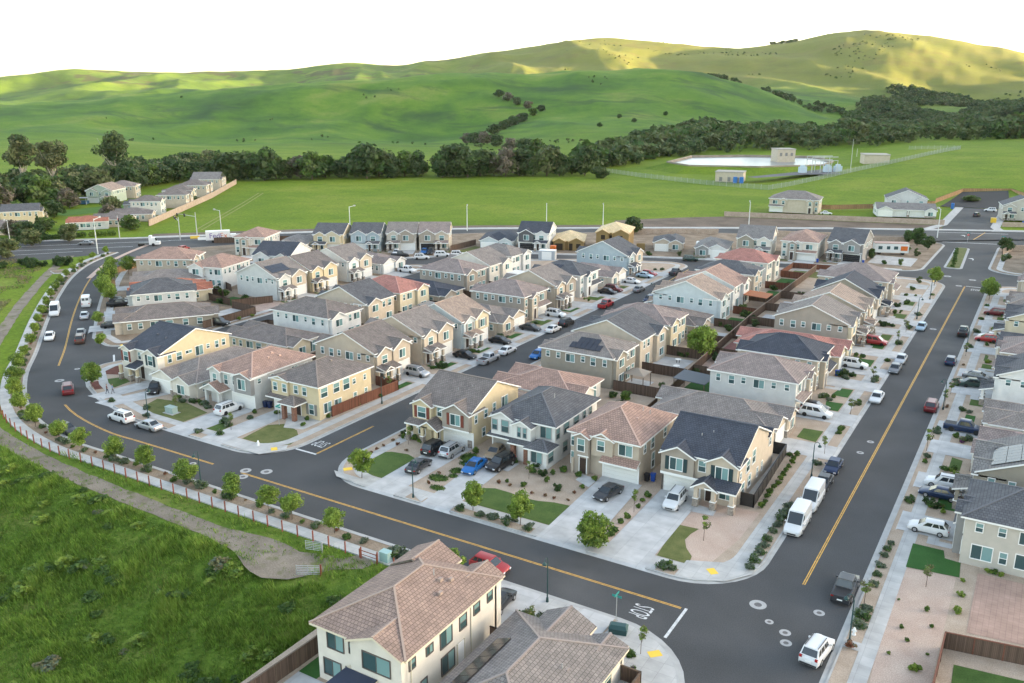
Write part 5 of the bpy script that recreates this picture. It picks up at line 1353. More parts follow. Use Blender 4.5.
t = make_tree('leafy_tree', 'green tree hiding the red hatchback by the cream house', 'tree', 44, .8, 3.4, 1.6, 12, .16, 1900, M3('fresh', 'mid', 'lime'), .07); t.location = (-48.6, 67.8, .1)
# thin young trees, hardly in leaf
def thin_tree(seed, h):
    t = thing('sapling', None, 'tree'); g = random.Random(seed); q = MB(); q.tube((0, 0, 0), (.05, 0, h * .7), .035, .02, 5)
    for k in range(7):
        a = g.uniform(0, 6.28); z = h * g.uniform(.35, .7); q.tube((0, 0, z), (math.cos(a) * .55, math.sin(a) * .55, z + h * .3), .015, .006, 4)
    q.build('trunk', BARK, t)
    v, f, mi = leaf_cloud(seed, blob_lobes(seed, h * .45, h, .65, 9), .09, 260, M3('fresh', 'willow', 'mid')); link('crown', np_mesh('crown', v, f, mi, M3('fresh', 'willow', 'mid')), t); index_kids(t); return t
SAP = [thin_tree(50 + i, 2.6 + .3 * i) for i in range(3)]
for i, (x, y, lb) in enumerate([(-5.6, 92.2, 'sparse sapling on the bare gravel left of the brick patio'), (-28.7, 89.6, 'staked sapling on the pink gravel corner yard'), (-38.4, 92, 'bare sapling on the shrub strip between two driveways'), (-10.5, 85.6, 'small sapling by the footpath near the black pickup'),
                                (-54.2, 93.6, 'sapling on the gravel beside the curved front lawn'), (-75.2, 94.8, 'small green sapling in the gravel by the yellow house'), (-93.6, 102.5, 'thin sapling beside the red side fence'), (-92.6, 112, 'feathery sapling at the end of the red fence'),
                                (-101.6, 85.3, 'small conical sapling on the verge by the white SUV drive'), (-116, 86.8, 'sapling at the corner of the lawn with the electric box'), (-30.9, 61.2, 'sapling beside the corner house roof'), (-26.4, 66.2, 'pale blossoming sapling by the purple flowers at the near corner'),
                                (-37.2, 64.6, 'sapling in the shrub bed between the two near houses'), (-11.6 + 1.2, 131.5, 'sapling in the verge beside the dark red SUV'), (-10.3, 152.5, 'leafless sapling under the street lamp on the right verge'), (-10.2, 160, 'sapling on the right verge above the dark red SUV'), (-10.2, 186, 'sapling on the right verge by the tall lamp'),
                                (-22.6, 122.5, 'sapling on the left verge beyond the parked dark cars'), (-22.7, 141, 'bare sapling on the verge near the white minivan'), (-22.8, 161, 'sapling on the verge by the white SUV driveway'), (-22.8, 188.5, 'sapling by the verge opposite the red minivan'), (-22.8, 199, 'thin sapling on the left verge below the pale blue car')]):
    place(SAP[i % 3], (x, y, .1), rnd.uniform(0, 6), lb, 'saplings along the streets', rnd.uniform(.9, 1.15))
NT = [(-23.6, 252.6, 1.2, 'round tree on the far left corner of the right-hand street'), (-10.0, 241.4, 1.25, 'round tree on the right verge just before the far junction'), (-10.2, 246.5, 1.1, 'second tree beside the far right junction corner'), (-222.3, 150.5, 1.2, 'tree at the bend by the pink-roofed house'),
      (-208.4, 139.6, 1.3, 'tree inside the bend beside the low grey-brown roof'), (-202, 133.4, 1.2, 'tree inside the bend next to the white van'), (-196.4, 130.6, 1.3, 'largest tree inside the bend above the white van'), (-190.5, 127.6, 1.1, 'tree on the pavement by the terracotta-roofed house'), (-174.4, 113.4, .8, 'small yellow-green tree between the driveways on the bend'),
      (-217, 152, 1.2, 'tree on the yard corner beside the pink median'), (-158.8, 103, .7, 'little tree by the tactile corner of the second street')]
for i, (x, y, k, lb) in enumerate(NT): place(ST[(i + 2) % 5], (x, y, .1), rnd.uniform(0, 6), lb, 'trees on the inner corners', k)
DK = [make_tree('dark_tree', None, 'tree', 60 + i, .4, 5.4, 2.3, 16, .26, 1900, M3('dark', 'deep', 'oak'), .12) for i in range(2)]
for i, (x, y, k, lb) in enumerate([(-36.2, 316.5, 1.1, 'dark evergreen tree behind the white trailer lot'), (-32.2, 310.5, .9, 'dark evergreen tree at the pavement end of the trailer lot'), (-39.6, 321, .8, 'smaller dark tree by the wall behind the trailer'), (-10.6, 317, 1.0, 'dark tree on the far right corner by the red stop sign'), (-44.9, 284, .6, 'dark shrubby tree beside the stone-grey house')]):
    place(DK[i % 2], (x, y, .1), i * 1.3, lb, 'dark evergreens near the arterial', k)
# --- bushes and ground shrubs
BU = {'round': [make_bush('shrub', None, 80 + i, .48, .62, .085, 420, M3('mid', 'fresh', 'deep')) for i in range(2)],
      'sage': [make_bush('shrub', None, 84 + i, .85, .75, .10, 620, M3('grey', 'deep', 'grey')) for i in range(3)],
      'low': [make_bush('shrub', None, 88 + i, .8, .42, .10, 520, M3('deep', 'mid', 'deep')) for i in range(2)],
      'rust': [make_bush('shrub', None, 91, .32, .34, .06, 200, M3('rust', 'dry', 'rust'))], 'purple': [make_bush('flowering_shrub', None, 93, .6, .6, .07, 420, M3('purple', 'purple', 'mid'))],
      'lime': [make_bush('shrub', None, 95, .5, .5, .08, 360, M3('lime', 'fresh', 'lime'))], 'dark': [make_bush('shrub', None, 97, 1.0, 1.05, .11, 800, M3('dark', 'deep', 'dark'))]}
CNT = {}
def shrubs(kind, pts, label, group=None, k=1., z=.1):
    for p in pts:
        i = CNT.get(kind, 0); CNT[kind] = i + 1; pr = BU[kind][i % len(BU[kind])]
        s = k * (p[2] if len(p) > 2 else 1.) * rnd.uniform(.85, 1.15)
        o = place(pr, (p[0], p[1], z), rnd.uniform(0, 6.28), label, group or ('shrubs: ' + label)[:60], (s * rnd.uniform(.9, 1.1), s * rnd.uniform(.9, 1.1), s * rnd.uniform(.85, 1.1)))
shrubs('round', [(-25.5 - .02 * i, 101.3 + 1.55 * i) for i in range(13)], 'small round shrub in the row along the black corner fence')
shrubs('sage', [(-22.5, 86 + .3), (-22.4, 88), (-22.5, 89.8), (-22.4, 91.6), (-22.5, 93.4), (-22.4, 95.6, .8), (-22.4, 97.4), (-22.5, 99.4, 1.1), (-22.4, 101.2), (-22.5, 103)], 'spreading sage-green shrub on the verge beside the white vans')
shrubs('round', [(-38.6, 96.8), (-38.6, 95.1), (-38.5, 93.4), (-38.4, 90.), (-38.5, 88.5)], 'clipped round shrub on the strip between the pink and navy roofed houses')
shrubs('low', [(-38.4, 86.2), (-38.3, 85.2)], 'low spreading shrub at the kerb end of the driveway strip')
shrubs('dark', [(-49.4, 92.5, .85)], 'dark green dome shrub on the gravel by the pink-roofed house'); shrubs('round', [(-46.9, 94.7, 1.1), (-48.8, 97.8, 1.3), (-46.6, 97.7, 1.2), (-53.8, 91.3), (-51.7, 94.1), (-56.1, 91.3, .6)], 'round green shrub on the white house gravel yard')
shrubs('rust', [(-47.1, 93), (-46.8, 90.6), (-48.5, 90.2), (-49.9, 90.3), (-51.6, 90), (-49.8, 90.2), (-55.2, 90.4), (-57, 90.6)], 'small rusty shrub along the edge of the curved lawn')
shrubs('dark', [(-54.8, 97.4), (-53.1, 95.4, .8)], 'dark shrub under the white house bay window'); shrubs('round', [(-54.7, 95.5, 1.2), (-58.4, 97.2, 1.1), (-65, 97.3, 1.1), (-51.2, 98, 1.4), (-52.2, 96.6, 1.2)], 'round shrub against the white house front')
shrubs('sage', [(-56.9, 81.5), (-53.8, 81.4, .9), (-52.4, 81.5, 1.1), (-50.2, 81.4), (-47.2, 81.6, 1.0), (-49.6, 82.6, .7)], 'grey-green shrub in the kerb bed below the curved lawn')
shrubs('sage', [(-30.5, 81.6, .9), (-29.4, 81.7, .9)], 'grey-green shrub at the near corner crossing'); shrubs('round', [(-30.1, 82.1, 1.2)], 'bright round shrub at the near corner crossing')
shrubs('rust', [(-77.9, 94.6), (-78.2, 96.6), (-76.4, 93.9), (-77.9, 92.4), (-77.8, 90.9), (-77.8, 89.6), (-73.9, 92.6), (-75.6, 97.2), (-72.3, 96.4), (-64.8, 85.6), (-65.4, 88.8)], 'small rusty shrub in the yellow house gravel yard')
shrubs('dark', [(-78.2, 97.6, .7), (-78.4, 99.6, .8)], 'dark shrub beside the yellow house porch'); shrubs('round', [(-77.3, 96.3), (-75.4, 96.6, 1.3), (-74.1, 96.1, 1.3), (-65.4, 97.6)], 'green shrub by the yellow house porch')
shrubs('sage', [(-10.3, y, .75) for y in (99.8, 98.2, 96.5, 94.1, 91.9, 89.6)] + [(-10.2, 84.4, 1.), (-10.2, 82.9, 1.1), (-10.2, 81.0, 1.2)], 'sage-green shrub in the gravel verge by the lower right footpath')
shrubs('rust', [(-10.1, 77.2, 1.6), (-10.4, 78, 1.3)], 'rusty shrub beside the lower right lamp base'); shrubs('lime', [(-4.6, 76.6, 1.2)], 'yellow-green shrub on the lower right gravel')
shrubs('round', [(-4.9, 87.4, .8), (-6.6, 83, .5), (-7.6, 88, .4), (-5.8, 81, .5), (-7, 78, .5), (-4.1, 84.6, .5), (-3.9, 79.6, .45)], 'tiny weed on the lower right gravel')
shrubs('lime', [(-.3, 98.7, .8), (1.0, 98.6, .8), (-2.3, 92.2, .9), (-2.2, 88.7, 1.1), (-2.4, 95.4, .7)], 'yellow-green plant beside the brick patio'); shrubs('round', [(.4, 98.7, .9)], 'dark round shrub under the right-edge house window')
kinds = ['sage', 'low', 'rust', 'sage', 'round', 'sage']
bed = densify(offset(PATHC, 1.0), .5); acc = 0; j = 0
for i in range(len(bed) - 1):
    acc += .5
    if acc > (1.9 if bed[i][0] > -150 else 3.4):
        acc = rnd.uniform(-.6, .2); x, y = bed[i]
        if x > -61.5: continue
        kd = kinds[j % 6]; j += 1
        near_ = 'near the gates' if x > -85 else 'on the bend' if x > -150 else 'up towards the arterial'
        shrubs(kd, [(x + rnd.uniform(-.2, .2), y + rnd.uniform(-.45, .45), rnd.uniform(.8, 1.25))], {'sage': 'grey-green', 'low': 'low dark green', 'rust': 'reddish', 'round': 'rounded green'}[kd] + ' shrub in the curved planting bed ' + near_, 'shrubs in the curved planting bed')
shrubs('sage', [(-56.8, 68.7, 1.4), (-55.6, 68.6, 1.3), (-54.8, 68.8, 1.2)], 'dark spreading shrub at the footpath by the utility box')
shrubs('sage', [(-37.8, 65.4, 1.1), (-36.6, 65.8, 1.2), (-35.6, 65.2, 1.1), (-38.6, 65.9, .9)], 'shrub in the bed between the two near houses'); shrubs('purple', [(-26.2, 62.6, .9), (-26.0, 63.6, .7)], 'purple flowering shrub at the near corner house')
shrubs('round', [(-25.6, 60.4), (-25, 61.6), (-24.8, 59.2)], 'green shrub at the near corner house'); shrubs('low', [(-29.6, 65.8), (-28.4, 65.9), (-27.2, 65.6)], 'low hedge shrub in front of the near corner house')
# kerb beds and front gardens along the right-hand street
for y in (118.5, 131.6, 132.8, 134, 146.4, 147.4, 160.2, 161.6, 162.8, 174.6, 188, 201.6, 203, 216, 217, 240):
    shrubs(rnd.choice(['sage', 'low', 'round']), [(-22.6, y, rnd.uniform(.8, 1.1))], 'green shrub in the left verge of the right-hand street', 'verge shrubs of the right-hand street')
for y in (112.5, 113.8, 126.5, 127.6, 128.8, 139.3, 140.4, 152.4, 153.4, 165.6, 166.8, 168, 179, 193, 206, 219, 234):
    shrubs(rnd.choice(['sage', 'low', 'round', 'rust']), [(-10.0, y, rnd.uniform(.7, 1.1))], 'green shrub in the right verge of the right-hand street', 'verge shrubs of the right-hand street')
for (xa, ys, lb) in ((-27.4, (119.5, 146.2, 147.4, 159, 160.6, 162, 173.2, 174.8, 187.6, 188.6, 201.5, 202.6, 215, 216.5, 222, 236), 'front garden shrub left of the right-hand street'), (-6.6, (111.4, 112.2, 124.6, 125.4, 138, 139, 151.5, 168.2, 169.4, 183, 196.4, 210.5, 224), 'front garden shrub right of the right-hand street'),
                     (-93.6, (126, 127, 138.6, 150.6, 163.2, 176, 189.6, 203.5, 217, 234), 'front garden shrub on the left of the middle street')):
    for y in ys: shrubs(rnd.choice(['round', 'dark', 'low', 'lime', 'sage']), [(xa + rnd.uniform(-.8, .8), y, rnd.uniform(.7, 1.2)), (xa + rnd.uniform(-1.5, 1.5), y + .8, rnd.uniform(.6, 1.))], lb)
shrubs('purple', [(-6.5, 113, 1.1), (-6.3, 137.4, 1.3)], 'purple flowering shrub in a right-edge front garden')
shrubs('sage', [(-120.6, 84.6), (-118.2, 89.9), (-116.6, 90.6), (-113.8, 90.8), (-112.4, 90.2), (-104.6, 86.8), (-103.4, 86.2), (-103, 90.2), (-101.6, 83.2), (-117.4, 82.5), (-105.2, 82.3), (-128.4, 83.9)], 'low shrub in the front gardens inside the curve')
shrubs('round', [(-115.6, 91.2), (-120, 90.6), (-104, 92.4), (-100.6, 93.8), (-94.6, 94.4), (-93.4, 92.2), (-92.6, 97), (-92.6, 99.6), (-92.3, 104), (-91.8, 108.6)], 'small green shrub beside the house fronts inside the curve')
for x, y in ((-155.6, 128), (-152.2, 133), (-151.9, 136.4)): shrubs('lime', [(x, y, 1.1)], 'yellow-green shrub by the empty lot fence')
for i in range(13):   # gardens between the backs of the houses
    y = 115 + i * 10.8; shrubs(rnd.choice(['dark', 'low', 'dark', 'sage', 'lime']), [(-53.6 + rnd.uniform(-3, 1.2) if i % 2 else -49.4 + rnd.uniform(-1.5, 1.5), y, rnd.uniform(.8, 1.5))], 'garden shrub along the long back fence of the right block')
for i in range(8):
    y = 116 + i * 12.6; shrubs(rnd.choice(['dark', 'low', 'sage']), [(-117 + rnd.uniform(-2.5, 2.5), y, rnd.uniform(.8, 1.4))], 'garden shrub between the back gardens of the left block')
GB = [make_bush('garden_bush', None, 140 + i, 1.2, 1.3 + .5 * i, .15, 700, mm) for i, mm in enumerate((M3('deep', 'dark', 'mid'), M3('mid', 'fresh', 'deep'), M3('oak', 'deep', 'olive')))]
GSPOT = [(-58.5, 129), (-56, 128.4), (-52.6, 136), (-49, 133.6), (-46.4, 148.8), (-50.6, 147), (-56.8, 157.6), (-54.2, 162), (-58.6, 166.4), (-55.4, 180.6), (-57.6, 183), (-51.6, 186.6), (-56, 194.6), (-58, 198.6), (-55.4, 212), (-58.2, 225), (-56.6, 243.6), (-50.6, 221), (-50, 240), (-47.4, 250), (-118, 126.6), (-112.6, 124.6), (-118.6, 140.6), (-113, 150.4), (-118, 150.6), (-118.6, 165.6), (-112, 176), (-119, 190.6), (-113.4, 205), (-118.6, 216), (-168, 141.6), (-173, 147), (-178.6, 150), (-166, 147.4), (-182, 152.4), (-175, 139.6), (-190.6, 163.6), (-37.4, 306), (-34.6, 302.6), (-46, 303.6), (-47.6, 297), (-33.6, 296), (-40, 277.6), (-35.6, 278), (-10.2, 300), (-9.6, 306), (-27.6, 243), (-27.4, 254), (-26.6, 226.6), (-92.6, 262), (-96.4, 258.6), (-105, 254.6)]
for i, (x, y) in enumerate(GSPOT):
    s = rnd.uniform(.6, 1.1); where = 'right block back gardens' if -60 < x < -46 and y < 256 else 'left block back gardens' if -120 < x < -110 and y < 220 else 'gardens behind the bend' if x < -160 else 'lots by the far junction' if x > -50 else 'top street front gardens'
    place(GB[i % 3], (x, y, .1), rnd.uniform(0, 6), ('dark green', 'fresh green', 'olive green')[i % 3] + ' garden bush in the ' + where, 'garden bushes: ' + where, (s * rnd.uniform(.8, 1.3), s, s * rnd.uniform(.8, 1.1)))
for i in range(14): shrubs('dark', [(-246 + rnd.uniform(-3, 3) - i * 1.2, 150 + rnd.uniform(-4, 4) - i * .8, rnd.uniform(1.6, 2.6))], 'dark overgrown bush on the corner by the arterial', z=0.)
for i in range(8): shrubs('low', [(-22.2 - i * .28, 283 + i * 4.6, 1.2)], 'low shrub in the median planting')

# --- rough grass on the bank
tr = spline([(-61.8, 63.9), (-64, 62.3), (-66.5, 60.8), (-72, 62.1), (-79.8, 62.2), (-101, 62.9), (-112, 63.6), (-125.4, 65.2), (-142, 69), (-160, 79), (-178, 92), (-194, 104.5), (-212, 119), (-238, 141.5), (-258, 161)], 1.2)
wd_ = [1.3 + 1.7 * sm(-80, -66, p[0]) * sm(-60.5, -66, p[0]) + .25 * mnoise.noise(Vector((p[0] / 3., p[1] / 3., 0))) for p in tr]
L_ = offset(tr, 1.); NRM = [(a[0] - p[0], a[1] - p[1]) for a, p in zip(L_, tr)]

def grass(name, n, x0, x1, y0, y1, hgt, mats, keep):
    g = np.random.default_rng(5); X = g.uniform(x0, x1, n * 2); Y = g.uniform(y0, y1, n * 2); ok = keep(X, Y); X, Y = X[ok][:n], Y[ok][:n]
    N = len(X); B = 4
    Z = np.array([terrain_z(a, b2) for a, b2 in zip(X, Y)])
    dens = np.array([mnoise.fractal(Vector((a / 5., b2 / 5., 1.)), 1., 2., 3) for a, b2 in zip(X, Y)])
    hh = hgt * np.clip(.75 + 1.3 * dens, .25, 2.3)
    base = np.repeat(np.stack([X, Y, Z], 1), B, 0) + np.concatenate([g.normal(size=(N * B, 2)) * .16, np.zeros((N * B, 1))], 1)
    H = np.repeat(hh, B) * g.uniform(.6, 1.3, N * B); a = g.uniform(0, 6.28, N * B)
    lean = np.stack([np.cos(a) * .45 * H, np.sin(a) * .45 * H - .18 * H, H], 1)
    wd = np.stack([-np.sin(a), np.cos(a), 0 * a], 1) * g.uniform(.025, .06, (N * B, 1))
    v = np.stack([base - wd, base + wd, base + lean * .6 + wd * .7, base + lean], 1).reshape(-1, 3)
    f = np.arange(4 * N * B).reshape(-1, 4)
    mi = np.repeat((np.clip((dens * 1.2 + 1.2 + g.normal(size=N) * .55), 0, len(mats) - .01)).astype(int), B)
    tag(link(name, np_mesh(name, v, f, mi, mats)), kind='stuff')
def on_bank(X, Y):
    trail = np.interp(X, [-160, -140, -125.4, -110, -101, -80, -70, -64, -61], [85, 71, 63.5, 61.8, 61, 60.5, 60, 57.5, 60])
    return (Y < trail) & ~((X > -51.6)) & (Y > 22 + (X + 75) * -.2)
GM = M3('deep', 'mid', 'fresh', 'lime')
GM2 = [leaf_mat('meadow_' + k, c, .3) for k, c in (('deep', (.10, .185, .026)), ('mid', (.16, .26, .036)), ('fresh', (.22, .31, .05)), ('pale', (.31, .345, .09)))]
grass('meadow_grass', 62000, -135, -51, 24, 70, .62, GM2, on_bank)
grass('scrub_patch', 7000, -268, -205, 98, 150, .5, M3('deep', 'dry', 'bare', 'mid'), lambda X, Y: (Y < 137.5 - .86 * (X + 238)) & (Y > 104 - .86 * (X + 238)) & (np.sin(X * .35) + np.cos(Y * .41 + X * .1) > -.3))
def verge(X, Y):
    lo = np.interp(X, [-160, -140, -125.4, -101, -80, -70, -64], [90, 75, 68.3, 64.4, 64.3, 65, 63.5])
    hi = np.interp(X, [-160, -147.7, -122.9, -95, -77.6, -55], [84, 76, 67.6, 65.9, 66.1, 66.1])
    return ((Y > lo) & (Y < hi)) | ((X > -62) & (X < -52) & (Y < 66) & (Y > 60.5 + .0 * X))
grass('verge_grass', 9000, -150, -51.5, 55, 84, .5, GM2, verge)
edge = [(p, nn, w_) for p, nn, w_ in zip(tr, NRM, wd_) if p[0] > -150]
E_ = np.array([[p[0], p[1], nn[0], nn[1], w_] for p, nn, w_ in edge])
def on_edge(X, Y):
    d = np.full(len(X), 9.)
    for ex, ey, nx, ny, w_ in E_:
        q = np.abs(np.hypot(X - ex, Y - ey) - w_); d = np.minimum(d, q)
    return d < .22
grass('edge_grass', 5200, -150, -60, 54, 90, .3, GM2, on_edge)
# coarse weeds in clumps on the bank
WEED = [make_bush('weed_clump', None, 120 + i, .9, .9, .16, 420, mm) for i, mm in enumerate((M3('fresh', 'lime', 'mid'), M3('deep', 'mid', 'deep'), M3('dry', 'willow', 'grey')))]
g_ = random.Random(3); wc = 0
while wc < 170:
    x, y = g_.uniform(-125, -53), g_.uniform(27, 62)
    if not bool(on_bank(np.array([x]), np.array([y]))[0]): continue
    if mnoise.noise(Vector((x / 9., y / 9., 4.))) < -.05: continue
    i = g_.choice([0, 0, 0, 0, 1, 1, 1, 2]); wc += 1
    s = g_.uniform(.5, 1.5)
    place(WEED[i], (x, y, terrain_z(x, y) - .05), g_.uniform(0, 6), ['bright green', 'deep green', 'dry straw-coloured'][i] + ' weed clump among the tall grass of the bank', 'weed clumps on the grassy bank', (s, s, s * g_.uniform(.5, .9)))
# the unpaved trail and its gateway
TM = MB(); n = len(tr)
for i in range(n - 1):
    a, c = tr[i], tr[i + 1]
    TM.poly([(a[0] - NRM[i][0] * wd_[i], a[1] - NRM[i][1] * wd_[i], .012), (c[0] - NRM[i + 1][0] * wd_[i + 1], c[1] - NRM[i + 1][1] * wd_[i + 1], .012),
             (c[0] + NRM[i + 1][0] * wd_[i + 1], c[1] + NRM[i + 1][1] * wd_[i + 1], .012), (a[0] + NRM[i][0] * wd_[i], a[1] + NRM[i][1] * wd_[i], .012)])
tag(TM.build('gravel_path', ground_mat('trail_gravel', (.165, .135, .105), (.25, .21, .165), .35, fine=6., third=((.12, .125, .05), .45, .56))), kind='structure')
TM = MB(); TM.poly([(-61.6, 65.2, .02), (-63.6, 64.2, .02), (-62.2, 62.0, .02), (-58.2, 64.6, .02), (-57.6, 66.6, .02), (-60.4, 66.8, .02)][::-1]); tag(TM.build('gravel_path', MATS['trail_gravel']), kind='structure')

for d_ in (-1.1, 1.1):
    q = MB(); ribbon(q, spline([(-266, 217), (-274, 228.3), (-308, 276), (-336, 314)], 6.), d_ - .35, d_ + .35, .02); tag(q.build('path', ground_mat('wheel_track', (.17, .19, .05), (.22, .22, .08), .3)), kind='structure')
# ------------------------------------------------------------------ trees beyond the field
def at(px, r):
    a = R(col_az(px)) - YAW; return math.sin(a) * r, math.cos(a) * r
FT = {}
for k, mats in dict(oak=M3('oak', 'oak2', 'dark'), dark=M3('dark', 'oak', 'deep'), green=M3('oak2', 'deep', 'mid'), willow=M3('willow', 'oak2', 'olive'), brown=M3('bare', 'olive', 'bare')).items():
    FT[k] = [make_tree('tree', None, 'tree', 200 + hash_ + 7 * i, 1.2, 13., 7., 26, .85, 1500, mats, .35, sq=.75, limbs=5) for i, hash_ in ((0, len(k)), (1, len(k) + 40))]
def ftree(kind, px, r, h, wk, label, group, rot=None):
    x, y = at(px, r); pr = FT[kind][int(px * 7) % 2]; s = h / 13.
    return place(pr, (x, y, terrain_z(x, y) - .3), rnd.uniform(0, 6.28), label, group, (s * wk, s * wk, s))
HEDGE = [(239, 'oak', 15, 1.1), (252, 'oak', 17, 1.2), (265, 'green', 12, 1.1), (277, 'dark', 15, 1.1), (288, 'green', 11, 1.3), (300, 'willow', 12, 1.), (311, 'brown', 11, 1.), (322, 'green', 12.5, 1.2), (335, 'green', 14, 1.35), (350, 'oak', 12, 1.1), (363, 'green', 11, 1.),
         (374, 'dark', 14.5, 1.1), (386, 'oak', 15, 1.1), (398, 'oak', 16, 1.1), (410, 'green', 15, 1.2), (421, 'dark', 15.5, .9), (446, 'dark', 14, 1.1), (457, 'oak', 16, 1.1), (470, 'dark', 18, 1.1), (482, 'oak', 17, 1.1), (495, 'willow', 14, 1.0), (506, 'brown', 13, 1.1), (519, 'oak', 15, 1.2),
         (532, 'green', 13, 1.2), (545, 'willow', 14, 1.1), (557, 'oak', 13, 1.1), (569, 'green', 12, 1.1), (581, 'oak', 13, 1.)]
KN = dict(oak='rounded oak', dark='dark dense oak', green='green bushy oak', willow='pale olive-green tree', brown='brownish bare-twigged tree')
for i, (px, k, h, wk) in enumerate(HEDGE):
    r = 526 + rnd.uniform(-6, 8) + max(0, (px - 480)) * .12
    ftree(k, px, r, h * rnd.choice((.75, .95, 1.05, 1.2, 1.35)), wk * rnd.uniform(.8, 1.15), f'{KN[k]} in the tree line beyond the field, {ORD[i]} from its left end' if i else f'{KN[k]} at the left end of the tree line beyond the field', 'tree line beyond the green field')
for i, (px, r, h, k) in enumerate([(548, 640, 12, 'oak'), (536, 740, 12, 'green'), (524, 800, 13, 'oak'), (510, 850, 12, 'brown'), (497, 920, 12, 'oak'), (486, 960, 13, 'brown'), (477, 1010, 13, 'oak'), (470, 1050, 12, 'brown'), (484, 1090, 12, 'dark'), (495, 1150, 13, 'oak'), (504, 1210, 12, 'oak'), (513, 1260, 13, 'dark'), (522, 1300, 13, 'oak'), (531, 1340, 12, 'green'), (539, 1370, 10, 'oak'), (527, 1400, 12, 'brown'), (517, 1430, 12, 'oak'), (508, 1460, 13, 'brown'), (500, 1490, 12, 'dark'), (508, 1240, 11, 'oak'), (518, 1300, 11, 'brown')]):
    ftree(k, px, r, h, 1.35, f'{KN[k]} in the gully climbing the hillside, {ORD[i]} of the gully trees', 'trees in the hillside gully')
ftree('oak', 596, 520, 7, 1.5, 'lone round dark tree at the field edge before the woods', None)
ftree('oak', 629, 318, 6.5, 1.0, 'lone round tree standing at the near edge of the field', None); x, y = at(951, 455); o = place(FT['green'][0], (x, y, terrain_z(x, y)), 1., 'low wide bush behind the pine boundary fence', None, (.75, .5, .2))
for i, (px, r) in enumerate([(804, 1010), (612, 1250), (626, 1190), (594, 1130), (655, 1300)]): ftree('dark', px, r, 6, 1.1, f'solitary dark tree on the open hillside, {ORD[i]} of the lone ones', 'lone hillside trees')
LEFTW = [(-14, 395, 'brown', 17), (2, 405, 'olive', 19), (16, 400, 'brown', 18), (30, 415, 'oak', 15), (47, 420, 'dark', 15), (62, 410, 'green', 16), (78, 430, 'willow', 14), (92, 440, 'oak', 15), (104, 450, 'dark', 14), (118, 445, 'willow', 15), (131, 470, 'oak', 14), (146, 465, 'dark', 14), (158, 480, 'oak', 13),
         (170, 490, 'green', 15), (182, 500, 'oak', 16), (196, 505, 'dark', 13), (209, 515, 'oak', 13), (222, 520, 'green', 11), (38, 380, 'green', 8), (56, 372, 'green', 8), (72, 376, 'dark', 9), (88, 405, 'brown', 10)]
for i, (px, r, k, h) in enumerate(LEFTW):
    k = 'willow' if k == 'olive' else k
    ftree(k, px, r + 25, h * rnd.uniform(.62, .95), 1.1, f'{KN[k]} in the grove behind the left village, {ORD[i]} of the grove', 'grove behind the left village')
# tall pale-trunked gums and one dark pine standing above the grove
for i, (px, r, h, rad, mats, lb) in enumerate([(47, 470, 30, 7.5, M3('olive', 'willow', 'oak'), 'tall gum tree with pale trunk, left of the pair above the grove'), (76, 480, 27, 8, M3('olive', 'oak', 'willow'), 'tall spreading gum tree above the grove, right of the pair'), (136, 500, 29, 9.5, M3('oak', 'dark', 'oak2'), 'tall dark round-headed tree above the grove')]):
    t = thing('gum_tree', lb, 'tree'); x, y = at(px, r); t.location = (x, y, -.2)
    q = MB(); q.tube((0, 0, 0), (.6, 0, h * .5), .6, .4, 7); g = random.Random(px)
    for k in range(7):
        a = g.uniform(0, 6.28); q.tube((.3, 0, h * g.uniform(.25, .5)), (math.cos(a) * rad * .7, math.sin(a) * rad * .7, h * g.uniform(.6, .9)), .28, .08, 5)
    q.build('trunk', PALEB, t)
    v, f, mi = leaf_cloud(300 + i, blob_lobes(300 + i, h * .5, h, rad, 20, .7), .7, 2300, mats); link('crown', np_mesh('crown', v, f, mi, mats), t)
t = thing('pine_tree', 'dark conical pine by the hedge of the left village', 'tree'); x, y = at(55, 345); t.location = (x, y, 0)
q = MB(); q.tube((0, 0, 0), (0, 0, 8), .2, .05, 6); q.build('trunk', BARK, t)
v, f, mi = leaf_cloud(320, [(0, 0, 1.2 + k * .8, 2.5 - k * .27, 2.5 - k * .27, .6) for k in range(9)], .32, 2200, M3('dark', 'deep', 'dark'), bias=.3); link('crown', np_mesh('crown', v, f, mi, M3('dark', 'deep', 'dark')), t)
for i, (px, r, k, h, wk, lb) in enumerate([(8, 312, 'willow', 6.5, 1.2, 'pale blossoming tree at the left edge by the yellow house'), (21, 308, 'willow', 6.5, 1.1, 'pale green tree beside the arterial at the left edge'), (46, 330, 'willow', 6, 1.1, 'small olive tree in front of the village hedge'), (83, 333, 'willow', 6.5, 1.1, 'round pale tree by the white wall of the village'), (144, 352, 'green', 5.5, 1.3, 'round green tree behind the signal mast'),
                                          (128, 398, 'willow', 8, 1., 'pale tree among the village roofs'), (204, 425, 'green', 4.5, 1.5, 'small green tree beside the last village house'), (124, 385, 'brown', 6, 1.2, 'purple-brown tree in the village lane'), (62, 365, 'green', 5, 1.4, 'green shrubby tree in the village gardens'), (40, 350, 'oak', 6, 1.3, 'dark garden tree left of the pine'), (30, 352, 'brown', 6, 1.2, 'bare garden tree between the yellow house and the pine')]):
    ftree(k, px, r, h, wk, lb, None)
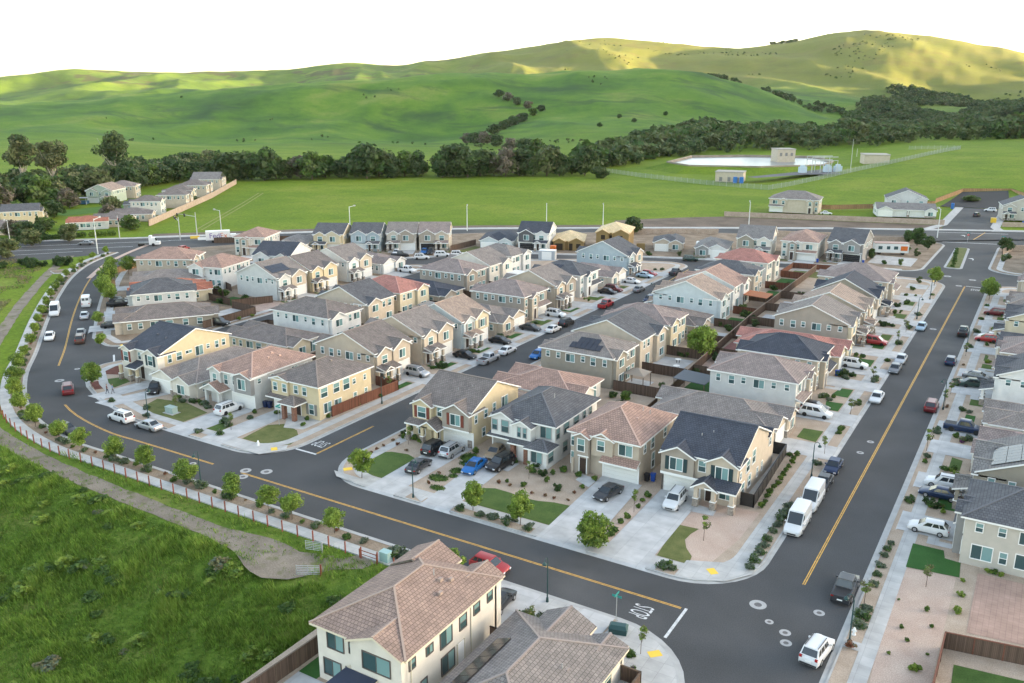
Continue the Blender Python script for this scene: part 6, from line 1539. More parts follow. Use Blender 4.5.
# --- the far woods: one continuous mass
def woods(name, spots, mats, nq=85, leaf=1.35):
    vs, fs, ms = [], [], []; off = 0
    base = [leaf_cloud(400 + i, blob_lobes(400 + i, .8, 10.5, 5.4, 9, .8), leaf, nq, mats, bias=.7) for i in range(6)]
    g = random.Random(11)
    for x, y, h in spots:
        v, f, mi = base[g.randrange(6)]; s = h / 11.; a = g.uniform(0, 6.28); ca, sa = math.cos(a) * s * g.uniform(.9, 1.3), math.sin(a) * s
        q = v.copy(); q[:, 0] = v[:, 0] * ca - v[:, 1] * sa + x; q[:, 1] = v[:, 0] * sa + v[:, 1] * ca + y; q[:, 2] = v[:, 2] * s + terrain_z(x, y) - (.4 if x * x + y * y < 5e6 else 3.2)
        m2 = mi.copy()
        if g.random() < .5: m2[:] = g.randrange(len(mats))
        vs.append(q); fs.append(f + off); ms.append(m2); off += len(q)
    tag(link(name, np_mesh(name, np.concatenate(vs), np.concatenate(fs), np.concatenate(ms), mats)), kind='stuff')
spots = []; g = random.Random(21)
def lerp_tab(x, tab):
    return float(np.interp(x, [t[0] for t in tab], [t[1] for t in tab]))
near_r = [(575, 560), (600, 585), (630, 620), (650, 690), (700, 735), (860, 735), (900, 770), (960, 800), (1024, 830), (1130, 840)]
far_r = [(575, 620), (600, 700), (640, 900), (680, 1080), (720, 1180), (800, 1240), (830, 1300), (860, 1350), (930, 1380), (960, 1200), (1024, 1150), (1130, 1150)]
tries = 0
while len(spots) < 2300 and tries < 60000:
    tries += 1
    px = g.uniform(572, 1130); r0, r1 = lerp_tab(px, near_r), lerp_tab(px, far_r); r = math.sqrt(g.uniform(r0 * r0, r1 * r1))
    x, y = at(px, r)
    if r > r0 + 40 and mnoise.noise(Vector((x / 90., y / 90., 0))) < -.3: continue
    if mnoise.noise(Vector((x / 35., y / 35., 7.))) < -.42: continue
    spots.append((x, y, g.uniform(6.5, 13) * (1.2 if px > 940 else 1.) * (1.35 if g.random() < .13 else 1.)))
tries = 0
while tries < 5200:   # the darker wood climbing the valley at the right
    tries += 1
    px = g.uniform(815, 1045); r = g.uniform(1250, 2450) if px < 955 else g.uniform(1900, 2450)
    if px < 815 + (r - 1250) * .035: continue
    x, y = at(px, r)
    if mnoise.noise(Vector((x / 150., y / 150., 5.))) > -.22: spots.append((x, y, g.uniform(10, 17)))
tries = 0
while tries < 2600:   # dark scrub and small oaks on the high slopes
    tries += 1
    px = g.uniform(560, 1040); r = g.uniform(2350, 3300); x, y = at(px, r)
    if mnoise.noise(Vector((x / 210., y / 210., 2.))) + .5 * mnoise.noise(Vector((x / 60., y / 60., 3.))) > .33: spots.append((x, y, g.uniform(4, 8)))
for i in range(46): x, y = at(g.uniform(748, 772), g.uniform(3240, 3320)); spots.append((x, y, g.uniform(9, 15)))
tries = 0
while tries < 1500:
    tries += 1
    px = g.uniform(0, 760); r = g.uniform(900, 1750); x, y = at(px, r)
    if mnoise.noise(Vector((x / 150., y / 150., 8.))) + .4 * mnoise.noise(Vector((x / 40., y / 40., 3.))) > .52: spots.append((x, y, g.uniform(2.5, 5)))
for i in range(420):
    px = g.uniform(690, 850); r = lerp_tab(px, [(690, 1780), (760, 1740), (850, 1640)]) + g.uniform(-60, 70); x, y = at(px, r)
    if mnoise.noise(Vector((x / 60., y / 60., 5.))) > -.05: spots.append((x, y, g.uniform(6, 11)))
woods('woodland', spots, M3('oak', 'oak2', 'dark', 'deep', 'oak', 'olive'), nq=70, leaf=1.5)
spots = []
for i in range(170):
    px = g.uniform(236, 585)
    if 429 < px < 440: continue
    spots.append((*at(px, 534 + max(0, px - 480) * .12 + g.uniform(-8, 40)), g.uniform(3.5, 11)))
for i in range(240):
    px = g.uniform(-60, 236); r = lerp_tab(px, [(-60, 420), (60, 440), (150, 495), (236, 535)]) + g.uniform(5, 80); spots.append((*at(px, r), g.uniform(8, 14)))
woods('woodland', spots, M3('oak', 'oak2', 'willow', 'dark', 'deep', 'olive'), nq=200, leaf=.85)
# ------------------------------------------------------------------ vehicles
CARP = {k: plain('car_paint_' + k, c, .28, metal=mt, spec=.5) for k, (c, mt) in dict(white=((.60, .60, .60), 0), silver=((.42, .43, .45), .5), grey=((.16, .165, .175), .4), charcoal=((.045, .047, .052), .3), black=((.012, .012, .014), .1), red=((.30, .02, .022), .1),
    darkred=((.12, .015, .02), .2), blue=((.01, .12, .36), .2), navy=((.015, .03, .075), .3), tan=((.30, .23, .16), .4), paleblue=((.30, .40, .48), .4), green=((.035, .06, .05), .3), brown=((.09, .05, .04), .3), yellow=((.6, .38, .03), .0), orange=((.55, .13, .02), 0)).items()}
CGLASS = plain('car_glass', (.015, .022, .028), .06, spec=.7); TYRE = plain('tyre_rubber', (.018, .018, .018), .85); RIM = plain('alloy_rim', (.38, .38, .39), .35, metal=.7)
HEAD = plain('headlamp_lens', (.62, .64, .66), .1, spec=.7); TAIL = plain('tail_lamp_lens', (.32, .012, .012), .2, spec=.6); TRIMB = plain('dark_bumper_plastic', (.025, .025, .027), .6)
# kind: length, half width, (x, bonnet/belt height) deck profile, greenhouse: (x base front, x roof front, x roof rear, x base rear), belt, roof, wheel radius
KIND = dict(
    sedan=(4.8, .90, [(0, .52), (.06, .62), (.3, .72), (1.0, .86), (1.35, .92), (3.9, .97), (4.45, .95), (4.68, .88), (4.8, .68)], (1.15, 2.0, 3.35, 4.15), .93, 1.45, .33),
    hatch=(4.4, .90, [(0, .52), (.06, .63), (.3, .76), (.95, .89), (1.25, .96), (4.05, 1.0), (4.25, .97), (4.35, .88), (4.4, .68)], (1.05, 1.85, 3.75, 4.28), .97, 1.52, .33),
    suv=(4.75, .95, [(0, .58), (.07, .72), (.3, .88), (1.05, 1.0), (1.3, 1.05), (4.4, 1.10), (4.6, 1.06), (4.70, .96), (4.75, .72)], (1.15, 1.8, 4.2, 4.62), 1.06, 1.74, .37),
    minivan=(5.0, .98, [(0, .58), (.12, .75), (.85, .95), (1.1, 1.02), (4.75, 1.05), (4.95, 1.0), (5.0, .75)], (.85, 1.75, 4.45, 4.88), 1.02, 1.75, .35),
    pickup=(5.6, 1.0, [(0, .66), (.12, .88), (1.2, 1.10), (1.45, 1.12), (5.5, 1.12), (5.58, 1.08), (5.6, .80)], (1.4, 2.0, 3.45, 3.75), 1.12, 1.85, .40),
    van=(5.9, 1.02, [(0, .60), (.06, .78), (.3, .98), (.85, 1.12), (1.05, 1.17), (5.7, 1.2), (5.84, 1.16), (5.9, .8)], (1.0, 1.95, 5.6, 5.84), 1.15, 2.5, .37))
CARS = {}
import bmesh
def merge(me):
    bm = bmesh.new(); bm.from_mesh(me); bmesh.ops.remove_doubles(bm, verts=bm.verts, dist=.0005); bmesh.ops.recalc_face_normals(bm, faces=bm.faces); bm.to_mesh(me); bm.free()
def car_proto(kind, paint, lod):
    key = (kind, paint, lod)
    if key in CARS: return CARS[key]
    L, hw, deck, (g0, g1, g2, g3), belt, roof, wr = KIND[kind]; P = CARP[paint]
    def hwx(x): return hw * (1 - .16 * max(0, 1 - x / .7) ** 2 - .10 * max(0, 1 - (L - x) / .6) ** 2)
    root = thing({'minivan': 'minivan', 'pickup': 'pickup_truck', 'van': 'delivery_van', 'suv': 'suv'}.get(kind, 'car'), None, {'pickup': 'pickup', 'van': 'van', 'minivan': 'minivan', 'suv': 'suv'}.get(kind, 'car'))
    b = MB(); rings = []
    zt = lambda x: float(np.interp(x, [d[0] for d in deck], [d[1] for d in deck]))
    for x in sorted(set([d[0] for d in deck] + [.5, 1.6, 2.4, 3.2])):
        h = hwx(x); z = zt(x); zb = .24 if 0 < x < L else .34
        rings.append([(x - L / 2, y, q) for y, q in ((-h * .9, zb), (-h, zb + .14), (-h, z - .16), (-h * .95, z - .03), (-h * .8, z), (h * .8, z), (h * .95, z - .03), (h, z - .16), (h, zb + .14), (h * .9, zb))])
    for a, c in zip(rings, rings[1:]):
        for i in range(9): b.poly([a[i], c[i], c[i + 1], a[i + 1]])
        b.poly([a[9], c[9], c[0], a[0]])
    b.poly(rings[0][::-1]); b.poly(rings[-1])
    # greenhouse: pillars and roof painted, glass set between
    bw, rw = hw * .87, hw * (.74 if kind != 'van' else .86); tb = belt - .03
    B = [(g0 - L / 2, tb), (g1 - L / 2, roof - .04), (g2 - L / 2, roof), (g3 - L / 2, tb + .04)]
    def pt(k, sd, f=0.): return (B[k][0], sd * (bw if k in (0, 3) else rw), B[k][1])
    for sd in (-1, 1):
        q = [pt(0, sd), pt(3, sd), pt(2, sd), pt(1, sd)]
        b.poly(q if sd < 0 else q[::-1])
    # the roof panel, slightly crowned and rounded at its edges
    b.poly([(B[1][0], -rw, roof - .04), (B[2][0], -rw, roof), (B[2][0], -rw * .8, roof + .05), (B[1][0], -rw * .8, roof + .02)]); b.poly([(B[1][0], -rw * .8, roof + .02), (B[2][0], -rw * .8, roof + .05), (B[2][0], rw * .8, roof + .05), (B[1][0], rw * .8, roof + .02)])
    b.poly([(B[1][0], rw * .8, roof + .02), (B[2][0], rw * .8, roof + .05), (B[2][0], rw, roof), (B[1][0], rw, roof - .04)])
    b.poly([pt(0, 1), pt(0, -1), pt(1, -1), pt(1, 1)][::-1]); b.poly([pt(3, -1), pt(3, 1), pt(2, 1), pt(2, -1)][::-1])
    b.poly([(B[2][0], -rw, roof), (B[2][0], rw, roof), (B[2][0], rw * .8, roof + .05), (B[2][0], -rw * .8, roof + .05)]); b.poly([(B[1][0], rw, roof - .04), (B[1][0], -rw, roof - .04), (B[1][0], -rw * .8, roof + .02), (B[1][0], rw * .8, roof + .02)])
    bo = b.build('body', P, root, smooth=True); merge(bo.data); bo.data.set_sharp_from_angle(angle=R(38))
    V = lambda p: Vector(p)
    def inset(q, f0, f1, g0_, g1_, off):
        A, Bq, C, D = map(V, q); nn = (Bq - A).cross(D - A).normalized()
        f = lambda u, v: (A.lerp(Bq, u)).lerp(D.lerp(C, u), v) + nn * off
        return [f(f0, g0_), f(f1, g0_), f(f1, g1_), f(f0, g1_)]
    g = MB(); q = [pt(0, 1), pt(0, -1), pt(1, -1), pt(1, 1)][::-1]
    ws = [pt(0, -1), pt(0, 1), pt(1, 1), pt(1, -1)]; g.poly(inset(ws, .05, .95, .08, .93, -.012)[::-1]); g.build('windscreen', CGLASS, root)
    g = MB(); rs_ = [pt(3, 1), pt(3, -1), pt(2, -1), pt(2, 1)]
    if kind == 'van': g.poly(inset(rs_, .08, .46, .45, .9, -.012)[::-1]); g.poly(inset(rs_, .54, .92, .45, .9, -.012)[::-1])
    else: g.poly(inset(rs_, .07, .93, .12, .92, -.012)[::-1])
    g.build('rear_window', CGLASS, root)
    for sd in (-1, 1):
        g = MB(); sq = [pt(0, sd), pt(3, sd), pt(2, sd), pt(1, sd)]
        spans = [(.16, .44), (.48, .72), (.75, .93)] if kind in ('suv', 'minivan', 'hatch') else [(.18, .47), (.51, .84)] if kind != 'van' else [(.03, .20)]
        if kind == 'pickup': spans = [(.2, .52), (.56, .88)]
        for a, c in spans:
            u = inset(sq, a, c, .12 if kind != 'van' else .30, .88 if kind != 'van' else .72, .012 * (1 if sd < 0 else -1)); g.poly(u if sd < 0 else u[::-1])
        g.build('side_window', CGLASS, root)
    wx = (.19 * L - L / 2, .80 * L - L / 2)
    for x in wx:
        for sd in (-1, 1):
            w_ = MB(); y0, y1 = sd * (hw - .2), sd * (hw + .012)
            w_.tube((0, y0 - sd * hw, 0), (0, y1 - sd * hw, 0), wr, wr, 14); o = w_.build('wheel', TYRE, root); o.location = (x, sd * hw, wr)
            if not lod: w_ = MB(); w_.tube((0, sd * .005, 0), (0, sd * .022, 0), wr * .64, wr * .6, 12); w_.build('rim', RIM, o)
    for sd in (-1, 1):
        g = MB(); z = zt(.12) - .12; g.box(-L / 2 - .012, -L / 2 + .25, sd * hw * .48, sd * hw * .84, z - .08, z + .06); g.build('headlight', HEAD, root)
        g = MB(); z = (zt(L - .15) - .14) if kind not in ('suv', 'van', 'minivan') else belt - .12; g.box(L / 2 - .14, L / 2 + .012, sd * hw * .62, sd * hw * .88, z - .07, z + (.05 if kind not in ('suv', 'minivan', 'van') else .16)); g.build('tail_light', TAIL, root)
    if not lod:
        g = MB(); g.box(-L / 2 - .015, -L / 2 + .1, -hw * .5, hw * .5, .34, .52); g.build('grille', TRIMB, root)
        g = MB(); g.box(L / 2 - .08, L / 2 + .02, -hw * .8, hw * .8, .30, .46); g.build('rear_bumper', TRIMB, root)
        g = MB(); g.box(L / 2 + .0, L / 2 + .025, -.26, .26, .60, .74); g.build('number_plate', WHITE, root)
        for sd in (-1, 1):
            g = MB(); g.box(g0 + .45 - L / 2, g0 + .6 - L / 2, sd * hw * .93, sd * (hw + .16), belt + .0, belt + .14); g.build('door_mirror', P, root)
    if kind == 'pickup':
        g = MB(); g.box(g3 - L / 2 + .12, L / 2 - .15, -hw * .78, hw * .78, 1.0, 1.128, 0); g.build('load_bed', TRIMB, root)
    if kind == 'suv':
        g = MB()
        for sd in (-1, 1): g.bar((B[1][0] + .1, sd * rw * .86, roof + .06), (B[2][0] - .1, sd * rw * .86, roof + .09), .05, .05)
        g.build('roof_rail', TRIMB, root)
    index_kids(root); CARS[key] = root; return root
def car(kind, paint, x, y, deg, label, group='vehicles on the streets and driveways', z=None):
    """deg: the way the nose points, counter-clockwise from +X"""
    lod = math.hypot(x, y) > 125
    pr = car_proto(kind, paint, lod)
    return place(pr, (x, y, .0 if z is None else z), R(deg) + math.pi, label, group)
DZ = .148
# near corner and lower right
o = car('suv', 'white', -12.6, 74.6, 83, 'white crossover with black roof rails waiting at the near junction'); car('pickup', 'charcoal', -12.6, 86.8, 90, 'charcoal pickup with loaded bed parked at the lower right kerb')
car('van', 'white', -20.4, 98.7, -90, 'front white delivery van parked at the left kerb of the right-hand street'); car('van', 'white', -20.4, 105.8, -90, 'white delivery van parked behind the other white van')
car('sedan', 'charcoal', -20.4, 112.0, -90, 'dark car parked right behind the two white vans'); car('sedan', 'navy', -20.4, 118.0, -90, 'dark blue car parked second behind the white vans')
car('suv', 'white', -34.9, 96.6, -88, 'white SUV in the driveway of the navy-roofed house', z=DZ); car('sedan', 'charcoal', -43.0, 94.4, -100, 'charcoal sedan alone on the wide driveway of the pink-roofed house', z=DZ)
car('sedan', 'blue', -62.0, 92.3, -85, 'bright blue sedan on the white house driveway', z=DZ); car('suv', 'black', -59.4, 94.9, -97, 'black SUV beside the bright blue sedan', z=DZ); car('sedan', 'tan', -62.2, 98.0, -83, 'tan sedan at the garage behind the blue sedan', z=DZ)
car('sedan', 'charcoal', -68.6, 88.6, 96, 'dark grey sedan lowest on the yellow house driveway', z=DZ); car('suv', 'black', -70.3, 94.6, 92, 'black SUV by the yellow house garage', z=DZ); car('suv', 'silver', -67.7, 95.2, 92, 'silver SUV by the yellow house garage', z=DZ)
car('hatch', 'red', -46.3, 71.7, 0, 'red hatchback parked by the cream house, half hidden behind its roof'); car('sedan', 'black', -41.6, 66.2, 95, 'black sedan by the cream house at the bottom', z=DZ)
car('hatch', 'white', -7.0, 105.2, 180, 'white hatchback with dark roof at the right-edge house', z=DZ); car('sedan', 'navy', -7.0, 115.8, 178, 'navy car on the drive beside a white SUV at the right edge', z=DZ); car('suv', 'white', -6.8, 119.4, 180, 'white SUV under the trees on a right-edge driveway', z=DZ)
car('pickup', 'navy', -6.6, 142.3, 0, 'dark blue pickup backing towards the house with mauve tiles', z=DZ); car('suv', 'darkred', -12.1, 150.6, 90, 'maroon SUV parked at the right kerb below a street lamp'); car('hatch', 'navy', -12.2, 179.6, 90, 'dark blue hatchback parked midway along the right kerb')
car('pickup', 'black', -12.2, 203.2, 90, 'black pickup parked highest on the right kerb'); car('sedan', 'green', -7.2, 166.4, 15, 'green-black car on a drive beside the white-sided house', z=DZ); car('sedan', 'grey', -7.0, 171, -8, 'grey car on a drive just past the white-sided house', z=DZ); car('hatch', 'red', -7.6, 199.6, 180, 'red hatchback on a right-edge driveway', z=DZ)
car('suv', 'darkred', -7.6, 225, 180, 'dark maroon SUV on a driveway near the far right corner', z=DZ); car('sedan', 'white', -7.0, 201.8, 175, 'white car next to the red hatchback on the right', z=DZ)
# left side of the right-hand street
car('minivan', 'white', -27.3, 137.4, 0, 'white minivan across the driveway of the grey-walled house', z=DZ); car('sedan', 'black', -28.2, 140.2, 0, 'black car behind the white minivan', z=DZ); car('suv', 'white', -27.2, 167.2, 0, 'white SUV on the drive of the red-roofed low house', z=DZ)
car('minivan', 'red', -26.9, 185.6, 0, 'red minivan on the taupe house driveway', z=DZ); car('sedan', 'white', -20.4, 150.6, -90, 'white sedan parked at the left kerb opposite the maroon SUV'); car('sedan', 'grey', -20.4, 169.0, -90, 'dark grey car parked below a silver car at the left kerb'); car('sedan', 'silver', -20.4, 175.8, -90, 'silver car parked behind the dark grey one at the left kerb')
car('sedan', 'paleblue', -20.4, 203.6, -90, 'pale blue sedan parked high on the left kerb of the right-hand street')
# outer curve
car('van', 'white', -192.4, 114.6, -37, 'tall white bus-like van parked on the outer kerb of the bend'); car('van', 'white', -194.0, 123.6, 143, 'white van parked on the inner kerb of the bend'); car('sedan', 'silver', -183.4, 116.0, 143, 'silver car parked below the inner white van'); car('sedan', 'white', -173.6, 101.5, -37, 'white car parked on the outer kerb below the tall van')
car('sedan', 'grey', -170.6, 106.6, 143, 'upper of two dark cars parked nose to tail on the bend'); car('suv', 'brown', -166.2, 103.4, 143, 'lower of two dark cars parked nose to tail on the bend'); car('suv', 'darkred', -139.2, 83.2, 148, 'dark red SUV driving round the curve'); car('sedan', 'charcoal', -122.6, 72.0, 0, 'dark sedan parked behind the street trees on the outer kerb')
car('suv', 'white', -119.6, 79.4, 178, 'white SUV parked on the inner kerb of the curve'); car('sedan', 'silver', -113.0, 79.4, 180, 'silver sedan parked on the inner kerb in front of the electric-box lawn'); car('suv', 'white', -108.0, 90.6, 90, 'white SUV on the pink-hipped white house drive', z=DZ); car('suv', 'black', -126.4, 91.0, -55, 'black SUV with a blue load beside the navy-roofed yellow house', z=DZ)
car('suv', 'black', -152.0, 127.0, 20, 'black off-roader by the fence of the empty lot', z=DZ); car('sedan', 'charcoal', -170.4, 113.9, 53, 'charcoal car on the drive of the olive-sided house', z=DZ); car('pickup', 'black', -186.4, 127.0, 53, 'black pickup on the drive by the slate hip roof on the bend', z=DZ); car('sedan', 'black', -189.4, 129.2, 53, 'black car next to the black pickup on the bend', z=DZ)
# middle street
car('suv', 'silver', -93.6, 121.2, 0, 'silver SUV in the grey gable house drive', z=DZ); car('sedan', 'black', -92.4, 134.8, 0, 'black sedan in the drive opposite the silver pickup', z=DZ); car('sedan', 'black', -92.0, 146.9, 0, 'black sedan on the pale blue gabled house drive', z=DZ); car('sedan', 'charcoal', -91.8, 158.8, 0, 'charcoal sedan on the one-storey brown-tan house drive', z=DZ)
car('pickup', 'silver', -87.3, 135.2, 90, 'silver pickup parked on the left kerb of the middle street'); car('sedan', 'white', -87.3, 142.0, 90, 'white sedan parked ahead of the silver pickup'); car('hatch', 'blue', -80.7, 142.6, -90, 'blue hatchback at the right kerb of the middle street'); car('sedan', 'white', -87.3, 160.8, 90, 'white sedan parked behind a black SUV on the middle street')
car('suv', 'black', -87.3, 166.8, 90, 'black SUV parked ahead of the white sedan on the middle street'); car('suv', 'white', -92.8, 172.0, 0, 'white SUV on the taupe mauve-roofed house drive', z=DZ); car('pickup', 'red', -87.3, 186.8, 90, 'bright red pickup parked on the middle street'); car('sedan', 'black', -92.8, 199.2, 0, 'black car outside the white slate-roofed house', z=DZ); car('suv', 'darkred', -92.6, 202.4, 0, 'maroon SUV beside the black car at the top of the middle street', z=DZ)
car('sedan', 'grey', -87.3, 206.4, 90, 'grey sedan parked on the upper middle street'); car('sedan', 'white', -92.8, 214.0, 0, 'white car outside the mauve-roofed one-storey house', z=DZ); car('sedan', 'paleblue', -92.6, 222.6, 0, 'pale blue car outside the blue-grey gabled house', z=DZ); car('hatch', 'red', -92.6, 225.6, 0, 'red car beside the pale blue one at the street top', z=DZ)
car('pickup', 'charcoal', -87.2, 231.4, 90, 'charcoal pickup parked at the top of the middle street'); car('hatch', 'navy', -80.7, 197.4, -90, 'dark hatchback parked by the pale blue house'); car('suv', 'green', -90.6, 252.6, 20, 'dark green SUV parked along the top street')
# top street and beyond
car('sedan', 'white', -173.0, 215.4, -62, 'white car at the white garage of the stone-grey house', z=DZ); car('sedan', 'blue', -166.6, 221.4, -60, 'blue car outside the brown and white gabled house', z=DZ); car('suv', 'black', -164.2, 221.4, -60, 'black SUV beside the blue car on the top street drive', z=DZ); car('suv', 'white', -161.6, 213.2, 40, 'white SUV standing in the top street'); car('minivan', 'white', -158.8, 220.0, 38, 'white minivan parked below the brown and white house'); car('suv', 'white', -154.9, 223.0, 38, 'white SUV parked by the grass lot')
car('pickup', 'white', -152.6, 194.6, 0, 'white pickup on the drive of the white-gabled low house', z=DZ); car('pickup', 'black', -169.4, 212.6, 40, 'black pickup parked in the top street bend'); car('suv', 'black', -25.6, 404, 80, 'dark SUV at the kerb of the far cul-de-sac'); car('suv', 'white', -22, 424, 175, 'white SUV standing across the far cul-de-sac'); car('sedan', 'white', -78.6, 376.5, 20, 'white car beside the big beige house beyond the arterial', z=.3)
car('hatch', 'red', -236, 186, 100, 'red car waiting at the arterial crossing'); car('sedan', 'grey', -272, 176, -140, 'grey car on the arterial near the signals')
# lorries
def lorry(name, label, x, y, deg, cab, boxm, L=7.5, hb=3.4, cabonly=False):
    t = thing(name, label, 'truck', (x, y, 0), R(deg)); q = MB()
    q.box(-1.1, 1.1, -1.0, 1.0, .5, 1.5); q.poly([(-1.1, -1., 1.5), (1.1, -1., 1.5), (.7, -.95, 2.6), (-1.1, -.95, 2.6)]); q.poly([(1.1, 1, 1.5), (-1.1, 1, 1.5), (-1.1, .95, 2.6), (.7, .95, 2.6)]); q.poly([(-1.1, -.95, 2.6), (.7, -.95, 2.6), (.7, .95, 2.6), (-1.1, .95, 2.6)]); q.poly([(1.1, -1, 1.5), (1.1, 1, 1.5), (.7, .95, 2.6), (.7, -.95, 2.6)]); q.poly([(-1.1, 1, 1.5), (-1.1, -1, 1.5), (-1.1, -.95, 2.6), (-1.1, .95, 2.6)])
    if cabonly: q.box(-1.1, -.3, -.9, .9, 2.6, 3.4); q.box(1.1, 2.2, -.9, .9, .5, 1.45)
    q.build('cab', cab, t); q = MB(); q.poly([(1.075, -.85, 1.62), (1.075, .85, 1.62), (.76, .82, 2.5), (.76, -.82, 2.5)]); o = q.build('windscreen', CGLASS, t); o.location.x = .02
    q = MB(); q.box(-L, -1.2, -1.2 if not cabonly else -.5, 1.2 if not cabonly else .5, .9 if not cabonly else .7, hb if not cabonly else 1.0); q.build('cargo_box' if not cabonly else 'chassis', boxm, t)
    for px in (.2, -L * .75) + ((-L * .9,) if cabonly else ()):
        for sd in (-1, 1): q = MB(); q.tube((0, sd * .75, 0), (0, sd * 1.1, 0), .5, .5, 12); o = q.build('wheel', TYRE, t); o.location = (px, 0, .5)
    return t
lorry('tractor_unit', 'white tractor unit without trailer turning on the arterial', -251.5, 186.5, 40, CARP['white'], CARP['black'], 4.6, cabonly=True)
t = lorry('delivery_truck', 'white parcel lorry with purple and red lettering at the arterial kerb', -235.6, 206.5, 50, CARP['white'], CARP['white'], 9., 3.9)
cu = bpy.data.curves.new('lettering', 'FONT'); cu.body = 'FedEx'; cu.size = 2.4; cu.align_x = 'CENTER'; cu.align_y = 'CENTER'; cu.extrude = .01
o = bpy.data.objects.new('lettering', cu); COL.objects.link(o); dg = bpy.context.evaluated_depsgraph_get(); me = bpy.data.meshes.new_from_object(o.evaluated_get(dg)); bpy.data.objects.remove(o)
me.materials.clear(); me.materials.append(plain('purple_lettering', (.09, .03, .22), .5)); me.materials.append(CARP['orange'])
for p in me.polygons:
    if p.center.x > 1.0: p.material_index = 1
o = link('lettering', me, t); o.location = (-5.0, -1.215, 2.3); o.rotation_euler = (math.pi / 2, 0, 0)
# ------------------------------------------------------------------ the evening air
hb = MB(); hb.box(-5200, 4200, -1500, 5600, -12, 520)
hm = bpy.data.materials.new('haze'); hm.use_nodes = True; hn = hm.node_tree; hn.nodes.remove(hn.nodes['Principled BSDF'])
pv = hn.nodes.new('ShaderNodeVolumePrincipled'); pv.inputs['Color'].default_value = (.82, .86, .9, 1); pv.inputs['Density'].default_value = .000014; pv.inputs['Anisotropy'].default_value = .2
hn.links.new(pv.outputs['Volume'], hn.nodes['Material Output'].inputs['Volume'])
tag(hb.build('haze', hm), kind='stuff')
SC.cycles.volume_bounces = 1
# ------------------------------------------------------------------ fences and walls
def fence(path, h, mat, label, name='wooden_fence', post=None, step=2.4, cap=True, z=.1, th=.05, cat='fence'):
    cx = sum(p[0] for p in path) / len(path); cy = sum(p[1] for p in path) / len(path)
    t = thing(name, label, cat, (cx, cy, z)); P = [(x - cx, y - cy) for x, y in path]
    mb = MB(); s0 = 0
    for a, c in zip(P, P[1:]):
        L = math.dist(a, c); d = ((c[0] - a[0]) / L, (c[1] - a[1]) / L); nn = (-d[1] * th / 2, d[0] * th / 2)
        for sg in (1, -1):
            q = [(a[0] + nn[0] * sg, a[1] + nn[1] * sg, 0), (c[0] + nn[0] * sg, c[1] + nn[1] * sg, 0), (c[0] + nn[0] * sg, c[1] + nn[1] * sg, h), (a[0] + nn[0] * sg, a[1] + nn[1] * sg, h)]
            uv = [(s0, 0), (s0 + L, 0), (s0 + L, h), (s0, h)]
            mb.poly(q if sg < 0 else q[::-1], 0, uv if sg < 0 else uv[::-1])
        mb.poly([(a[0] - nn[0], a[1] - nn[1], h), (c[0] - nn[0], c[1] - nn[1], h), (c[0] + nn[0], c[1] + nn[1], h), (a[0] + nn[0], a[1] + nn[1], h)], 0, [(0, 0)] * 4); s0 += L
    mb.build('board_panel', mat, t)
    if cap:
        mb = MB()
        for a, c in zip(P, P[1:]): mb.bar((*a, h + .02), (*c, h + .02), .16, .05)
        mb.build('top_rail', post or mat, t)
    if math.hypot(cx, cy) < 165 and post:
        for a, c in zip(P, P[1:]):
            k = max(1, round(math.dist(a, c) / step))
            for i in range(k + 1):
                mb = MB(); x = a[0] + (c[0] - a[0]) * i / k; y = a[1] + (c[1] - a[1]) * i / k; mb.box(-.06, .06, -.06, .06, 0, h + .06); o = mb.build('post', post, t); o.location = (x, y, 0)
    return t
PW = plain('weathered_post', (.12, .085, .06), .85, var=.2, scale=5.); PR = plain('red_stained_post', (.15, .06, .038), .8, var=.2, scale=5.); CAPW = plain('sun_bleached_rail', (.24, .185, .14), .85, var=.15)
fence([(-49.7, 113), (-50.4, 132), (-51.6, 150), (-52.6, 170), (-53.6, 190), (-54.2, 225), (-54.6, 256)], 1.8, FWOOD, 'long dark back fence running up between the two rows of the right block', post=CAPW)
for i, (y, a, c, mt) in enumerate([(132.3, -60, -50.5, FWOOD), (144.6, -60, -51.3, FWOOD), (157.2, -60.2, -52, FWOOD), (169, -60.2, -52.6, FWOOD), (182.6, -59.4, -53.2, FWOOD), (195.8, -59.4, -53.7, FRED), (210.6, -60.2, -53.9, FWOOD), (226.6, -60.8, -54.2, FRED), (133.4, -50.5, -44.4, FRED), (147.8, -51.4, -44.4, FWOOD), (160.6, -52.1, -44, FWOOD), (175, -52.8, -45.4, FWOOD), (188.2, -53.5, -44.8, FWOOD), (202.6, -53.9, -44.4, FWOOD), (217, -54.1, -44.6, FWOOD), (242.6, -61, -54.5, FRED)]):
    fence([(a, y), (c, y)], 1.8, mt, f'{"red-stained" if mt is FRED else "dark brown"} cross fence {"west" if a < -55 else "east"} of the long back fence, {ORD[i if i < 8 else i - 8]} from the near end' if i != 15 else 'red-stained cross fence beside the yard of the bright red hip roof', cap=True)
fence([(-61.5, 244), (-61.5, 257.6), (-47, 259.4), (-40, 257.6)], 1.5, FRED, 'red-brown garden fence by the top street beside the red hip roof', post=PR)
fence([(-27.9, 100.8), (-26.3, 100.8), (-27.2, 119.2), (-30, 119.2)], 1.7, FBLK, 'black panel fence round the side yard of the navy-roofed corner house', name='panel_fence', post=BLACK)
fence([(-92.4, 97.6), (-91.6, 113.2), (-96.4, 113.2)], 1.7, FRED, 'red stained board fence beside the butter-yellow corner house', post=PR)
fence([(-49.2, 62), (-51.7, 58), (-51.8, 51), (-52.3, 36)], 1.8, FWOOD, 'brown board fence between the cream house and the grassy bank', post=PW)
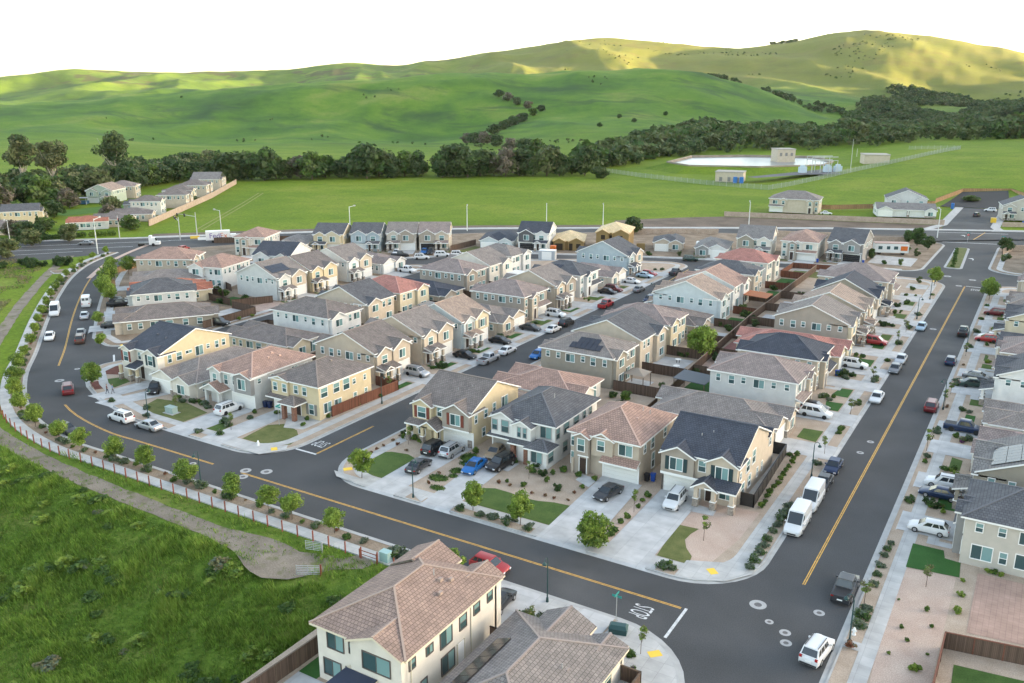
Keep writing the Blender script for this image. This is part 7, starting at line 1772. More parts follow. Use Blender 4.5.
fence([(-2.9, 60), (-2.8, 81.6), (14, 84.2)], 1.7, FWOOD, 'dark board fence below the brick patio at the lower right', post=PR)
fence([(-39.2, 60.6), (-37.2, 60.6)], 1.7, FWOOD, 'short brown gate fence between the two near houses'); fence([(-26.4, 61.9), (-24.6, 61.9), (-24.6, 57)], 1.5, FWOOD, 'small brown fence at the side of the near one-storey house', post=PW)
fence([(-115.6, 110), (-115.2, 140), (-115.4, 170), (-115.8, 200), (-117, 222)], 1.8, FWOOD, 'dark back fence hidden between the rows of the left block', post=CAPW)
for i, y in enumerate((125.8, 139.2, 151.8, 164, 177, 189.4, 203)): fence([(-122, y), (-110, y)], 1.8, FWOOD, f'brown cross fence between back gardens of the left block, {ORD[i]} from the near end')
fence([(-152.4, 123), (-152.8, 138.4), (-162, 139.6)], 1.7, FWOOD, 'dark brown fence behind the olive-sided low house'); fence([(-163, 140.4), (-157.8, 148.6)], 1.7, FWOOD, 'brown fence along the green patch beside the empty lot'); fence([(-143, 122), (-141.6, 131.5), (-136.8, 131.6)], 1.7, FWOOD, 'dark fence by the small butter-walled house')
for i, (a, c) in enumerate([((-176, 143), (-164, 141)), ((-182, 148), (-172, 146)), ((-190, 158), (-176, 152)), ((-196, 166), (-184, 160))]): fence([a, c], 1.7, FWOOD, f'brown garden fence in the back gardens behind the bend, {ORD[i]} from the empty lot')
fence([(-219, 146), (-212, 141), (-206, 140)], 1.7, FNEW, 'orange-brown fence of the corner yard on the bend', name='wooden_fence'); fence([(-221, 150), (-224, 160), (-216, 166)], 1.7, FNEW, 'pale new fence round the yard beside the arterial')
fence([(-161.6, 228.5), (-161.5, 243)], 1.7, FWOOD, 'brown fence between the brown and white house and the grass lot'); fence([(-57, 316), (-46, 320), (-37, 324)], 1.8, WALLB, 'tan block wall behind the white trailer lot', name='block_wall', cap=False, th=.25, cat='wall')
fence([(-92, 309.5), (-64, 319), (-57, 316)], 1.8, WALLB, 'tan block wall behind the top street gardens beside the arterial', name='block_wall', cap=False, th=.25, cat='wall'); fence([(-128, 290), (-110, 301.5), (-100, 306)], 1.8, WALLB, 'tan block wall behind the brown blue-roofed house', name='block_wall', cap=False, th=.25, cat='wall')
fence([(-11.2, 313), (-9, 322), (6, 330)], 1.8, WALLB, 'tan block wall on the far right corner', name='block_wall', cap=False, th=.25, cat='wall'); fence([(-238, 200), (-222, 213), (-204, 232), (-180, 254)], 1.8, FWOOD, 'brown fence behind the top row of houses along the arterial')
fence([(-113, 351.5), (-75, 361.5), (-34, 371.5)], 1.9, WALLB, 'long tan retaining wall beyond the arterial', name='retaining_wall', cap=True, th=.3, cat='wall'); fence([(-15, 378), (0, 384), (20, 392)], 1.7, WALLB, 'tan retaining wall at the far right beyond the arterial', name='retaining_wall', th=.3, cat='wall')
fence([(-104, 386), (-80, 392), (-66, 404), (-44, 430)], 1.9, FNEW, 'pine board fence behind the big beige house', z=.5); fence([(-44, 430), (-38, 481), (-18, 492), (-10, 470)], 2.0, FNEW, 'pine board boundary fence curving behind the far cul-de-sac', z=1.5)
# ------------------------------------------------------------------ street lamps, signs, small street things
def lamp_proto():
    t = thing('street_lamp', None, 'street lamp'); q = MB(); q.tube((0, 0, 0), (0, 0, .5), .16, .12, 10); q.tube((0, 0, .5), (0, 0, 4.6), .075, .055, 8); q.build('post', LPOST, t)
    q = MB(); pts = [(0, 0, 4.6), (-.05, 0, 4.95), (-.3, 0, 5.12), (-.55, 0, 5.05), (-.68, 0, 4.8)]
    for a, c in zip(pts, pts[1:]): q.tube(a, c, .04, .035, 6)
    q.build('arm', LPOST, t); q = MB(); q.tube((-.68, 0, 4.82), (-.68, 0, 4.62), .06, .24, 10); q.tube((-.68, 0, 4.62), (-.68, 0, 4.5), .24, .25, 10); q.build('lamp_head', LPOST, t); q = MB(); q.tube((-.68, 0, 4.5), (-.68, 0, 4.38), .19, .08, 10); q.build('lens', plain('frosted_lens', (.6, .6, .58), .3), t)
    index_kids(t); return t
LP = lamp_proto()
for x, y, a, lb in ((-45.2 + 7.3, 69.3, 90, 'dark green street lamp by the near kerb between two houses'), (-89.4, 69.4, 90, 'dark green street lamp on the outer footpath of the curve'), (-64.0, 81.3, -90, 'dark green street lamp beside the yellow house driveway'), (-10.4, 77.8, 0, 'dark green street lamp at the lower right corner'), (-22.3, 113.6, 180, 'dark green street lamp behind the parked vans'),
                    (-10.4, 151.2, 0, 'dark green street lamp over the maroon SUV'), (-10.4, 189.4, 0, 'dark green street lamp highest on the right kerb'), (-116.0, 81.6, -90, 'dark street lamp in front of the electric-box lawn'), (-89.6, 106.4, 180, 'dark street lamp beside the red side fence'), (-22.4, 212, 180, 'dark street lamp on the upper left kerb of the right-hand street'), (-22.4, 234.4, 180, 'dark street lamp near the far left corner'), (-79.0, 196, 0, 'dark street lamp opposite the red pickup')):
    place(LP, (x, y, .1), R(a), lb, 'dark green street lamps')
def post_proto():
    t = thing('fence_post', None, 'post'); q = MB(); q.box(-.06, .06, -.06, .06, 0, 1.42); q.build('shaft', RUST, t); q = MB(); q.poly([(-.07, -.07, 1.42), (.07, -.07, 1.42), (0, 0, 1.5)]); q.poly([(.07, -.07, 1.42), (.07, .07, 1.42), (0, 0, 1.5)]); q.poly([(.07, .07, 1.42), (-.07, .07, 1.42), (0, 0, 1.5)]); q.poly([(-.07, .07, 1.42), (-.07, -.07, 1.42), (0, 0, 1.5)]); q.build('cap', RUST, t); index_kids(t); return t
PP = post_proto(); fp = densify(FOOT, .25); acc = 2.0; cnt = 0
for i in range(len(fp) - 1):
    acc += math.dist(fp[i], fp[i + 1])
    if acc >= 2.3 and fp[i][0] < -55 and cnt < 44:
        acc = 0; place(PP, (*fp[i], 0.), 0, f'rust-red post beside the curved footpath, {ORD[cnt]} from the cream house', 'rust-red posts along the footpath'); cnt += 1
t = thing('post_rail', 'rust-red rail joining two posts by the gravel gateway', 'rail', (-58.8, 66.3, 0)); q = MB(); q.bar((-1.2, .1, .95), (1.2, .1, .95), .07, .07); q.bar((-1.2, .1, .5), (1.2, .1, .5), .05, .05); q.build('rail', RUST, t); q = MB(); q.box(-1.27, -1.13, .03, .17, 0, 1.1); q.build('post', RUST, t); q = MB(); q.box(1.13, 1.27, .03, .17, 0, 1.1); q.build('post', RUST, t)
def gate(x, y, a, L, lb):
    t = thing('field_gate', lb, 'gate', (x, y, .05), R(a)); q = MB()
    for k in range(6): z = .2 + k * .2; q.tube((0, 0, z), (L, 0, z), .025, .025, 6)
    for u in (0, L * .5, L): q.tube((u, 0, .15), (u, 0, 1.25), .03, .03, 6)
    q.build('tube_frame', GALV, t); q = MB(); q.box(L + .05, L + .2, -.08, .08, -.1, 1.35); q.build('hinge_post', RUST if 'lower' in lb else GALV, t)
gate(-66.2, 64.4, 17, 1.9, 'grey tubular field gate on the upper side of the gravel gateway'); gate(-63.2, 59.9, 30, 2.5, 'grey tubular field gate on the lower side of the gravel gateway')
t = thing('utility_cabinet', 'pale teal utility box beside the footpath posts', 'utility box', (-57.0, 67.2, 0)); q = MB(); q.box(-.55, .55, -.4, .4, .1, 1.2); q.build('case', plain('pale_teal_paint', (.28, .42, .41), .6), t); q = MB(); q.box(-.6, .6, -.45, .45, 1.2, 1.28); q.build('lid', MATS['pale_teal_paint'], t)
t = thing('utility_cabinet', 'grey-green electric box on the front lawn inside the curve', 'utility box', (-115.6, 85.6, .1)); q = MB(); q.box(-.9, .9, -.5, .5, 0, 1.0); q.build('case', plain('grey_green_paint', (.30, .38, .35), .6), t); q = MB(); q.box(-.95, .95, -.55, .55, 1.0, 1.07); q.build('lid', MATS['grey_green_paint'], t); q = MB(); q.box(-1.2, 1.2, -.8, .8, -.02, .06); q.build('plinth', KERB, t)
t = thing('utility_cabinet', 'dark teal utility vault with sloped lid on the near corner pavement', 'utility box', (-29.6, 68.3, .13), R(15)); q = MB(); q.box(-.85, .85, -.55, .55, 0, .55); q.build('case', plain('dark_teal_paint', (.03, .075, .075), .5), t); q = MB(); q.poly([(-.9, -.6, .55), (.9, -.6, .55), (.7, -.3, .85), (-.7, -.3, .85)]); q.poly([(.9, .6, .55), (-.9, .6, .55), (-.7, .3, .85), (.7, .3, .85)]); q.poly([(-.7, -.3, .85), (.7, -.3, .85), (.7, .3, .85), (-.7, .3, .85)]); q.poly([(.9, -.6, .55), (.9, .6, .55), (.7, .3, .85), (.7, -.3, .85)]); q.poly([(-.9, .6, .55), (-.9, -.6, .55), (-.7, -.3, .85), (-.7, .3, .85)]); q.build('lid', MATS['dark_teal_paint'], t)
TEALS = plain('street_name_plate', (.02, .22, .20), .5)
def name_sign(x, y, lb, stop=False):
    t = thing('street_sign', lb, 'sign', (x, y, .1)); q = MB(); q.tube((0, 0, 0), (0, 0, 3.1), .04, .04, 6); q.build('pole', GALV, t); q = MB(); q.box(-.5, .5, -.015, .015, 2.85, 3.08); q.build('name_plate', TEALS, t); q = MB(); q.box(-.015, .015, -.5, .5, 3.1, 3.32); q.build('name_plate', TEALS, t)
    if stop:
        q = MB(); q.poly([(.38 * math.cos(R(22.5 + 45 * k)), -.05, 2.35 + .38 * math.sin(R(22.5 + 45 * k))) for k in range(8)]); q.poly([(.38 * math.cos(R(22.5 - 45 * k)), -.03, 2.35 + .38 * math.sin(R(22.5 - 45 * k))) for k in range(8)]); o = q.build('stop_plate', plain('stop_sign_red', (.45, .02, .03), .5), t); o.rotation_euler.z = R(20)
        cu = bpy.data.curves.new('stop_lettering', 'FONT'); cu.body = 'STOP'; cu.size = .26; cu.align_x = 'CENTER'; cu.align_y = 'CENTER'; ob = bpy.data.objects.new('l', cu); COL.objects.link(ob); me = bpy.data.meshes.new_from_object(ob.evaluated_get(bpy.context.evaluated_depsgraph_get())); bpy.data.objects.remove(ob); me.materials.clear(); me.materials.append(WHITE)
        ob = link('stop_lettering', me, o); ob.location = (0, -.056, 2.35); ob.rotation_euler = (math.pi / 2, 0, 0)
name_sign(-30.4, 69.5, 'teal street name sign at the near corner beside the utility vault'); name_sign(-96.9, 90.6, 'teal street name sign on the paved corner of the butter-yellow house'); name_sign(-22.8, 334, 'red stop sign at the top of the planted median', True); name_sign(-12.2, 331, 'red stop sign at the far right corner by the arterial', True)
def hydrant(x, y, lb):
    t = thing('fire_hydrant', lb, 'hydrant', (x, y, .1)); q = MB(); q.tube((0, 0, 0), (0, 0, .08), .2, .2, 10); q.tube((0, 0, .08), (0, 0, .6), .13, .12, 10); q.tube((0, 0, .6), (0, 0, .8), .15, .05, 10); q.build('body', WHITE, t)
    for sd in (-1, 1): q = MB(); q.tube((0, 0, .45), (sd * .24, 0, .45), .07, .07, 8); q.build('nozzle', WHITE, t)
hydrant(-10.3, 79.5, 'white fire hydrant behind the lower right lamp'); hydrant(-93.6, 83.2, 'white fire hydrant on the verge of the butter-yellow house')
BINC = [plain('bin_' + n, c, .5) for n, c in (('navy', (.015, .03, .09)), ('black', (.02, .02, .022)), ('blue', (.01, .06, .30)), ('green', (.02, .09, .05)))]
def bins(lst):
    for x, y, a, c, lb in lst:
        t = thing('wheelie_bin', lb, 'bin', (x, y, .15), R(a), 'wheelie bins by the garages'); q = MB()
        q.poly([(-.24, -.27, 0), (.24, -.27, 0), (.3, -.34, .95), (-.3, -.34, .95)]); q.poly([(.24, .27, 0), (-.24, .27, 0), (-.3, .34, .95), (.3, .34, .95)]); q.poly([(.24, -.27, 0), (.24, .27, 0), (.3, .34, .95), (.3, -.34, .95)]); q.poly([(-.24, .27, 0), (-.24, -.27, 0), (-.3, -.34, .95), (-.3, .34, .95)]); q.build('body', BINC[c], t)
        q = MB(); q.box(-.33, .33, -.38, .36, .95, 1.03); q.build('lid', BINC[c], t)
        for sd in (-1, 1): q = MB(); q.tube((sd * .2, .3, .1), (sd * .28, .3, .1), .1, .1, 8); q.build('wheel', BLACK, t)
bins([(-104.6, 95.2, 10, 0, 'left of two navy bins beside the pink-hipped white house'), (-103.8, 95.4, 5, 0, 'right of two navy bins beside the pink-hipped white house'), (-40.6, 101.2, 0, 1, 'black bin in the side gap of the pink-roofed house'), (-39.9, 101.6, 10, 2, 'bright blue bin in the side gap of the pink-roofed house'), (-28.8, 160.4, 80, 2, 'blue bin below the white SUV drive'), (-28.3, 161.1, 90, 0, 'navy bin below the white SUV drive'),
      (-45.4, 274.6, 0, 2, 'blue bin at the dark garage of the stone-grey house'), (-57.4, 269.6, 0, 2, 'blue bin by the white garage on the top street'), (-95.4, 129.6, 0, 3, 'green bin by the taupe and white house garage')])
# canopies in the gardens
def canopy(x, y, w, d, h, mat, lb, hip=False, rz=0, name='garden_canopy'):
    t = thing(name, lb, 'canopy', (x, y, .12), R(rz)); q = MB()
    if hip:
        for a, c in (((-w / 2, -d / 2), (w / 2, -d / 2)), ((w / 2, -d / 2), (w / 2, d / 2)), ((w / 2, d / 2), (-w / 2, d / 2)), ((-w / 2, d / 2), (-w / 2, -d / 2))): q.poly([(*a, h), (*c, h), (0, 0, h + .9)])
    else: q.poly([(-w / 2, -d / 2, h), (w / 2, -d / 2, h - .3), (w / 2, d / 2, h - .3), (-w / 2, d / 2, h)]); q.poly([(-w / 2, d / 2, h - .12), (w / 2, d / 2, h - .42), (w / 2, -d / 2, h - .42), (-w / 2, -d / 2, h - .12)]); q.poly([(-w / 2, -d / 2, h - .12), (w / 2, -d / 2, h - .42), (w / 2, -d / 2, h - .3), (-w / 2, -d / 2, h)]); q.poly([(w / 2, -d / 2, h - .42), (w / 2, d / 2, h - .42), (w / 2, d / 2, h - .3), (w / 2, -d / 2, h - .3)])
    q.build('canopy_roof', mat, t)
    for sx in (-1, 1):
        for sy in (-1, 1): q = MB(); q.box(sx * (w / 2 - .15) - .06, sx * (w / 2 - .15) + .06, sy * (d / 2 - .15) - .06, sy * (d / 2 - .15) + .06, 0, h - .3); q.build('post', PW, t)
canopy(-57.4, 136.6, 3.8, 3.6, 2.4, plain('beige_canvas', (.26, .22, .18), .8), 'beige pyramid gazebo behind the olive house with solar panels', True, name='gazebo'); canopy(-47.8, 138.4, 5.6, 5.4, 2.9, plain('dark_canopy', (.07, .08, .095), .6), 'dark flat-roofed patio canopy beside the grey-walled house'); canopy(-56.8, 206.4, 5.6, 5.6, 2.9, plain('orange_canopy_tile', (.32, .12, .055), .8), 'orange-brown tiled garden canopy beside the white house'); canopy(-119.6, 199.8, 4.2, 5.2, 2.7, plain('white_canopy', (.66, .66, .64), .6), 'white flat patio cover in the left block'); canopy(-118.6, 158.6, 3.2, 4.6, 2.6, plain('grey_canopy', (.26, .24, .22), .7), 'grey patio cover behind the salmon-roofed house')
for i, (x, y) in enumerate(((-55, 149), (-56.2, 153), (-55.6, 134.2), (-48.4, 152), (-118.4, 131))):
    t = thing('patio_table', f'small garden table on the paving, {ORD[i]} from the right block patio' if i else 'small garden table on the pale patio of the cream house', 'table', (x, y, .12), i); q = MB(); q.tube((0, 0, .68), (0, 0, .74), .6, .6, 14); q.build('table_top', WHITE, t)
    for k in range(4): q = MB(); a = k * math.pi / 2; q.tube((math.cos(a) * .35, math.sin(a) * .35, 0), (math.cos(a) * .4, math.sin(a) * .4, .68), .03, .03, 5); q.build('leg', BLACK, t)
# low planted mats on the front strip
def mat_plant(x, y, rx, ry, lb, k=0):
    v, f, mi = leaf_cloud(500 + k, [(0, 0, .08, rx, ry, .2)] + [(rx * .5 * math.cos(a), ry * .5 * math.sin(a), .1, rx * .5, ry * .5, .2) for a in range(6)], .10, int(900 * rx * ry), M3('deep', 'mid', 'mid'), bias=.0, up=1.2); o = link('ground_cover', np_mesh('ground_cover', v, f, mi, M3('deep', 'mid', 'mid'))); o.location = (x, y, .1); tag(o, lb, 'ground cover', 'oval mats of ground cover between two driveways')
for i, (x, y, rx, ry) in enumerate([(-65, 95.4, 1.3, 1.5), (-64.3, 93.4, .9, .8), (-64.6, 87.6, 1.5, 1.1), (-63.9, 90.7, .9, 1.0), (-62.9, 85.0, 1.2, .7), (-63.3, 89.1, .7, .6)]): mat_plant(x, y, rx, ry, 'oval green ground-cover mat between the yellow and white house drives, ' + ('nearest the garages', 'second from the garages', 'largest, in the middle', 'third from the garages', 'nearest the kerb', 'smallest, in the middle')[i], i)
# trailer lot, building site things
t = thing('site_trailer', 'white site trailer with orange sign on the concrete lot by the arterial', 'trailer', (-41.2, 295.4, .12), R(22)); q = MB(); q.box(-5, 5, -1.5, 1.5, .7, 3.5); q.build('cabin', plain('trailer_white', (.62, .62, .6), .6), t); q = MB(); q.box(-5.1, 5.1, -1.6, 1.6, 3.5, 3.7); q.build('roof', plain('trailer_roof', (.38, .26, .22), .7), t)
for x, ww in ((-3.4, 1.2), (-1, 1.0), (1.2, 1.2)): q = MB(); q.box(x - ww / 2, x + ww / 2, -1.53, -1.48, 1.7, 2.7); q.build('window', GLASSD, t)
q = MB(); q.box(2.6, 4.6, -1.62, -1.56, 1.4, 2.8); q.build('sign_board', CARP['orange'], t)
for x in (-3.5, 3.5): q = MB(); q.tube((x, -1.3, .45), (x, 1.3, .45), .45, .45, 12); q.build('wheel', TYRE, t)
def box_thing(name, lb, cat, x, y, w, d, h, mt, rz=0, roof=None, z=.1):
    t = thing(name, lb, cat, (x, y, z), R(rz)); q = MB(); q.box(-w / 2, w / 2, -d / 2, d / 2, 0, h); q.build('body', mt, t); q = MB(); q.poly([(-w / 2 - .04, -d / 2 - .04, h), (w / 2 + .04, -d / 2 - .04, h), (w * .4, 0, h + .18), (-w * .4, 0, h + .18)]); q.poly([(w / 2 + .04, d / 2 + .04, h), (-w / 2 - .04, d / 2 + .04, h), (-w * .4, 0, h + .18), (w * .4, 0, h + .18)]); q.poly([(w / 2 + .04, -d / 2 - .04, h), (w / 2 + .04, d / 2 + .04, h), (w * .4, 0, h + .18)]); q.poly([(-w / 2 - .04, d / 2 + .04, h), (-w / 2 - .04, -d / 2 - .04, h), (-w * .4, 0, h + .18)]); q.build('roof', roof or mt, t)
    q = MB(); q.box(-w * .3, w * .3, -d / 2 - .03, -d / 2, .1, h * .9); q.build('door', roof or mt, t); return t
box_thing('portable_toilet', 'bright orange portable toilet in front of the timber-framed house', 'toilet', -131.4, 241.2, 1.7, 1.7, 2.6, CARP['orange'], 20); box_thing('portable_toilet', 'blue portable toilet by the far cul-de-sac', 'toilet', -36.6, 425, 1.2, 1.2, 2.3, plain('toilet_blue', (.03, .14, .40), .5)); box_thing('storage_shed', 'grey site hut behind the white gabled house with navy roof', 'shed', -128.6, 232.6, 5, 3, 2.8, plain('site_grey', (.36, .38, .40), .6), 18, WHITE)
box_thing('skip_bin', 'blue dumpster at the right edge beyond the arterial', 'dumpster', -5.6, 384, 6, 2.4, 1.7, plain('dumpster_blue', (.05, .13, .42), .6), 12); box_thing('skip_bin', 'yellow machine box on the far right verge', 'machine', -18.6, 388, 1.8, 1.6, 1.8, CARP['yellow'], 12); box_thing('storage_shed', 'white rounded propane tank shed beside the blue-roofed brown house', 'shed', -93.4, 271, 4, 3, 2.8, plain('tank_white', (.62, .62, .6), .5), 12); box_thing('storage_shed', 'yellow stack of building board beside the timber framing', 'stack', -111, 262.5, 2.6, 2.2, 2.0, WALLC['pine'], 20)
for i, (x, y, L) in enumerate(((-185.6, 152.8, 5), (-180.4, 149.6, 3.6), (-178, 145.6, 4.2))): t = thing('lumber', 'pale planks leaning in the back gardens behind the bend, ' + ('longest', 'shortest', 'nearest')[i], 'planks', (x, y, .2), R(60 + 14 * i)); q = MB(); q.bar((-L / 2, 0, .2), (L / 2, 0, 1.7), .5, .12); q.build('plank', plain('pale_plank', (.5, .47, .42), .8), t)
# arterial: poles and signals
def pole(x, y, h, lb, arm=0., adir=0., sig=0, mt=None):
    t = thing('signal_mast' if sig else 'light_pole', lb, 'traffic signal' if sig else 'light pole', (x, y, .05), R(adir)); q = MB(); q.tube((0, 0, 0), (0, 0, h), .17, .10, 8); q.build('pole', mt or GALV, t)
    if arm: q = MB(); q.tube((0, 0, h * (.82 if sig else .98)), (arm, 0, h * (.9 if sig else 1.02)), .09, .06, 6); q.build('arm', mt or GALV, t)
    if sig:
        for k in range(sig): q = MB(); q.box(-.2, .2, -.2, .2, -.6, .5); o = q.build('signal_head', BLACK, t); o.location = (arm * (1 - .4 * k), 0, h * .86); q = MB(); q.tube((0, -.21, .3), (0, -.23, .3), .13, .13, 8); q.build('lens', plain('red_signal_lens', (.5, .02, .02), .4, emit=((1, .05, .03), 1.2)), o)
    elif arm: q = MB(); q.box(arm - .35, arm + .35, -.15, .15, h * 1.0, h * 1.05); q.build('lamp_head', GALV, t)
WP = plain('white_pole', (.6, .6, .58), .5)
pole(-180.5, 266, 9, 'tall white light pole behind the brown and white gabled house', 1.6, 120, 0, WP); pole(-157.6, 284, 9, 'tall white light pole behind the navy-roofed white gabled house', 1.2, 120, 0, WP); pole(-140, 295, 9, 'tall white light pole behind the two-storey timber frame', 1.2, 120, 0, WP); pole(-95.2, 326, 9.5, 'tall white light pole behind the grey gabled stone house', 1., 120, 0, WP); pole(-32.6, 338, 10, 'tall white light pole at the top of the planted median', 1., 150, 0, WP); pole(-216, 243, 9, 'tall pale light pole near the yellow top-row house', 2, 60, 0, WP)
pole(-252.4, 198, 8, 'signal mast with long arm over the arterial crossing', 9, 150, 2); pole(-256.7, 208.6, 8, 'signal mast with arm on the field side of the crossing', 8, 190, 2); pole(-273.2, 189.5, 8, 'signal mast on the village side of the crossing', 3, -30, 1); pole(-253.1, 167.3, 11, 'tall white pole on the near traffic island', 2.5, 100, 0, WP); pole(-288, 160, 9, 'thin light pole beside the arterial at the left edge', 1.5, -60); pole(-248, 212, 9, 'light pole beside the arterial kerb by the field', 2, 200)
for i, (x, y) in enumerate(((-251.6, 203.4), (-243, 206.6))):
    t = thing('road_barrier', ('yellow crash cushion at the signal mast by the field' if i == 0 else 'long white road barrier in front of the parcel lorry'), 'barrier', (x, y, .05), R(45)); q = MB(); L = 1.5 if i == 0 else 7
    q.poly([(-L, -.3, 0), (L, -.3, 0), (L, -.1, .9), (-L, -.1, .9)]); q.poly([(L, .3, 0), (-L, .3, 0), (-L, .1, .9), (L, .1, .9)]); q.poly([(-L, -.1, .9), (L, -.1, .9), (L, .1, .9), (-L, .1, .9)]); q.poly([(-L, .3, 0), (-L, -.3, 0), (-L, -.1, .9), (-L, .1, .9)]); q.poly([(L, -.3, 0), (L, .3, 0), (L, .1, .9), (L, -.1, .9)]); q.build('block', CARP['yellow'] if i == 0 else WHITE, t)
# ------------------------------------------------------------------ the village beyond the arterial
plan_low('pale one-storey village house with grey roof nearest the sound wall', -307.5, 204.3, -54, 10, 13, 1, wall='sand', roof='brown', D=0); plan_low('cream village house with brown roof behind the nearest one', -313.5, 217.8, -54, 10, 13, 1, wall='sand', roof='brown', D=0); plan_hip('white two-storey village house with brown roof beside the sound wall', -322.5, 232.4, -54, 9, 11, 1, wall='cream', roof='brown', D=0); plan_low('grey village house with slate roof behind the white one', -335.5, 239.8, -54, 10, 12, 1, wall='grey', roof='slate', D=0)
plan_hip('cream two-storey village house with brown roof in the middle of the lane', -332.5, 252.8, -54, 9.5, 12, -1, wall='sand', roof='brown', D=0); plan_hip('butter village house with dark brown roof, third from the lane end', -344.5, 265.3, -54, 9.5, 12, 1, wall='butter', roof='brown', D=0); plan_hip('tall cream village house with chocolate roof, second from the lane end', -357.5, 283.8, -54, 10.5, 13, -1, wall='sand', roof='brown', D=0); plan_gable('beige village house with broad gable at the lane end below the trees', -376.5, 307.8, -54, 14, 14, 1, wall='sand', roof='grey', D=0, kind='gy')
plan_gable('pale green two-storey village house with tan roof beside the play lawn', -367, 247, 28, 12, 13, 1, wall='green', roof='tan', D=0, kind='gy'); plan_hip('cream village house with dark roof beside the pale green one', -382.5, 263.8, -54, 10, 12, 1, wall='sand', roof='mauve', D=0); plan_gable('yellow gable-ended village house at the left edge', -337.5, 186.5, -38, 10, 13, 1, wall='yellow', roof='slate', D=0, kind='gy'); plan_low('tan-roofed village house at the far left edge', -352, 196, -38, 11, 13, 1, wall='sand', roof='tan', D=0); plan_low('village house with brown roof beside the arterial at the left edge', -322.5, 171, -38, 10, 12, -1, wall='sand', roof='brown', D=0)
plan_low('low village house with bright orange-red tile roof behind the hedge', -307.5, 194.5, -38, 9, 11, 1, wall='pale_grey', roof='terracotta', D=0)
fence([(-288.6, 213), (-310, 244), (-340, 287), (-379, 337)], 2.4, WALLB, 'long tan sound wall between the village and the green field', name='sound_wall', th=.3, cat='wall')
HEDG = [((-305, 156), (-293, 172), 'left part of the dark clipped hedge along the village'), ((-292.4, 173), (-287, 186), 'middle part of the dark clipped hedge along the village'), ((-286.6, 187), (-281, 193.6), 'bright green clipped hedge by the signal mast')]
for i, (a, c, lb) in enumerate(HEDG):
    L = math.dist(a, c); k = int(L / 1.1); mm = M3('fresh', 'mid', 'lime') if i == 2 else M3('deep', 'dark', 'mid')
    v, f, mi = leaf_cloud(600 + i, [((j + .5) * L / k - L / 2, 0, .95, .9, .8, .95) for j in range(k)], .22, 230 * k, mm, bias=.5); o = link('hedge', np_mesh('hedge', v, f, mi, mm)); o.location = ((a[0] + c[0]) / 2, (a[1] + c[1]) / 2, 0); o.rotation_euler.z = math.atan2(c[1] - a[1], c[0] - a[0]); tag(o, lb, 'hedge')
poly_obj('lawn_patch', [(-360, 214), (-342, 214), (-338, 246), (-356, 250)], .03, ground_mat('play_lawn', (.06, .13, .02), (.085, .165, .03), .2)); poly_obj('road', [(-318, 214), (-311.5, 214), (-345, 262), (-352, 262)], .03, ASPHALT); poly_obj('path', [(-346, 262), (-352, 262), (-376, 300), (-370, 302)], .03, ASPHALT)
t = thing('play_frame', 'dark blue climbing frame on the village lawn', 'play frame', (-371.8, 239.8, 0), R(30)); q = MB(); q.box(-4, 4, -1.5, 1.5, .3, 1.6); q.build('deck', plain('play_blue', (.03, .09, .16), .6), t)
for x in (-4, 0, 4): q = MB(); q.tube((x, -1.5, 0), (x, -1.5, 3), .1, .1, 6); q.build('post', GALV, t)
q = MB(); q.box(-4.2, 4.2, -1.7, 1.7, 2.9, 3.05); q.build('canopy', GALV, t)
for i, (kd, cl, x, y, a) in enumerate([('sedan', 'white', -312.6, 219, 125), ('sedan', 'navy', -318.6, 226, 125), ('suv', 'white', -325, 235, 125), ('sedan', 'silver', -331, 244, 125), ('sedan', 'blue', -301, 200, 30)]): car(kd, cl, x, y, a, ['white car nearest in the village lane', 'navy car in the village lane', 'white SUV in the village lane', 'silver car furthest up the village lane', 'blue car beside the orange-roofed village house'][i], 'cars in the village lane', z=.03)
# yellow flowering patch and scrub by the trail at the left edge
grass('yellow_flowers', 1500, -285, -244, 110, 146, .5, [leaf_mat('mustard_flower', (.42, .38, .02), .2), LEAF['fresh']], lambda X, Y: (abs(Y - (143 + .25 * (X + 262))) < 4) & (X < -254))
# ------------------------------------------------------------------ the water basin and substation
WP8 = [(-216.6, 551.5), (-195.1, 533.6), (-155.4, 546.9), (-126.1, 579.7), (-126.7, 610.7), (-146.4, 649), (-194.7, 633), (-221.5, 609)]
wm, nt, b = new_mat('basin_water'); b.inputs['Base Color'].default_value = (.22, .235, .235, 1); b.inputs['Roughness'].default_value = .25; b.inputs['Specular IOR Level'].default_value = .25; MATS['basin_water'] = wm
poly_obj('water', WP8, 3.0, wm)
t = thing('basin_wall', 'beige concrete rim wall round the water basin', 'wall', (0, 0, 0)); q = MB(); skirt(q, WP8, 0, 2.8, 4.4, 0, True); skirt(q, [p for p in offset(WP8, -1.0, True)][::-1], 0, 2.6, 4.4, 0, True); ribbon(q, WP8, -1.0, 0, 4.4, 0, True); q.build('coping', plain('basin_concrete', (.27, .225, .175), .9, var=.2, scale=.2), t)
q = MB(); o1 = offset(WP8, -1.0, True); o2 = offset(WP8, -15., True)
o2 = [(x, y) for x, y in o2]
for i in range(8):
    j = (i + 1) % 8; q.poly([(*o2[i], terrain_z(*o2[i]) - .2), (*o2[j], terrain_z(*o2[j]) - .2), (*o1[j], 3.5), (*o1[i], 3.5)])
tag(q.build('terrain_bank', MATS_PASTURE), kind='structure')
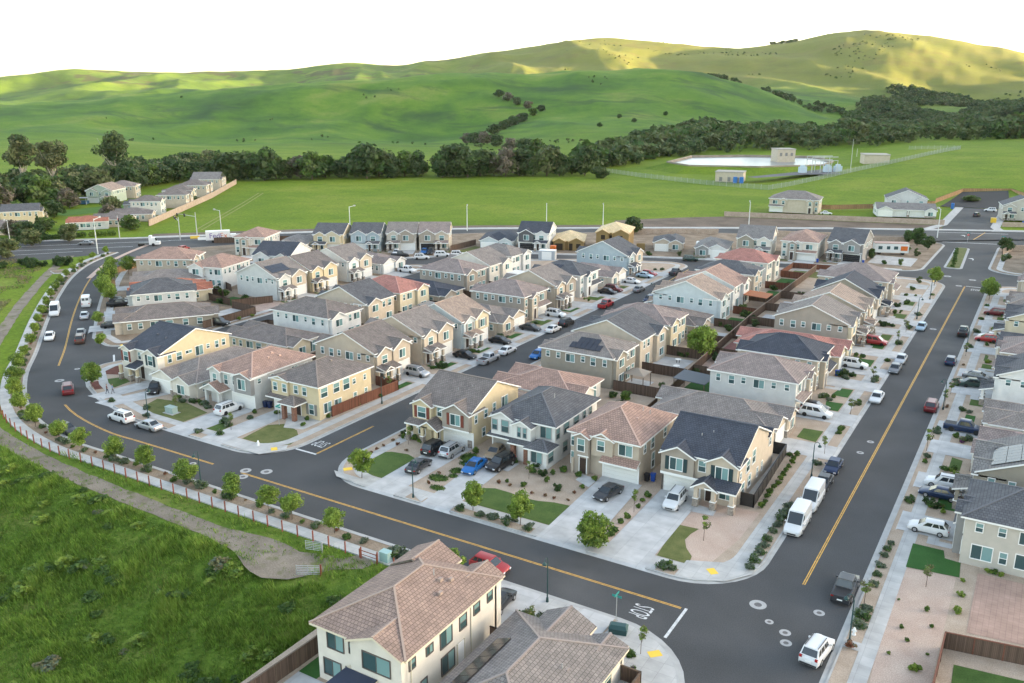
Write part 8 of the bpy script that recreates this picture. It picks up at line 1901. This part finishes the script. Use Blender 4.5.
def blockhouse(x, y, w, d, h, rz, lb, z, wins=0):
    t = thing('block_building', lb, 'building', (x, y, z), R(rz)); q = MB(); q.box(-w / 2, w / 2, -d / 2, d / 2, 0, h, 0, top=False); cm = stucco('pale_block', (.47, .40, .31)); q.build('wall', cm, t); q = MB(); q.box(-w / 2 - .3, w / 2 + .3, -d / 2 - .3, d / 2 + .3, h - .1, h + .35); q.build('roof', plain('parapet_grey', (.34, .31, .27), .8, var=.1), t)
    for k in range(3): q = MB(); u = -w * .3 + k * w * .3; q.box(u - .8, u + .8, -d / 2 - .05, -d / 2, .3 if not wins else h * .5, 2.6 if not wins else h * .75); q.build('louvre', plain('louvre_grey', (.20, .19, .18), .7), t)
    for k in range(4): q = MB(); u = -w / 2 + w * (k + .5) / 4; q.box(u - .25, u + .25, d / 2, d / 2 + .2, 0, h); q.build('pilaster', cm, t)
    return t
blockhouse(-155, 489, 15, 11, 5.2, 10, 'long low block building with blue doors before the basin', .3); blockhouse(-99, 600, 15, 14, 8, 20, 'tall pale block building right of the substation', 2.2); blockhouse(-158, 608, 12, 12, 8.5, 35, 'square pale intake tower standing in the basin water', 2.6, 1)
for i in range(2): box_thing('portable_toilet', ('left' if i == 0 else 'right') + ' of two bright blue cabins by the long low block building', 'cabin', -149.6 + 3.2 * i, 480.6 + .8 * i, 2., 2., 3.2, MATS['toilet_blue'], 10, z=.2)
poly_obj('path', [(-146, 489), (-140, 486), (-122, 520), (-100, 536), (-95, 585), (-112, 590), (-120, 566), (-128, 540)], 3.0, plain('service_road', (.10, .10, .105), .9, var=.15, scale=.1))
t = thing('substation', 'grey steel switchyard frames and tanks beside the basin', 'substation', (-118, 540, 3.05), R(35))
for ix in range(4):
    for iy in range(2): q = MB(); q.tube((ix * 5 - 7, iy * 8 - 4, 0), (ix * 5 - 7, iy * 8 - 4, 9 - 2 * (ix % 2)), .22, .18, 6); q.build('column', GALV, t)
for iy in range(2): q = MB(); q.bar((-7, iy * 8 - 4, 8.8), (8, iy * 8 - 4, 8.8), .4, .4); q.bar((-7, iy * 8 - 4, 6.8), (8, iy * 8 - 4, 6.8), .3, .3); q.build('crossbeam', GALV, t)
for k, (x, y) in enumerate(((-12, -3), (11, 2), (4, 0))): q = MB(); q.box(x - 2, x + 2, y - 1.6, y + 1.6, 0, 3.2); q.box(x - 1.2, x + 1.2, y - 1, y + 1, 3.2, 4.2); q.build('transformer', plain('pale_blue_steel', (.42, .50, .56), .5), t)
pole(-101.8, 541.4, 22, 'very tall thin mast beside the substation', 0, 0, 0); pole(-120, 655, 10, 'thin lamp mast behind the basin', 0, 0, 0); 
def mesh_fence(path, lb):
    t = thing('chain_link_fence', lb, 'fence'); q = MB(); m = plain('chain_link_grey_green', (.30, .34, .28), .7)
    for a, c in zip(path, path[1:]):
        za, zc = terrain_z(*a), terrain_z(*c); L = math.dist(a, c); k = int(L / .55)
        for h in (.1, .55, 1.0, 1.45, 1.9, 2.3): q.bar((*a, za + h), (*c, zc + h), .05, .05)
        for i in range(k): f = i / k; x = a[0] + (c[0] - a[0]) * f; y = a[1] + (c[1] - a[1]) * f; z = za + (zc - za) * f; q.poly([(x, y, z), (x + .10, y + .04, z), (x + .10, y + .04, z + 2.3), (x, y, z + 2.3)])
    q.build('mesh_panel', m, t)
    q = MB()
    for a, c in zip(path, path[1:]):
        k = int(math.dist(a, c) / 4)
        for i in range(k + 1): f = i / k; x = a[0] + (c[0] - a[0]) * f; y = a[1] + (c[1] - a[1]) * f; q.tube((x, y, terrain_z(x, y)), (x, y, terrain_z(x, y) + 2.6), .06, .06, 5)
    o = q.build('fence_post', GALV, t); o['kind'] = 'stuff'
mesh_fence(densify([(-250, 512), (-208.4, 487.4), (-164.8, 467.8), (-125, 457.6)], 20), 'chain-link fence across the field in front of the basin'); mesh_fence(densify([(-125, 457.6), (-114, 499), (-91, 575), (-58.7, 681), (-92, 690)], 20), 'chain-link fence climbing the slope right of the basin')
# ------------------------------------------------------------------ two people on the pavement of the curve
SKIN = plain('skin', (.42, .26, .19), .6)
def person(x, y, rz, shirt, trousers, hair, lb, stride=.22):
    t = thing('person', lb, 'person', (x, y, .13), R(rz)); me = bpy.data.meshes.new('body')
    J = {'pelvis': (0, 0, .95), 'waist': (0, 0, 1.1), 'chest': (0, 0, 1.33), 'neck': (0, 0, 1.5), 'chin': (0, -.02, 1.57), 'head': (0, -.01, 1.68), 'crown': (0, 0, 1.77)}
    R_ = {'pelvis': (.15, .11), 'waist': (.13, .10), 'chest': (.16, .11), 'neck': (.055, .055), 'chin': (.07, .075), 'head': (.085, .10), 'crown': (.06, .07)}
    E = [('pelvis', 'waist'), ('waist', 'chest'), ('chest', 'neck'), ('neck', 'chin'), ('chin', 'head'), ('head', 'crown')]
    for s, sd in (('l', 1), ('r', -1)):
        f = sd * stride
        for k, p, r in (('sh', (.18 * sd, 0, 1.41), .065), ('el', (.23 * sd, f * .35, 1.14), .045), ('wr', (.24 * sd, f * -.3 - .1, .92), .033), ('ha', (.24 * sd, f * -.35 - .13, .84), .038), ('hip', (.09 * sd, 0, .9), .10), ('kn', (.10 * sd, -f * .6 - .03, .5), .062), ('an', (.10 * sd, -f + .05, .09), .042), ('to', (.11 * sd, -f - .12, .04), .04)): J[s + k] = p; R_[s + k] = (r, r)
        E += [('chest', s + 'sh'), (s + 'sh', s + 'el'), (s + 'el', s + 'wr'), (s + 'wr', s + 'ha'), ('pelvis', s + 'hip'), (s + 'hip', s + 'kn'), (s + 'kn', s + 'an'), (s + 'an', s + 'to')]
    K = list(J); me.from_pydata([J[k] for k in K], [(K.index(a), K.index(c)) for a, c in E], []); o = link('body', me, t)
    md = o.modifiers.new('skin', 'SKIN'); sv = me.skin_vertices[0].data
    for i, k in enumerate(K): sv[i].radius = R_[k]; sv[i].use_root = k == 'pelvis'
    o.modifiers.new('sub', 'SUBSURF').levels = 2; o.modifiers['sub'].render_levels = 2
    m2 = bpy.data.meshes.new_from_object(o.evaluated_get(bpy.context.evaluated_depsgraph_get())); o.modifiers.clear(); o.data = m2; m2.materials.clear()
    for m in (SKIN, shirt, trousers, hair, BLACK): m2.materials.append(m)
    for p in m2.polygons:
        c = p.center; p.use_smooth = True
        p.material_index = 4 if c.z < .09 else 2 if c.z < .98 and abs(c.x) < .2 else (1 if c.z < 1.47 and (abs(c.x) < .2 or c.z > 1.08) else (3 if c.z > 1.70 or (c.z > 1.6 and c.y > .03) else 0))
    return t
person(-132.5, 86.0, 150, plain('red_grey_shirt', (.16, .06, .06), .8), plain('dark_trousers', (.03, .035, .05), .8), plain('dark_hair', (.02, .014, .01), .6), 'person in dark red top walking on the curve pavement'); person(-131.7, 86.5, 150, plain('blue_shirt', (.20, .28, .40), .8), plain('grey_trousers', (.10, .10, .11), .8), MATS['dark_hair'], 'person in light blue top walking on the curve pavement')
# ------------------------------------------------------------------ finish the shared ground pieces
for mb, nm, mt in ((WALKS, 'pavement', CONC), (KERBS, 'kerb', KERB), (GUT, 'gutter', KERB), (DRIVE, 'driveway', CONC2), (WALKWAY, 'front_path', CONC2), (PAD, 'paved_corner', CONC)):
    if mb.f: tag(mb.build(nm, mt), kind='structure')
for nm, (mt, mb) in LAWNS.items(): tag(mb.build('lawn', mt), kind='structure')
